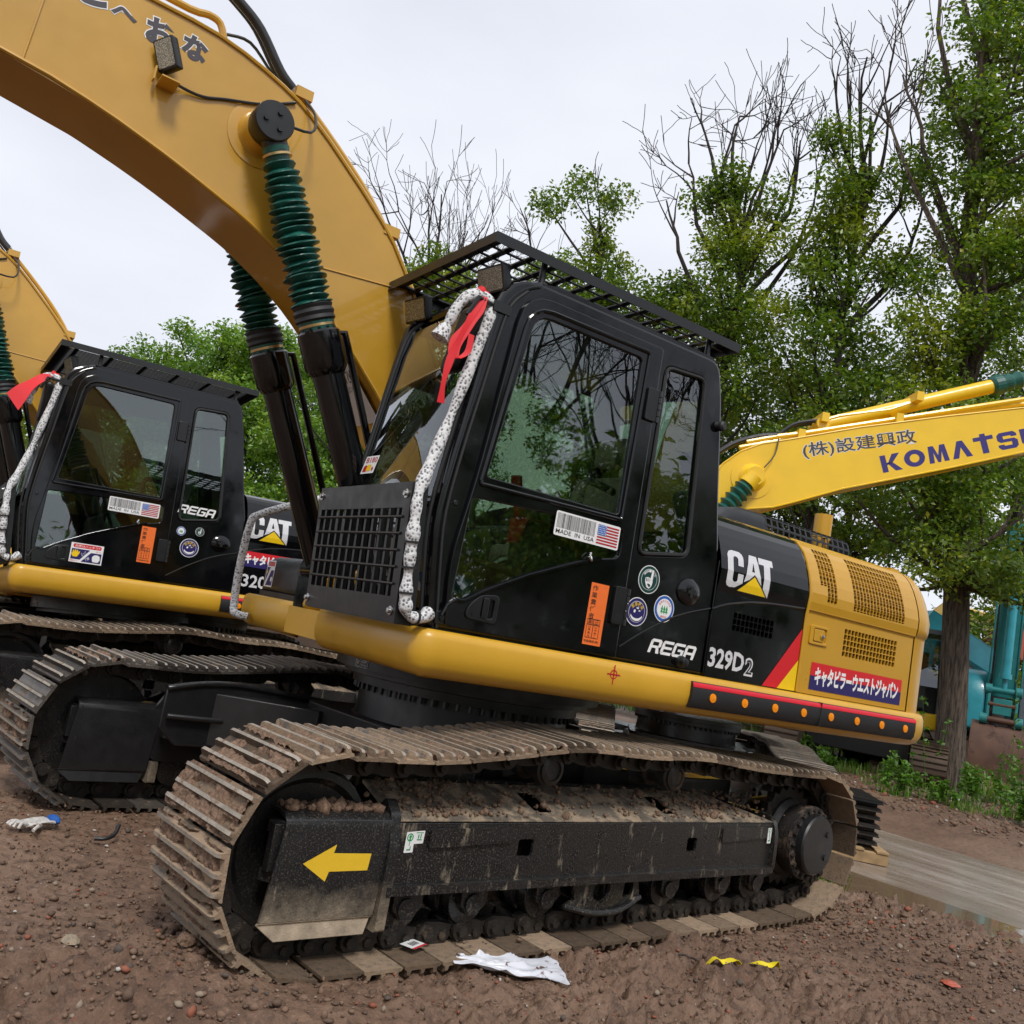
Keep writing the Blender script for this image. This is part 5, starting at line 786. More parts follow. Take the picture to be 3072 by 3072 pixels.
fine = np.minimum(1, 0.0145 / np.maximum(np.gradient(ax)[:, None], np.gradient(ay)[None, :]) * 1.0) ** 0.5
Z = gh(X, Y) + fine * relief(X, Y)
under = np.exp(-((np.abs(Y) - 1.295) / 0.30) ** 8) * (np.abs(X) < 1.95); Z = np.where(under > 0.4, np.minimum(Z, 0.012 + 0.03 * vnoise(X * 9, Y * 9, 3)), Z)
setting(grid_mesh(X, Y, Z - 0.005, 'ground', 'mud_ground'))
rx = np.linspace(-9.6, -3.4, 60); ry = np.concatenate([np.linspace(-160, -12, 40), np.linspace(-11, 12, 90), np.linspace(13, 120, 30)]); X, Y = np.meshgrid(rx, ry, indexing='ij'); setting(grid_mesh(X, Y, -0.148 + 0.028 * (fbm(X * 1.6, Y * 0.3, 3, 21) - 0.35) + 0.012 * fbm(X * 5, Y * 1.2, 3, 22), 'road', 'wet_road'))
mb = MB(); mb.add([(-4.75, -3, -0.128), (-3.3, -3, -0.128), (-3.0, 12, -0.128), (-4.55, 12, -0.128)], [(0, 1, 2, 3)]); setting(mb.build('puddle', 'water'))
# rubble
m, t, b, N_, L_ = newmat('rubble'); g = N_('ShaderNodeNewGeometry'); r_ = ramp(t, g.outputs['Random Per Island'], [(0.0, (0.095, 0.055, 0.035)), (0.42, (0.19, 0.115, 0.073)), (0.80, (0.06, 0.052, 0.046)), (0.86, (0.30, 0.075, 0.035)), (0.925, (0.30, 0.24, 0.18)), (0.99, (0.6, 0.58, 0.54))]); r_.color_ramp.interpolation = 'CONSTANT'
L_(mixc(t, 0.35, r_.outputs[0], mixc(t, noise(t, 40, 4).outputs['Fac'], (0.05, 0.03, 0.02), (0.2, 0.13, 0.09))), b.inputs['Base Color']); b.inputs['Roughness'].default_value = 0.8
ICO = bmesh.new(); bmesh.ops.create_icosphere(ICO, subdivisions=1, radius=1); IV = np.array([v.co[:] for v in ICO.verts]); IF = np.array([[v.index for v in f.verts] for f in ICO.faces]); ICO.free()
def stones(n, fx, fy, fs, name, seed, zoff=0.25):
    rg = np.random.default_rng(seed); x, y = fx(rg, n), fy(rg, n); s_ = fs(rg, n); sc = rg.uniform(0.55, 1.35, (n, 1, 3)) * s_[:, None, None]; V = IV[None] * sc * (1 + rg.uniform(-0.28, 0.28, (n, len(IV), 1)))
    a = rg.uniform(0, 6.28, n); ca, sa = np.cos(a)[:, None], np.sin(a)[:, None]; Vx = V[..., 0] * ca - V[..., 1] * sa; Vy = V[..., 0] * sa + V[..., 1] * ca; k = np.stack([Vx + x[:, None], Vy + y[:, None], V[..., 2] * 0.75 + (gf(x, y) + s_ * zoff)[:, None]], -1)
    f = (IF[None] + (np.arange(n) * len(IV))[:, None, None]).reshape(-1, 3); return tri_mesh(k.reshape(-1, 3), f, name, 'rubble')
def tri_mesh(v, f, name, mat, parent=None):
    k = f.shape[1]; me = bpy.data.meshes.new(name); me.vertices.add(len(v)); me.vertices.foreach_set('co', np.ascontiguousarray(v, dtype=np.float32).ravel()); me.loops.add(f.size); me.loops.foreach_set('vertex_index', f.astype(np.int32).ravel()); me.polygons.add(len(f)); me.polygons.foreach_set('loop_start', np.arange(len(f), dtype=np.int32) * k); me.update(calc_edges=True)
    me.materials.append(MATS[mat]); o = bpy.data.objects.new(name, me); COL.objects.link(o); o.parent = parent; return o
setting(stones(20000, lambda g_, n: -3.4 + 6.6 * g_.random(n) ** 1.25, lambda g_, n: g_.uniform(-1.6, 4.2, n), lambda g_, n: np.clip(np.exp(g_.normal(-5.15, 0.5, n)), 0.003, 0.02), 'gravel', 3), 'stuff')
setting(stones(1500, lambda g_, n: np.where(g_.random(n) < 0.6, g_.normal(-2.5, 0.7, n), g_.normal(2.35, 0.35, n)), lambda g_, n: g_.normal(1.7, 0.65, n), lambda g_, n: np.clip(np.exp(g_.normal(-4.75, 0.5, n)), 0.005, 0.032), 'rubble', 5), 'stuff')
setting(stones(2500, lambda g_, n: g_.uniform(-13, -9.2, n), lambda g_, n: g_.uniform(-8, 4, n), lambda g_, n: np.clip(np.exp(g_.normal(-3.9, 0.5, n)), 0.008, 0.05), 'gravel', 6), 'stuff')
# ------------------------------------------------------------------ vegetation
def leaves(centres, radii, counts, size, rg, flat_=0.75, droop=0.5):
    """folded leaf blades scattered in clumps -> (verts, tris)"""
    n = int(counts.sum()); idx = np.repeat(np.arange(len(centres)), counts); g_ = rg.normal(0, 1, (n, 3)); g_ /= np.linalg.norm(g_, axis=1, keepdims=True); rr = rg.random(n) ** 0.45
    p = centres[idx] + g_ * rr[:, None] * radii[idx][:, None] * np.array([1, 1, flat_]); s_ = size * rg.uniform(0.65, 1.25, n)
    d = rg.normal(0, 1, (n, 3)); d[:, 2] = d[:, 2] * 0.5 - droop; d /= np.linalg.norm(d, axis=1, keepdims=True); u = np.cross(d, rg.normal(0, 1, (n, 3)) * 0.6 + np.array([0, 0, 1.0])); u /= np.linalg.norm(u, axis=1, keepdims=True) + 1e-6; w = np.cross(u, d)
    a = p; tip = p + d * s_[:, None]; mid = p + d * (s_ * 0.45)[:, None]; L1 = mid + u * (s_ * 0.27)[:, None] + w * (s_ * 0.08)[:, None]; R1 = mid - u * (s_ * 0.27)[:, None] + w * (s_ * 0.08)[:, None]
    v = np.stack([a, L1, tip, R1], 1).reshape(-1, 3); o = np.arange(n)[:, None] * 4; return v, np.concatenate([o + np.array([[0, 1, 2]]), o + np.array([[0, 2, 3]])], 0)
def twig(mb, p, d, l, r, depth, rg, spread=0.55, n=5, tips=None, grav=0.05):
    P = [p]; q = p.copy(); dd = d.copy(); k = 4
    for i in range(k): dd = (dd + Vector(rg.normal(0, 0.11, 3)) + Vector((0, 0, grav))).normalized(); q = q + dd * l / k; P.append(q)
    mb.tube(P, [max(0.0085, r * (1 - 0.6 * i / k)) for i in range(k + 1)], n)
    if tips is not None: tips.append(P[-1]); tips.append(P[-2])
    if depth:
        for i in range(rg.integers(2, 4)):
            s_ = rg.integers(1, k + 1); nd = (dd + Vector(rg.normal(0, spread, 3))).normalized(); twig(mb, P[s_], nd, l * rg.uniform(0.55, 0.85), r * 0.52, depth - 1, rg, spread, max(3, n - 1), tips, grav)
def tree(label, base, top, blobs, n_leaf, seed, group, size=0.11, r0=0.2, bare=(), mat='leaf', bark='bark_far', name='broadleaf_tree', clumps=None, clump_r=0.56, lean=(0, 0), limbs=True):
    """blobs: (dx, dy, z, rxy, rz, share) ellipsoids of foliage; bare: (dx, dy, z, length) starts of leafless tops"""
    rg = np.random.default_rng(seed); root = thing(name, label, 'tree', base, group=group); mb = MB(); bz = [0.0]
    tp = [Vector((0, 0, -0.3)), Vector((0, 0, 0.4))]; k = 9
    for i in range(1, k + 1): f = i / k; tp.append(Vector((lean[0] * f + rg.normal(0, 0.10) * f, lean[1] * f + rg.normal(0, 0.10) * f, 0.4 + (top * 0.93 - 0.4) * f)))
    TP = smooth_path(tp, 4); mb.tube(TP, [r0 * (1.45 if i < 2 else 1.2 if i < 5 else 1.0) * (1 - 0.86 * (i / len(TP)) ** 0.9) for i in range(len(TP))], 12)
    def at(z): return min(TP, key=lambda q: abs(q.z - z))
    cs, rs, ct = [], [], []; tot = sum(b_[5] for b_ in blobs); nc = clumps or max(30, n_leaf // 230)
    for dx, dy, z, rxy, rz, sh in blobs:
        for _ in range(max(2, int(nc * sh / tot))):
            g_ = rg.normal(0, 1, 3); g_ /= np.linalg.norm(g_); c_ = np.array([dx, dy, z]) + g_ * np.array([rxy, rxy, rz]) * rg.random() ** 0.38; cs.append(c_); rs.append(clump_r * rg.uniform(0.55, 1.25)); ct.append(rg.uniform(0.5, 1.5))
    cs = np.array(cs); rs = np.array(rs); ct = np.array(ct) * rs ** 1.6; ct = np.maximum(6, (ct / ct.sum() * n_leaf)).astype(int)
    if limbs:
        for c_ in cs[::2]:
            e = Vector(c_); s_ = at(max(3.9, e.z - rg.uniform(0.5, 1.6) - 0.35 * math.hypot(e.x, e.y))); mid = (s_ + e) / 2 + Vector((0, 0, -0.12)) + Vector(rg.normal(0, 0.12, 3)); l_ = (e - s_).length; r = min(0.09, 0.02 + 0.014 * l_) * (r0 / 0.2) ** 0.5; mb.tube(smooth_path([s_, mid, e], 3), [r * (1 - 0.12 * i) for i in range(7)], 5)
    for dx, dy, z, l_ in bare:
        s_ = at(z - 0.9 - 0.8 * math.hypot(dx, dy)); p = Vector((dx, dy, z)); mb.tube([s_, (s_ + p) / 2 + Vector(rg.normal(0, 0.06, 3)), p], [0.07, 0.057, 0.045], 5); twig(mb, p, (Vector((dx - s_.x, dy - s_.y, 0)) * 0.32 + Vector((rg.normal(0, 0.12), rg.normal(0, 0.12), 1))).normalized(), l_, 0.045, 3, rg, 0.42, 5)
    tr = mb.build('trunk', bark, root)
    if n_leaf: v, f = leaves(cs, rs, ct, size, rg); tri_mesh(v, f, 'crown', mat, root)
    return root
G_ROW = 'tall trees in the row behind the machines'; G_FAR = 'round trees far beyond the left machine'
LF = (0.73, -0.66)   # towards the picture's left, seen from the yard
bl = lambda lst: [(LF[0] * l_ + 0.6 * dp, LF[1] * l_ + 0.8 * dp, z, r_, rz_, w_) for l_, dp, z, r_, rz_, w_ in lst]
br = lambda lst: [(LF[0] * l_, LF[1] * l_, z, n_) for l_, z, n_ in lst]
T1L = 1.15 / 19.5
tree('big broadleaf tree with thick rough trunk at the road verge, right of the counterweight', (-13.5, -2.5, 0.0), 19.5, bl([(l_ + z * T1L, dp, z, r_, rz_, w_) for l_, dp, z, r_, rz_, w_ in [(0.1, 0.5, 4.1, 1.7, 0.55, .9), (0.9, 0, 5.0, 1.6, 0.9, .9), (-1.1, 0, 5.0, 1.7, 1.1, 1), (0.2, 0.6, 6.6, 2.0, 1.1, 1.0), (0.5, 0, 8.2, 1.2, 1.2, .8), (-1.1, 0, 8.6, 1.5, 1.4, .9), (0.2, 0, 10.4, 1.3, 1.2, .9), (-1.3, 0, 11.0, 1.5, 1.4, .9), (0.3, 0, 12.4, 1.1, 1.1, .8), (-1.0, 0, 13.2, 1.5, 1.3, .9), (0.3, 0, 14.6, 1.0, 1.1, .7), (-1.1, 0, 15.4, 1.5, 1.4, .9), (0.2, 0, 17.0, 0.9, 1.1, .6), (-0.9, 0, 18.2, 1.2, 1.3, .7)]]), 66000, 11, G_ROW, 0.115, 0.30, bare=br([(1.9, 12.2, 1.6), (2.1, 11.6, 1.5), (1.9, 14.8, 1.6), (1.7, 16.4, 1.5)]), bark='bark', lean=(LF[0] * 1.15, LF[1] * 1.15))
tree('tall tree with leafless top twigs, second from the right of the row', (-12.35, -5.15, 0), 14.4, bl([(0, 0, 5.6, 1.3, 1.2, .8), (-0.4, 0, 7.3, 1.3, 1.1, 1), (0.8, 0, 8.3, 0.9, 0.9, .6), (0.0, 0, 9.4, 1.0, 1.0, .9), (-0.8, 0, 10.2, 0.5, 0.5, .3), (0.7, 0, 10.6, 0.8, 0.7, .5), (-0.1, 0, 11.5, 0.9, 0.8, .7), (0.6, 0, 12.6, 0.55, 0.45, .3), (-0.6, 0, 12.0, 0.4, 0.4, .2)]), 21000, 12, G_ROW, 0.115, 0.17, bare=br([(0.1, 12.9, 1.7), (-0.4, 12.3, 1.5), (0.5, 12.8, 1.3), (-0.9, 11.6, 1.3), (0.0, 12.2, 1.8), (0.3, 12.4, 1.6), (-1.2, 10.6, 1.2)]))
tree('tall tree with a wide spray of leafless twigs at its top above the cab roof', (-11.6, -7.3, 0), 13.6, bl([(0, 0, 5.0, 1.4, 1.3, .8), (0, 0, 7.2, 1.4, 1.2, 1), (0.5, 0, 9.0, 1.0, 0.9, .9), (-0.8, 0, 9.0, 0.8, 0.9, .5), (0.2, 0, 10.6, 0.9, 0.8, .8), (0.7, 0, 11.9, 0.5, 0.6, .4), (-0.5, 0, 11.6, 0.45, 0.5, .2)]), 20000, 13, G_ROW, 0.115, 0.16, bare=br([(0.0, 11.4, 1.9), (0.7, 11.6, 1.7), (-0.6, 11.2, 1.8), (1.1, 11.0, 1.6), (-0.2, 11.9, 1.7), (-1.1, 10.6, 1.5), (0.3, 11.0, 2.1), (1.4, 10.3, 1.4), (-0.9, 11.6, 1.7), (0.9, 12.3, 1.3), (-1.3, 11.0, 1.7), (0.5, 12.4, 1.5)]))
tree('thin tree with a drooping tuft on its bent tip, above the cab roof guard', (-10.6, -9.9, 0), 11.9, bl([(1.3, 0, 12.0, 0.28, 0.35, .22), (1.9, 0, 11.5, 0.25, 0.3, .12), (0.55, 0, 11.8, 0.30, 0.42, .22), (0.5, 0, 11.0, 0.4, 0.4, .25), (0.0, 0, 10.6, 0.35, 0.35, .15), (0.4, 0, 9.3, 0.9, 0.7, .8), (-0.9, 0, 9.3, 1.1, 0.8, .9), (1.3, 0, 8.6, 1.1, 0.8, .9), (1.6, 0, 9.9, 0.7, 0.5, .35), (-1.8, 0, 9.2, 1.2, 0.9, .8), (0.1, 0, 10.1, 0.6, 0.5, .35), (0.2, 0, 7.4, 1.6, 1.1, 1), (-0.6, 0, 6.0, 1.7, 1.3, 1)]), 26000, 14, G_ROW, 0.115, 0.14, bare=br([(1.7, 9.4, 1.1), (0.5, 10.2, 1.0)]), lean=(0.4, -0.36), clump_r=0.5)
tree('dense tree filling the gap behind the blue lettered boom', (-16.6, -6.9, 0), 10.5, bl([(0, 0, 5, 2.3, 1.8, 1), (0.3, 0, 8.4, 2.2, 1.7, 1), (2.6, 0, 7, 2.0, 1.9, .9), (-2.4, 0, 7.4, 1.7, 1.3, .7)]), 30000, 15, G_ROW, 0.125, 0.17)
tree('dense tree standing behind the cab and the black engine hood', (-15.0, -10.5, 0), 10.2, bl([(0, 0, 4.5, 2.3, 1.8, 1), (0, 0, 8.2, 2.5, 1.9, 1), (2.2, 0, 6.6, 2, 2.0, .8), (-2, 0, 7.5, 1.8, 1.6, .8)]), 34000, 16, G_ROW, 0.125, 0.17)
tree('tree whose crown edges the picture on the far right behind the tallest one', (-22.5, -5.2, 0), 23, bl([(0, 0, 8, 3.4, 2.5, 1), (-0.8, 0, 12.5, 2.8, 2.8, 1), (-1.6, 0, 17, 2.6, 2.8, 1), (-2, 0, 21, 2.6, 2.5, 1)]), 30000, 17, G_ROW, 0.16, 0.25, clump_r=0.9)
tree('small leafy tree peeping over the roof guard beside the big boom', (-9.9, -16.2, -0.1), 11.2, bl([(0, 0, 10.8, 0.95, 0.9, .6), (0.2, 0, 8.8, 1.6, 1.2, 1), (-1.5, 0, 9.2, 1.6, 1.2, .8), (-0.5, 0, 7, 1.9, 1.5, 1)]), 24000, 18, G_ROW, 0.15, 0.13, bare=br([(0.4, 11.4, 1.9), (0.9, 11.0, 2.0), (-0.5, 10.6, 1.9), (0.2, 11.2, 2.2)]))
for i, (lab, p, l_, nb) in enumerate((('bare leafless tree just right of the big yellow boom', (-13.2, -21.5, 0), 15.0, 9), ('bare leafless tree behind the front corner of the roof guard', (-15.8, -21.0, 0), 14.6, 8))):
    rg = np.random.default_rng(40 + i); tree(lab, p, l_, [(0, 0, 7, 1.6, 1.2, 1)], 3500, 41 + i, 'leafless trees', 0.14, 0.12, bare=[(rg.uniform(-1.2, 1.2), rg.uniform(-1.2, 1.2), rg.uniform(0.66, 0.86) * l_, rg.uniform(2.4, 3.4)) for _ in range(nb)], name='bare_tree')
for i, (lab, x, y, tz, r) in enumerate((('round light green tree, leftmost behind the left machine roof guard', -6.6, -27.8, 9.4, 1.9), ('light green tree with the highest crown left of the green boots', -7.8, -25.5, 10.2, 2.2), ('light green tree just left of the far green boot', -8.8, -23.0, 10.3, 2.0), ('light green tree seen between the two black boom cylinders', -9.6, -20.0, 9.6, 2.1), ('light green tree behind the near boom cylinder', -9.5, -17.0, 8.2, 1.9))):
    tree(lab, (x, y, -0.2), tz, [(0, 0, tz - 1.1, r * 0.72, 1.1, .8), (0, 0, tz - 3, r, 1.6, 1), (0.5, -0.8, tz - 4.6, r * 1.15, 1.7, 1), (-0.6, 0.8, tz - 6.2, r * 1.2, 1.8, 1), (0.9, -1.2, tz - 2.2, r * 0.6, 0.8, .4)], 23000, 60 + i, G_FAR, 0.15, 0.16, mat='leaf_light', clump_r=0.66)
for i, (x, y) in enumerate(((-2.4, -33), (-12.5, -28), (-17, -25), (-22, -20), (-27, -14), (-30, -8), (-31, 0))):
    tree(('dark tree far back, standing behind the others', )[0] + (' left of the orange machine', ' behind the orange machine', ' behind the bare trees', ' behind the cab', ' behind the hood', ' behind the teal machine', ' at the right edge')[i], (x, y, -0.2), 8 + (i % 3), [(0, 0, 3.2, 3.0, 2, 1), (0, 0, 6, 2.6, 2, 1)], 9000, 80 + i, 'dark trees far back', 0.24, 0.2, clump_r=1.1)
for i, (x, y) in enumerate(((-5.2, 14.6), (-9.0, 16.4), (-13.5, 17.0))):   # across the yard: the cab windows mirror them
    tree(('tree across the yard mirrored in the door window', 'second tree across the yard mirrored in the cab glass', 'third tree across the yard behind the photographer')[i], (x, y, -0.1), 8.8, [(0, 0, 3.4, 2.1, 1.3, 1), (0, 0, 5.4, 1.9, 1.0, 1)], 13000, 90 + i, 'trees across the yard', 0.15, 0.16, bare=[(0.9 * math.cos(k * 2.1), 0.9 * math.sin(k * 2.1), 6.0 + 0.25 * (k % 4), 2.5) for k in range(9)])
rg = np.random.default_rng(77); cs = []
for k in range(420):
    a = rg.uniform(R(5), R(165)); r_ = rg.uniform(19, 26); cs.append((4 + r_ * math.cos(a), 3 + r_ * math.sin(a), rg.uniform(0.3, 6.2) * (0.75 + 0.4 * vnoise(a * 5, 0.0, 4))))
v, f = leaves(np.array(cs), np.full(len(cs), 1.5), np.full(len(cs), 60), 0.42, rg); setting(tri_mesh(v, f, 'unseen_wood', 'leaf'), 'stuff')  # unseen foliage ring added behind the camera to darken reflections in black paint
# bark ridges of the near trunk come from its material
m = MATS['bark']; t = m.node_tree; b = t.nodes['Principled BSDF']; w_ = noise(t, 26, 5, 0.6, stretch=(1, 1, 0.12)); n2 = noise(t, 5, 4, 0.6, stretch=(1, 1, 0.3)); t.links.new(mixc(t, ramp(t, w_.outputs['Fac'], [(0.38, 0), (0.6, 1)]).outputs[0], (0.035, 0.026, 0.02), mixc(t, n2.outputs['Fac'], (0.085, 0.062, 0.047), (0.19, 0.145, 0.11))), b.inputs['Base Color']); bump(t, b, w_.outputs['Fac'], 1.0, 0.06)
def blades(pts, hts, n_each, name, seed, mat='grass', width=0.008, bend=0.5, r=0.12):
    rg = np.random.default_rng(seed); n = len(pts) * n_each; idx = np.repeat(np.arange(len(pts)), n_each); base = np.array(pts)[idx] + np.concatenate([rg.normal(0, r, (n, 2)), np.zeros((n, 1))], 1); h = np.array(hts)[idx] * rg.uniform(0.5, 1.2, n); a = rg.uniform(0, 6.28, n); o = np.stack([np.cos(a), np.sin(a), np.zeros(n)], 1); sd_ = np.stack([-np.sin(a), np.cos(a), np.zeros(n)], 1); bd = (rg.uniform(0.1, 1, n) * bend * h)[:, None]; w = width * rg.uniform(0.6, 1.3, n)[:, None]; up_ = np.array([0, 0, 1.0])
    m1 = base + up_ * (h * 0.6)[:, None] + o * bd * 0.35; tp = base + up_ * (h * 0.92)[:, None] + o * bd
    v = np.stack([base - sd_ * w, base + sd_ * w, m1 + sd_ * w * 0.8, m1 - sd_ * w * 0.8, tp], 1).reshape(-1, 3); k = np.arange(n)[:, None] * 5
    return tri_mesh(v, np.concatenate([k + np.array([[0, 1, 2]]), k + np.array([[0, 2, 3]]), k + np.array([[3, 2, 4]])], 0), name, mat)
rg = np.random.default_rng(4); pts, hs = [], []
for _ in range(400):
    x = rg.uniform(-15.5, -10.3); y = rg.uniform(-9.5, 3.5)
    if fbm(x * 0.7, y * 0.7, 3, 31) > 0.5 - 0.05 * max(0, -10.5 - x): pts.append((x, y, gz(x, y))); hs.append(rg.uniform(0.06, 0.2))
setting(blades(pts, hs, 26, 'verge_grass', 5), 'stuff')
pts = [(rg.uniform(-30, -14), rg.uniform(-24, 4), 0.08) for _ in range(900)]; setting(blades(pts, [rg.uniform(0.15, 0.45) for _ in pts], 24, 'far_grass', 6, width=0.02, r=0.4), 'stuff')
pts = [(-3.35 + rg.normal(0, 0.10), 0.86 + rg.normal(0, 0.12), -0.06) for _ in range(5)]; tag(blades(pts, [0.22] * 5, 16, 'grass_tuft', 7, width=0.006, r=0.05), 'small green grass tuft at the road edge behind the final drive', 'grass tuft')
def weed(p, h, n, label, seed, lf=0.09):
    rg_ = np.random.default_rng(seed); root = thing('weed', label, 'weed', p, group='weeds on the verge'); mb = MB(); cs = []
    for i in range(n):
        q = Vector((rg_.normal(0, 0.13), rg_.normal(0, 0.13), 0)); hh = h * rg_.uniform(0.45, 1.1); e = q + Vector((rg_.normal(0, 0.12 * h), rg_.normal(0, 0.12 * h), hh)); mb.tube([q, (q + e) / 2 + Vector((0.02, 0, 0)), e], [0.006, 0.005, 0.003], 4)
        for k in range(5): cs.append(tuple(q.lerp(e, 0.35 + 0.16 * k)))
    mb.build('stem', 'grass', root); cs = np.array(cs); v, f = leaves(cs, np.full(len(cs), 0.06), np.full(len(cs), 9), lf, rg_, 0.8, 0.05); tri_mesh(v, f, 'foliage', 'grass', root)
WP = [((-11.0, -2.1), 0.5, 9, 'bushy weed left of the big tree trunk, nearest the road'), ((-11.9, -2.75), 0.55, 8, 'weed clump just left of the tree trunk foot'), ((-12.6, -2.5), 1.5, 3, 'tall thin weed leaning on the left side of the trunk'), ((-11.5, -1.7), 0.35, 7, 'low weed in front of the tree trunk'), ((-12.2, -1.5), 0.6, 10, 'leafy weed right of the trunk foot'), ((-12.8, -1.2), 0.75, 9, 'weed clump in front of the rusty bucket'), ((-13.4, -1.35), 1.9, 2, 'tall thin weed between the trunk and the rusty bucket'), ((-11.2, -0.4), 0.4, 9, 'low weed near the right edge at the road side'), ((-12.6, -0.35), 0.6, 9, 'weed at the right foot of the bucket'), ((-11.6, -3.9), 0.4, 8, 'grassy weed in front of the loose track pads'), ((-12.4, -4.8), 0.4, 8, 'weed beside the coiled loose track'), ((-14.6, -1.2), 1.3, 3, 'upright weed before the middle of the bucket')]
for i, (p, h, n, lab) in enumerate(WP): weed((p[0], p[1], gz(*p) + 0.02), h, n, lab, 200 + i)
# ------------------------------------------------------------------ the three alike machines
PSI = R(-7.38); G_EX = 'yellow and black excavators parked side by side'
mud_near = lambda p, i: (1 + i % 4) if (p[0] > 1.95 or (p[0] > 0.55 and p[1] > 0.5 and i % 5 != 0)) else ((1 + i % 3) if p[0] > 0.4 and p[1] < 0.1 and False else 0)
m1 = thing('excavator', 'nearest yellow and black excavator with wire window guard and muddy track, filling the middle', 'excavator', (0, 0, 0), group=G_EX)
undercarriage(m1, 0.0, True, near_muddy=mud_near); upper(m1, PSI, 1)
ROT2 = Euler((0.0716, 0.0342, -0.1296), 'XYZ'); m2 = thing('excavator', 'second yellow and black excavator, left behind the near one, hand sign sticker on its door', 'excavator', (0.4927, -4.832, -0.162), ROT2, G_EX)
undercarriage(m2, 0.0, False)
B2 = Matrix.Translation((0.4927, -4.832, -0.162)) @ ROT2.to_matrix().to_4x4(); F2 = B2.inverted() @ Matrix.Translation((0.02, -4.85, 0.0))
for ch in m2.children: ch.matrix_local = F2
upper(m2, 0.0, 2, R(7.3))
m3 = thing('excavator', 'third excavator at the left edge, only a cab window and black rear pillar showing', 'excavator', (1.65, -9.9, -0.25), (0.03, 0.02, -0.12), G_EX)
undercarriage(m3, 0.1, False); upper(m3, 0.0, 3, R(9))
RM = Matrix.Rotation(PSI, 4, 'Z'); ribbon(RM, 'red ribbon hanging in front of the near cab mirror', 3, 0)
ribbon(Matrix.Translation((0.4927, -4.832, -0.162)) @ ROT2.to_matrix().to_4x4(), 'red cloth tied to the handrail of the second excavator', 4, 1)
# ------------------------------------------------------------------ machines in the background
def loop_track(mb, y0, y1, r=0.42, xl=1.75, z0=0.46, mi=0):
    P = [(-xl, z0 + r)] + [(xl + r * math.cos(a), z0 + r * math.sin(a)) for a in np.linspace(R(90), R(-90), 9)] + [(-xl + r * math.cos(a), z0 + r * math.sin(a)) for a in np.linspace(R(270), R(90), 9)][:-1]
    mb.prism(P, y0, y1, mi); Pl = P + [P[0]]; ln = np.concatenate([[0], np.cumsum([math.dist(a, b_) for a, b_ in zip(Pl, Pl[1:])])])
    for s_ in np.arange(0, ln[-1], 0.1):
        x, z = np.interp(s_, ln, [p[0] for p in Pl]), np.interp(s_, ln, [p[1] for p in Pl]); x2, z2 = np.interp(s_ + .02, ln, [p[0] for p in Pl]), np.interp(s_ + .02, ln, [p[1] for p in Pl]); d = Vector((x2 - x, 0, z2 - z)); n = Vector((-d.z, 0, d.x)).normalized(); n = n if n.dot(Vector((x, 0, z - z0))) > 0 else -n; mb.bar((x, y0, z), (x, y1, z), 0.025, 0.06, mi, n)
BL_ = {'K': [[(0, 0), (0, 1), (.28, 1), (.28, 0)], [(.28, .40), (.62, 1), (1, 1), (.58, .5), (1, 0), (.64, 0), (.28, .55)]], 'M': [[(0, 0), (.08, 1), (.34, 1), (.5, .42), (.66, 1), (.92, 1), (1, 0), (.75, 0), (.71, .6), (.57, 0), (.43, 0), (.29, .6), (.25, 0)]], 'A': [[(0, 0), (.36, 1), (.64, 1), (1, 0), (.70, 0), (.5, .62), (.30, 0)]],
       'T': [[(0, .77), (0, 1), (.36, 1), (.36, 1.16), (.64, 1.16), (.64, 1), (1, 1), (1, .77), (.66, .77), (.66, 0), (.34, 0), (.34, .77)]], 'S': [[(1, .70), (1, .85), (.85, 1), (.15, 1), (0, .85), (0, .56), (.15, .42), (.7, .42), (.7, .22), (.3, .22), (.3, .30), (0, .30), (0, .15), (.15, 0), (.85, 0), (1, .15), (1, .46), (.85, .60), (.3, .60), (.3, .78), (.7, .78), (.7, .70)]], 'U': [[(0, 1), (.28, 1), (.28, .32), (.38, .22), (.62, .22), (.72, .32), (.72, 1), (1, 1), (1, .2), (.8, 0), (.2, 0), (0, .2)]], 'O': []}
def block_letters(D, l_, h, mt):
    wd = l_ / 8.1
    for i, ch in enumerate('KOMATSU'):
        u0 = i * wd * 1.175; D.k = 2
        if ch == 'O': D.poly([(u0 + wd * (.5 + .52 * math.cos(a)), h * (.5 + .5 * math.sin(a))) for a in np.linspace(0, 2 * PI, 26, endpoint=False)], mt, [[(u0 + wd * (.5 + .24 * math.cos(a)), h * (.5 + .25 * math.sin(a))) for a in np.linspace(0, 2 * PI, 20, endpoint=False)]])
        else: D.polys([[(u0 + wd * a, h * b_) for a, b_ in p] for p in BL_[ch]], mt)
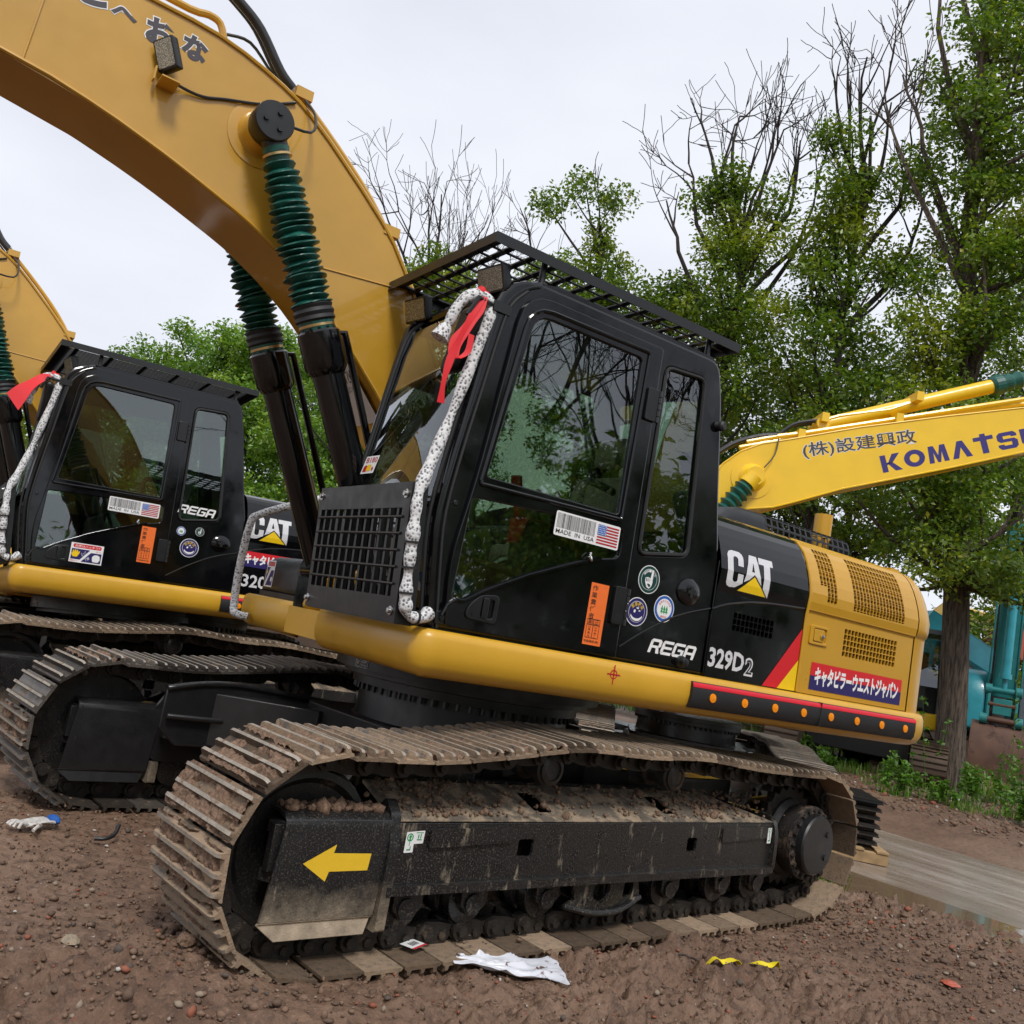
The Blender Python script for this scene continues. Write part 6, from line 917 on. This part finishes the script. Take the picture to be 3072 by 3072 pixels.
def bg_excavator(label, loc, yaw, lower, body, cabm, boomm, boom_poly=None, hw=0.26, real_track=False, low=1.12, cyl=None, cab_on=True, group='excavators parked across the road', tracks=True, boom_text=None, tank=True):
    root = thing('excavator', label, 'excavator', loc, group=group)
    if real_track: undercarriage(root, lower, False, shoe_mats=('shoe_far', 'mudclod', 'bar_worn'), frame='black_dusty')
    elif tracks:
        for s_ in (1, -1):
            mb = MB(); loop_track(mb, s_ * 1.25 - 0.3, s_ * 1.25 + 0.3); mb.build('crawler_track', 'shoe_rust', root, rz=lower)
        mb = MB(); mb.box(-0.9, 0.9, -0.95, 0.95, 0.45, 0.8); mb.cyl((0, 0, 0.8), (0, 0, 1.1), 0.7, 32); mb.build('carbody', 'black_dusty', root, rz=lower, bevel=0.02)
    mb = MB(); mb.plate([rnd([(-2.45, low), (-2.45, 2.2), (-0.55, 2.3), (-0.55, low + .3), (1.15, low + .3), (1.15, low)], [.05, .2, .15, 0, .05, .05])], SP(0), 2.7, 0, 0.06)
    if tank: mb.plate([rnd([(0.0, 1.4), (0.0, 2.1), (0.85, 2.0), (1.1, 1.4)], 0.12)], SP(-0.92), 0.85, 0, 0.05)
    mb.build('body', body, root, rz=yaw)
    mb = MB(); path = arc(-2.45, 0.95, 0.40, 90, 180, 8) + arc(-2.45, -0.95, 0.40, 180, 270, 8); sweep(mb, path, [(-0.2, low), (0.0, low), (0.03, low + .1), (0.03, 1.95), (0.0, 2.08), (-0.2, 2.1)]); mb.build('counterweight', body, root, rz=yaw, smooth=50)
    if cab_on:
        side = rnd([(1.12, 1.42), (1.2, 1.9), (0.95, 2.95), (-0.45, 2.98), (-0.55, 1.42)], [.05, .15, .2, .15, .05]); wins = [rnd([(1.1, 1.95), (0.9, 2.82), (0.15, 2.82), (0.15, 1.95)], 0.08), rnd(rect(-0.42, 2.05, 0.05, 2.82), 0.08)]; mb = MB(); mb.plate([side] + wins, SP(1.33), 0.05, 0, 0.015); mb.plate([side] + wins, SP(0.40), 0.05, 0, 0.015); mb.box(-0.45, 0.95, 0.42, 1.31, 2.90, 2.985); mb.box(-0.55, -0.5, 0.42, 1.31, 1.42, 2.1)
        mb.box(-0.3, 0.3, 0.65, 1.1, 1.5, 1.95); mb.box(-0.35, -0.2, 0.65, 1.1, 1.9, 2.6)
        for yy in (0.40, 1.33): mb.tube([(1.12, yy, 1.45), (1.2, yy, 1.9), (0.97, yy, 2.92)], 0.035, 8)
        cb = mb.build('cab', cabm, root, rz=yaw); mb = MB()
        for yy in (1.335, 0.395): mb.plate([wins[0]], SP(yy), 0.006); mb.plate([wins[1]], SP(yy), 0.006)
        mb.rings([[(1.19, 0.42, 1.9), (1.19, 1.31, 1.9)], [(0.96, 0.42, 2.9), (0.96, 1.31, 2.9)]], 0, False, False); mb.build('window', 'glass_dark', cb, smooth=0)
    if boom_poly:
        mb = MB(); mb.prism(boom_poly, -hw, hw)
        for k in range(len(boom_poly)):
            a, b_ = boom_poly[k], boom_poly[(k + 1) % len(boom_poly)]
            for s_ in (1, -1): mb.tube([(a[0], s_ * hw, a[1]), (b_[0], s_ * hw, b_[1])], 0.013, 5)
        bo = mb.build('boom', boomm, root, rz=yaw)
        if boom_text:
            for s_, (x0, z0), (x1, z1), h, mt, off in boom_text:
                dx, dz = x1 - x0, z1 - z0; l_ = math.hypot(dx, dz); ux, uz = dx / l_, dz / l_; sg = -1
                D = Decal(lambda a, b_, w: (x0 + ux * a - uz * b_, sg * (hw + w), z0 + uz * a + ux * b_), [mt, 'pale_grey']); 
                if mt == 'charcoal': D.text(s_, -0.01, -0.01, l_ + .01, h + .01, 'pale_grey', off + 0.018)
                D.k = 2
                if s_ == 'KOMATSU': block_letters(D, l_, h, mt)
                else: D.text(s_, 0.0, 0, l_, h, mt, off)
                D.build('boom_lettering', bo)
        if cyl:
            mb = MB(); a, b_, r = cyl; mb.cyl((a[0], 0, a[1]), (b_[0], 0, b_[1]), r, 20); mb.cyl((a[0], -hw * .7, a[1]), (a[0], hw * .7, a[1]), r * 0.9, 14); mb.build('arm_cylinder', boomm, bo, smooth=40)
        return root, bo
    return root, None
KZ = -0.30; k_hi = [(-0.55, 1.9), (-0.62, 2.7), (-0.45, 3.7), (-0.1, 4.36), (0.12, 4.58), (0.40, 4.74), (0.69, 4.84), (0.91, 4.92), (1.73, 5.22), (2.95, 5.61), (4.02, 5.93), (5.6, 6.36)]; k_lo = [(5.7, 5.98), (4.09, 5.29), (3.04, 4.86), (2.32, 4.58), (1.6, 4.30), (0.95, 3.99), (0.68, 3.87), (0.35, 3.79), (-0.02, 3.66), (0.0, 2.7), (0.1, 1.9)]
kp = [(x, z - KZ) for x, z in k_hi + k_lo]
km, kb = bg_excavator('bright yellow excavator behind the hood, its raised boom lettered in blue capitals', (-6.8, -3.3, KZ), R(138.7), R(41.7), 'yellow_bright', 'grey_paint', 'yellow_bright', kp, 0.30, True, 1.36, ((1.25, 5.22 - KZ), (3.66, 6.26 - KZ), 0.105), boom_text=[('KOMATSU', (2.15, 4.63 - KZ), (4.35, 5.48 - KZ), 0.245, 'komatsu_blue', 0.02), ('(株)設建興政', (1.02, 4.62 - KZ), (2.58, 5.12 - KZ), 0.235, 'charcoal', 0.012)])
mb = MB(); q = lambda s_, z, y=0.0: (s_, y, z - KZ)
for yy in (-0.2, 0.2): mb.tube([q(0.2, 4.75, yy), q(0.62, 4.91, yy), q(0.95, 5.01, yy), q(4.0, 6.07, yy), q(5.4, 6.55, yy)], 0.035, 8)
mb.tube([q(1.2, 5.25, -0.08), q(1.5, 5.40, -0.08), q(2.2, 5.62, -0.08), q(2.6, 5.83, -0.08)], 0.03, 8)
for s_, z in ((0.95, 5.0), (2.3, 5.48), (1.25, 5.3), (2.55, 5.85)): mb.box(s_ - 0.05, s_ + 0.05, -0.28, 0.28, z - 0.07 - KZ, z + 0.06 - KZ)
mb.build('boom_pipe', 'yellow_bright', kb)
mb = MB(); mb.lathe(q(3.66, 6.26), (2.4, 0, 1.04), [(0.115, 0), (0.15, 0.04), (0.15, 0.16), (0.11, 0.2), (0.14, 0.28), (0.10, 0.34), (0.14, 0.42), (0.10, 0.5), (0.13, 0.6)], 20); mb.build('rod_boot', 'bellows', kb, smooth=0)
mb = MB(); 
for yy in (-0.2, 0.0): mb.tube([q(-0.35, 4.35, yy), q(0.0, 4.68, yy), q(0.35, 4.86, yy), q(0.62, 4.93, yy)], 0.035, 8, sub=4)
for yy in (-0.12, 0.05): mb.tube([q(0.66, 4.95, yy), q(0.85, 5.14, yy), q(1.1, 5.24, yy), q(1.27, 5.27, yy)], 0.03, 8, sub=4)
mb.tube([q(0.62, 4.85, -0.31), q(0.58, 4.6, -0.38), q(0.45, 4.38, -0.42)], 0.010, 6, sub=3); mb.build('hydraulic_hose', 'hose', kb)
mb = MB(); P = Vector(q(0.33, 4.23, -0.30)); mb.lathe(P, (0, -1, 0), [(0.30, 0), (0.30, 0.012), (0.20, 0.014), (0.16, 0.05), (0.13, 0.10), (0.13, 0.20), (0, 0.2)], 32); mb.build('pin_boss', 'yellow_bright', kb, smooth=35)
d = (Vector(q(-0.9, 2.3, -0.42)) - Vector(q(0.33, 4.23, -0.42))).normalized(); P = Vector(q(0.33, 4.23, -0.42)); mb = MB(); rs = [(0.09, 0.14)] + [((0.15 if i % 2 else 0.10), 0.18 + 0.052 * i) for i in range(22)]; mb.lathe(P, d, rs, 20, 0); mb.build('rod_boot', 'bellows', kb, smooth=0)
mb = MB(); mb.cyl(P, P + d * 0.16, 0.13, 16); mb.cyl(P + d * 1.3, P + d * 2.3, 0.12, 20); mb.build('boom_cylinder', 'yellow_bright', kb, smooth=40)
# grey-cabbed and worn machines left and right of the tree trunk
bg_excavator('yellow excavator with a dark grey cab, half hidden between the counterweight and the tree trunk', (-14.1, -4.55, 0.0), R(25), R(25), 'yellow_bright', 'grey_paint', 'yellow_bright', None)
bg_excavator('worn yellow excavator with blotched paint, right behind the tree trunk', (-28.8, -8.2, 0.0), R(-70), R(-70), 'yellow_worn', 'black_satin', 'yellow_worn', None)
bp = lambda a, l_, w0, w1, x0=0.3, z0=1.8: [(x0, z0), (x0 - 0.1, z0 + w0), (x0 + l_ * math.cos(a) - 0.1, z0 + w0 + l_ * math.sin(a) + w1 * 0.3), (x0 + l_ * math.cos(a), z0 + w0 + l_ * math.sin(a) - w1)]
bg_excavator('red orange excavator with lowered boom, right of the tree trunk behind the teal one', (-31.5, -11.0, 0), R(52), R(52), 'red_brown_paint', 'red_brown_paint', 'red_brown_paint', [(0.3, 1.9), (0.2, 2.7), (4.6, 4.6), (5.2, 4.55), (5.2, 3.6), (4.9, 3.5)], 0.3, boom_text=[('RUKUN', (2.2, 3.0), (3.4, 3.45), 0.2, 'pale_grey', 0.0)])
bg_excavator('turquoise excavator whose low boom with a blue disc shows right of the tree trunk', (-22.6, -7.6, 0), R(144), R(144), 'cyan', 'cyan', 'cyan', [(-0.2, 1.9), (-0.3, 3.4), (0.3, 4.3), (2.9, 3.25), (2.9, 2.55), (0.5, 3.5), (0.3, 1.9)], 0.25)
_, yb = bg_excavator('far yellow excavator with dark blue letters on its boom, above the orange one', (-36.0, -14.0, 0), R(55), R(55), 'yellow_bright', 'grey_paint', 'yellow_bright', [(0.3, 2.3), (0.0, 3.3), (1.5, 5.4), (2.6, 5.9), (8.0, 5.0), (8.1, 4.4), (2.6, 5.0)], 0.3, boom_text=[('KOMATSU', (4.2, 4.85), (6.6, 4.55), 0.4, 'komatsu_blue', 0.03)])
bg_excavator('far excavator with black boom bearing a white mark, below the far lettered yellow boom', (-34.0, -13.2, 0), R(50), R(50), 'yellow_bright', 'black_satin', 'black', [(0.3, 2.0), (0.2, 2.9), (5.5, 4.3), (5.6, 3.6)], 0.3, boom_text=[('CAT', (3.4, 3.35), (4.6, 3.6), 0.42, 'pale_grey', 0.03)])
bg_excavator('bright orange excavator far behind, glimpsed between the two black boom cylinders', (-8.7, -17.4, -0.3), R(-60), R(-60), 'orange_paint', 'orange_paint', 'orange_paint', [(0.3, 1.9), (0.1, 2.7), (2.4, 4.1), (3.4, 4.0), (3.5, 3.4), (2.5, 3.4)], 0.28)
# teal machine facing the road with its bucket on the ground
yt = math.atan2(0.349, 0.937); tm = thing('excavator', 'teal excavator at the right edge, facing the road with arm hanging down and rusty bucket', 'excavator', (-23.97, -5.60, 0.05), group='excavators parked across the road')
for s_ in (1, -1): mb = MB(); loop_track(mb, s_ * 1.2 - 0.3, s_ * 1.2 + 0.3); mb.build('crawler_track', 'shoe_rust', tm, rz=yt)
mb = MB(); mb.plate([rnd([(-2.3, 1.1), (-2.3, 2.2), (-0.4, 2.2), (-0.4, 1.4), (1.1, 1.4), (1.1, 1.1)], .08)], SP(0), 2.6, 0, 0.05); mb.build('body', 'teal', tm, rz=yt)
mb = MB(); mb.plate([rnd([(0.2, 1.15), (0.2, 2.75), (1.1, 2.78), (1.5, 2.2), (1.55, 1.15)], [.05, .1, .35, .3, .1])], SP(-0.80), 0.80, 0, 0.10); mb.plate([rnd(rect(-0.95, 1.65, -0.80, 1.80), 0.02)], lambda u, q_, w: (1.555 + w, u, q_), 0.02, 1); mb.build('side_tank', ['cyan', 'ink'], tm, rz=yt)
mb = MB(); mb.plate([rnd([(0.1, 1.4), (0.1, 2.9), (0.9, 2.9), (1.2, 1.4)], .1)], SP(0.85), 0.9, 0, 0.05); mb.build('cab', 'grey_paint', tm, rz=yt)
mb = MB(); mb.prism([(0.4, 1.8), (0.3, 2.6), (1.6, 5.2), (3.3, 6.3), (3.7, 6.2), (3.6, 5.7), (2.2, 4.6)], -0.3, 0.3); mb.build('boom', 'teal', tm, rz=yt)
mb = MB(); mb.prism([(3.2, 6.3), (3.75, 6.4), (3.85, 4.5), (3.6, 2.05), (3.3, 2.05), (3.15, 4.6)], -0.24, 0.24)
for s_ in (1, -1): mb.tube([(3.85, s_ * 0.24, 4.5), (3.6, s_ * 0.24, 2.1)], 0.03, 6); mb.tube([(3.92, s_ * 0.34, 4.6), (3.75, s_ * 0.36, 2.2)], 0.025, 6)
ar = mb.build('arm', 'teal', tm, rz=yt, bevel=0.01)
mb = MB(); mb.cyl((4.12, 0, 5.2), (4.02, 0, 2.6), 0.11, 20); mb.lathe((4.02, 0, 2.62), (-0.04, 0, -1), [(0.14, 0), (0.14, 0.12), (0.06, 0.13), (0.06, 0.45)], 20); mb.build('bucket_cylinder', 'cyan', ar, smooth=40)
mb = MB()
for s_ in (1, -1): mb.prism(rnd([(3.75, 2.25), (4.05, 2.3), (4.2, 1.5), (4.05, 1.42), (3.85, 1.5)], 0.05), s_ * 0.30 - 0.03, s_ * 0.30 + 0.03); mb.cyl((4.0, s_ * 0.25, 2.2), (4.0, s_ * 0.40, 2.2), 0.13, 16); mb.cyl((4.12, s_ * 0.3, 1.48), (4.12, s_ * 0.46, 1.48), 0.13, 16)
mb.cyl((4.0, -0.38, 2.2), (4.0, 0.38, 2.2), 0.075, 14); mb.box(3.95, 4.15, -0.2, 0.2, 1.62, 2.0); mb.cyl((4.14, -0.4, 1.48), (4.14, 0.4, 1.48), 0.075, 14, 1); mb.cyl((4.1, -0.3, 1.85), (4.1, 0.3, 1.85), 0.06, 14, 1); mb.build('bucket_linkage', ['teal', 'bucket_rust'], ar, bevel=0.008)
mb = MB(); hb = 0.60; pr = [(3.55, 1.42), (3.95, 1.40), (4.28, 1.30), (4.48, 0.95), (4.55, 0.45), (4.56, -0.02)]; inn = [(4.50, -0.02), (4.49, 0.45), (4.42, 0.92), (4.25, 1.24), (3.95, 1.33), (3.55, 1.36)]
mb.prism(pr + inn, -hb, hb)
for s_ in (1, -1): mb.prism(pr + [(4.1, -0.02), (3.75, 0.6)], s_ * hb - 0.025, s_ * hb + 0.025); mb.prism([(3.45, 1.75), (3.75, 1.75), (4.0, 1.40), (3.55, 1.40)], s_ * 0.22 - 0.03, s_ * 0.22 + 0.03)
for yy in (-0.08, 0.3): mb.cyl((4.13, yy, 1.35), (4.22, yy, 1.345), 0.03, 12, 1)
bk = mb.build('bucket', ['bucket_rust', 'ink'], tm, rz=yt, bevel=0.01)
# ------------------------------------------------------------------ loose tracks, pallet
def loose_track(label, path, width, loc, yaw, mat='shoe_rust', cat='loose track'):
    """a length of track chain laid out along path (x, z)"""
    root = thing('loose_track', label, cat, loc, (0, 0, yaw), 'loose track chains on the verge'); P = smooth_path([Vector((x, 0, z)) for x, z in path], 8); ln = np.concatenate([[0], np.cumsum([(b_ - a).length for a, b_ in zip(P, P[1:])])]); n = int(ln[-1] / 0.2); mb = MB(); me = shoe_mesh(0, (mat, 'mudclod', 'shoe_far'), width / 2); X_, Z_ = [p.x for p in P], [p.z for p in P]; ms = []
    for i in range(n):
        s0, s1 = ln[-1] * i / n, ln[-1] * (i + 1) / n; a = Vector((np.interp(s0, ln, X_), 0, np.interp(s0, ln, Z_))); b_ = Vector((np.interp(s1, ln, X_), 0, np.interp(s1, ln, Z_))); d_ = (b_ - a).normalized(); nn = d_.cross(Vector((0, 1, 0))); m_ = Matrix((d_, Vector((0, 1, 0)), nn)).transposed().to_4x4(); m_.translation = (a + b_) / 2; ms.append(m_); mb.bar(a - nn * 0.05, b_ - nn * 0.05, 0.26, 0.085, 0, nn)
    ch = mb.build('link_chain', mat, root)
    for m_ in ms: child(bpy.data.objects.new('track_shoe', me), ch, m_)
    return root
loose_track('rusty loose track hanging in a slope left of the tree trunk, brown with red bars', [(2.0, 0.05), (1.3, 0.12), (0.7, 0.45), (0.3, 0.85), (-0.3, 1.0), (-1.2, 1.0)], 0.8, (-14.6, -4.05, 0.0), R(25))
loose_track('grey loose track draped over a heap, left of the red barred one', [(1.9, 0.08), (1.2, 0.35), (0.5, 0.75), (-0.2, 0.85), (-1.0, 0.7)], 0.75, (-15.4, -5.75, -0.15), R(60))
loose_track('short loose track piece lying on top of the heap under the counterweight', [(-0.5, 1.02), (0.0, 1.04), (0.5, 1.0)], 0.7, (-15.8, -5.3, -0.35), R(-20))
loose_track('dark loose track coil between the counterweight and the tree trunk', [(0.9, 0.1), (1.05, 0.5), (0.8, 1.0), (0.3, 1.15), (-0.3, 1.0), (-0.5, 0.5), (-0.3, 0.12)], 0.8, (-15.6, -4.15, 0.05), R(70))
loose_track('rusty track chain standing upright like a fence behind the near track', [(-0.1, 0.05), (-0.1, 0.5), (-0.08, 1.0), (-0.02, 1.5)], 2.6, (-16.4, -7.8, -0.5), R(30))
mb = MB(); mb.plate([rnd([(-0.5, 0), (-0.35, 0.45), (0.3, 0.5), (0.5, 0.05)], 0.1)], SP(0), 0.4, 0, 0.05); st = mb.build('stone', 'rubble', None); st.location = (-15.1, -4.8, -0.15); tag(st, 'pale stone block under the heap of loose tracks', 'stone')
pt = thing('wooden_pallet', 'small wooden pallet at the near road edge under folded track', 'pallet', (-5.75, -0.38, -0.14), (0, 0, R(40)))
for i in range(4): mb = MB(); mb.box(-0.55, 0.55, -0.42 + 0.24 * i, -0.30 + 0.24 * i, 0.11, 0.135); mb.build('slat', 'wood', pt, bevel=0.004)
for i in range(3): mb = MB(); mb.box(-0.54 + 0.49 * i, -0.44 + 0.49 * i, -0.42, 0.42, 0.0, 0.109); mb.build('block', 'wood', pt, bevel=0.004)
fs = thing('folded_track', 'folded black track chain stacked on a pallet behind the final drive', 'loose track', (-5.75, -0.38, -0.003), (0, 0, R(40)), 'loose track chains on the verge')
for k in range(6):
    mb = MB(); z = 0.03 + 0.082 * k + (0.006 if k else 0); o_ = 0.02 * ((k * 7) % 3 - 1)
    for i in range(5): mb.box(-0.50 + 0.2 * i + o_, -0.31 + 0.2 * i + o_, -0.32, 0.32, z, z + 0.012); [mb.box(-0.48 + 0.2 * i + 0.06 * j + o_, -0.462 + 0.2 * i + 0.06 * j + o_, -0.32, 0.32, z + 0.012, z + 0.034) for j in range(3)]; mb.cyl((-0.4 + 0.2 * i + o_, -0.28, z - 0.02), (-0.4 + 0.2 * i + o_, 0.28, z - 0.02), 0.022, 8)
    mb.build('track_layer', 'black_satin' if k == 5 else 'chain', fs)
# ------------------------------------------------------------------ litter and clods
def ray_ground(px, py, z=0.0):
    d_ = rt * ((px - 1536) / 2780.6) - up * ((py - 1536) / 2780.6) + fw; t_ = (z - 1.46736) / d_.z; return Vector((3.95455, 4.73512, 1.46736)) + d_ * t_
def cloth(label, name, cat, c, sx, sy, yaw, mat, seed, h=0.06, tri=False, n=40):
    U, V = np.meshgrid(np.linspace(-1, 1, n), np.linspace(-1, 1, n), indexing='ij'); a = fbm(U * 1.3 + seed, V * 1.3, 4, seed); rr = 1 + 0.22 * (fbm(np.arctan2(V, U) * 1.1 + seed, U * 0.4, 3, seed + 3) - 0.5) * 2
    x = U * sx * rr; y = V * sy * rr * ((0.25 + 0.75 * (U * 0.5 + 0.5)) if tri else 1); x0 = x * math.cos(yaw) - y * math.sin(yaw) + c[0]; y0 = x * math.sin(yaw) + y * math.cos(yaw) + c[1]
    fold = np.abs(vnoise(U * 2.6 + V * 1.4 + seed, V * 2.2 - U, seed) - 0.5) * 2; gg = fbm(x0 * 2.2, y0 * 2.2, 3, 1); top_ = float(np.max(gf(x0, y0) - gh(x0, y0))); z = gh(x0, y0) + 0.5 * top_ + 0.75 * h * ((1 - fold) ** 2 * 0.7 + (a - 0.3) * 0.9) * (0.55 + 0.45 * (1 - U * U * V * V)); o = grid_mesh(x0, y0, np.maximum(z, gf(x0, y0) + 0.006), name, mat); return tag(o, label, cat)
cloth('crumpled white plastic sheet smeared with mud beside the near track', 'plastic_sheet', 'plastic sheet', ray_ground(1525, 2912, 0.03), 0.25, 0.16, R(148), 'plastic_sheet', 3, 0.045, True)
gl = thing('work_glove', 'dirty white work glove lying on the mud at the left edge', 'glove', (2.28, -0.62, gz(2.28, -0.62) + 0.02), (0, 0, R(20)))
mb = MB(); rs = []
for i, (x, w, h_) in enumerate(((-0.12, 0.045, 0.02), (-0.09, 0.05, 0.028), (-0.03, 0.055, 0.03), (0.03, 0.06, 0.028), (0.06, 0.052, 0.022))): rs.append([(x, w * math.cos(a), 0.012 + h_ * (0.6 + 0.4 * math.sin(a)) + 0.006 * math.sin(3 * a + i)) for a in np.linspace(0, 2 * PI, 14, endpoint=False)])
mb.rings(rs)
for k in range(4): y = -0.038 + 0.026 * k; mb.tube([(0.05, y, 0.025), (0.085, y * 1.15, 0.032 + 0.004 * k), (0.115 - 0.01 * abs(k - 1.5), y * 1.25, 0.018)], [0.013, 0.013, 0.009], 8, sub=2)
mb.tube([(-0.02, 0.05, 0.02), (0.02, 0.085, 0.025), (0.05, 0.10, 0.015)], [0.014, 0.014, 0.010], 8, sub=2); mb.build('glove_hand', 'glove_cloth', gl, smooth=60); mb = MB(); mb.lathe((-0.125, 0, 0.028), (-1, 0, 0), [(0.046, 0), (0.05, 0.012), (0.046, 0.02)], 14); mb.v = [(x, y, 0.014 + (z - 0.014) * 0.55 + 0.008) for x, y, z in mb.v]; mb.build('cuff', 'flag_blue', gl)
for lab, px, py, sd_ in (('twisted yellow tape scrap on the mud, left of the other', 2165, 2890, 1), ('yellow tape scrap on the mud, right of the other', 2305, 2908, 2)):
    p = ray_ground(px, py); rg_ = random.Random(sd_); P = smooth_path([Vector((p.x + dx, p.y + dy, gz(p.x + dx, p.y + dy) + 0.018 + dz)) for dx, dy, dz in ((0.09, -0.05, 0.0), (0.04, -0.02, 0.025), (-0.01, 0.0, 0.008), (-0.05, 0.01 + 0.03 * (sd_ == 1), 0.02), (-0.09, 0.05 * (sd_ == 1), 0.0))], 4); mb = strip(P, 0.035, 0.002, tw=[Vector((0.3, 1, 0.5 * math.sin(i * 0.45 + sd_))) for i in range(len(P))]); tag(mb.build('tape_scrap', 'tape_yellow', None, smooth=60), lab, 'tape', 'yellow tape scraps')
p = ray_ground(1240, 2835, 0.075); D = Decal(lambda a, b_, w: (p.x + a * 0.9 - b_ * 0.35, p.y + a * 0.35 + b_ * 0.9, 0.078 + w + 0.05 * 0), ['white', 'red', 'charcoal']); D.poly(rect(-0.055, -0.04, 0.055, 0.04), 'white').poly(rect(-0.055, 0.028, 0.055, 0.04), 'red').polys([rect(-0.03 + 0.015 * i, -0.02, -0.022 + 0.015 * i, 0.012) for i in range(4)], 'charcoal'); tag(D.build('paper_card', None), 'white card with red edge lying on the near track pads', 'card')
for i, (px, py, s_, lab) in enumerate(((2505, 2665, 0.055, 'red brick lump at the rear end of the near track'), (2850, 2958, 0.05, 'flat reddish tile piece at the lower right'), (830, 2850, 0.05, 'pale mud clod under the front of the near idler guard'), (870, 2880, 0.035, 'smaller pale clod beside the one under the idler guard'), (205, 2870, 0.035, 'dark brown soil lump at the lower left'), (540, 2930, 0.04, 'brown soil lump in front of the near track'))):
    p = ray_ground(px, py); rg_ = np.random.default_rng(300 + i); b4 = bmesh.new(); bmesh.ops.create_icosphere(b4, subdivisions=2, radius=s_)
    for v_ in b4.verts: v_.co *= 1 + rg_.uniform(-0.22, 0.22); v_.co.z *= 0.65 if 'tile' not in lab else 0.25
    me = bpy.data.meshes.new('clod'); b4.to_mesh(me); b4.free(); me.materials.append(MATS['red_brown_paint' if 'red' in lab else 'guard_mud' if 'dark' in lab else 'mudclod']); o = bpy.data.objects.new('brick_lump' if 'red' in lab else 'mud_clod', me); COL.objects.link(o); o.location = (p.x, p.y, gz(p.x, p.y) + s_ * 0.35); tag(o, lab, 'brick' if 'red' in lab else 'clod')
mb = MB(); p = ray_ground(2055, 2860); mb.tube([(p.x + 0.05, p.y - 0.03, gz(p.x, p.y) + 0.03), (p.x, p.y, gz(p.x, p.y) + 0.035), (p.x - 0.03, p.y + 0.08, gz(p.x, p.y) + 0.03)], 0.006, 6); tag(mb.build('stick', 'bark', None), 'thin dark stick on the mud right of the plastic sheet', 'stick')
p = ray_ground(280, 2530); mb = MB(); mb.tube([(p.x, p.y, gz(p.x, p.y) + 0.03), (p.x - 0.05, p.y + 0.02, gz(p.x, p.y) + 0.035), (p.x - 0.10, p.y + 0.0, gz(p.x, p.y) + 0.05), (p.x - 0.13, p.y - 0.04, gz(p.x, p.y) + 0.09)], 0.011, 10, sub=4); tag(mb.build('hose_scrap', 'hose', None), 'bent grey hose scrap on the mud between the tracks', 'hose scrap')
# mud heaps lying on the near machine: part of its dirt
def heap(n, fx, fy, fz, fs, name, seed, parent, mat='mudclod'):
    rg_ = np.random.default_rng(seed); x, y = fx(rg_, n), fy(rg_, n); z = fz(x, y); s_ = fs(rg_, n); V = IV[None] * s_[:, None, None] * rg_.uniform(0.7, 1.3, (n, 1, 3)) * (1 + rg_.uniform(-0.25, 0.25, (n, len(IV), 1))); k = V + np.stack([x, y, z], -1)[:, None]; o = tri_mesh(k.reshape(-1, 3), (IF[None] + (np.arange(n) * len(IV))[:, None, None]).reshape(-1, 3), name, mat, parent); o['kind'] = 'stuff'; return o
sz = lambda m_: (lambda g_, n: np.clip(np.exp(g_.normal(m_, 0.5, n)), 0.004, 0.05))
heap(650, lambda g_, n: np.where(g_.random(n) < 0.5, g_.uniform(-1.35, 1.4, n), np.where(g_.random(n) < 0.5, g_.normal(1.2, 0.18, n), g_.normal(-0.9, 0.3, n))), lambda g_, n: 1.2 + 0.28 * g_.random(n), lambda x, y: 0.622 + (1.5 - y) * 0.345 + 0.006, sz(-5.0), 'mud_crumbs', 1, m1)
heap(300, lambda g_, n: g_.uniform(1.55, 2.0, n), lambda g_, n: g_.uniform(1.36, 1.46, n), lambda x, y: 0.655 + 0.0 * x, sz(-4.8), 'mud_crumbs', 2, m1)
# yellow casting poking in at the right edge
yl = thing('lifting_lug', 'bright yellow rounded casting poking in at the right edge', 'casting', (-5.55, 2.10, -0.1)); mb = MB(); f = lambda u, v, w: (-5.60 - u * 0.73 + w * 0.66, 2.28 + u * 0.66 + w * 0.73, v)
mb.plate([rnd([(-0.06, 1.16), (-0.085, 1.02), (0.0, 0.92), (0.16, 0.92), (0.2, 1.2), (0.05, 1.26)], 0.07)], f, 0.16, 0, 0.03); mb.plate([rnd([(0.03, 0.95), (-0.01, 0.88), (0.12, 0.66), (0.4, 0.1), (0.5, 0.1), (0.3, 0.9)], 0.04)], f, 0.10, 0, 0.02); mb.build('lug', 'yellow_bright', yl, smooth=60)
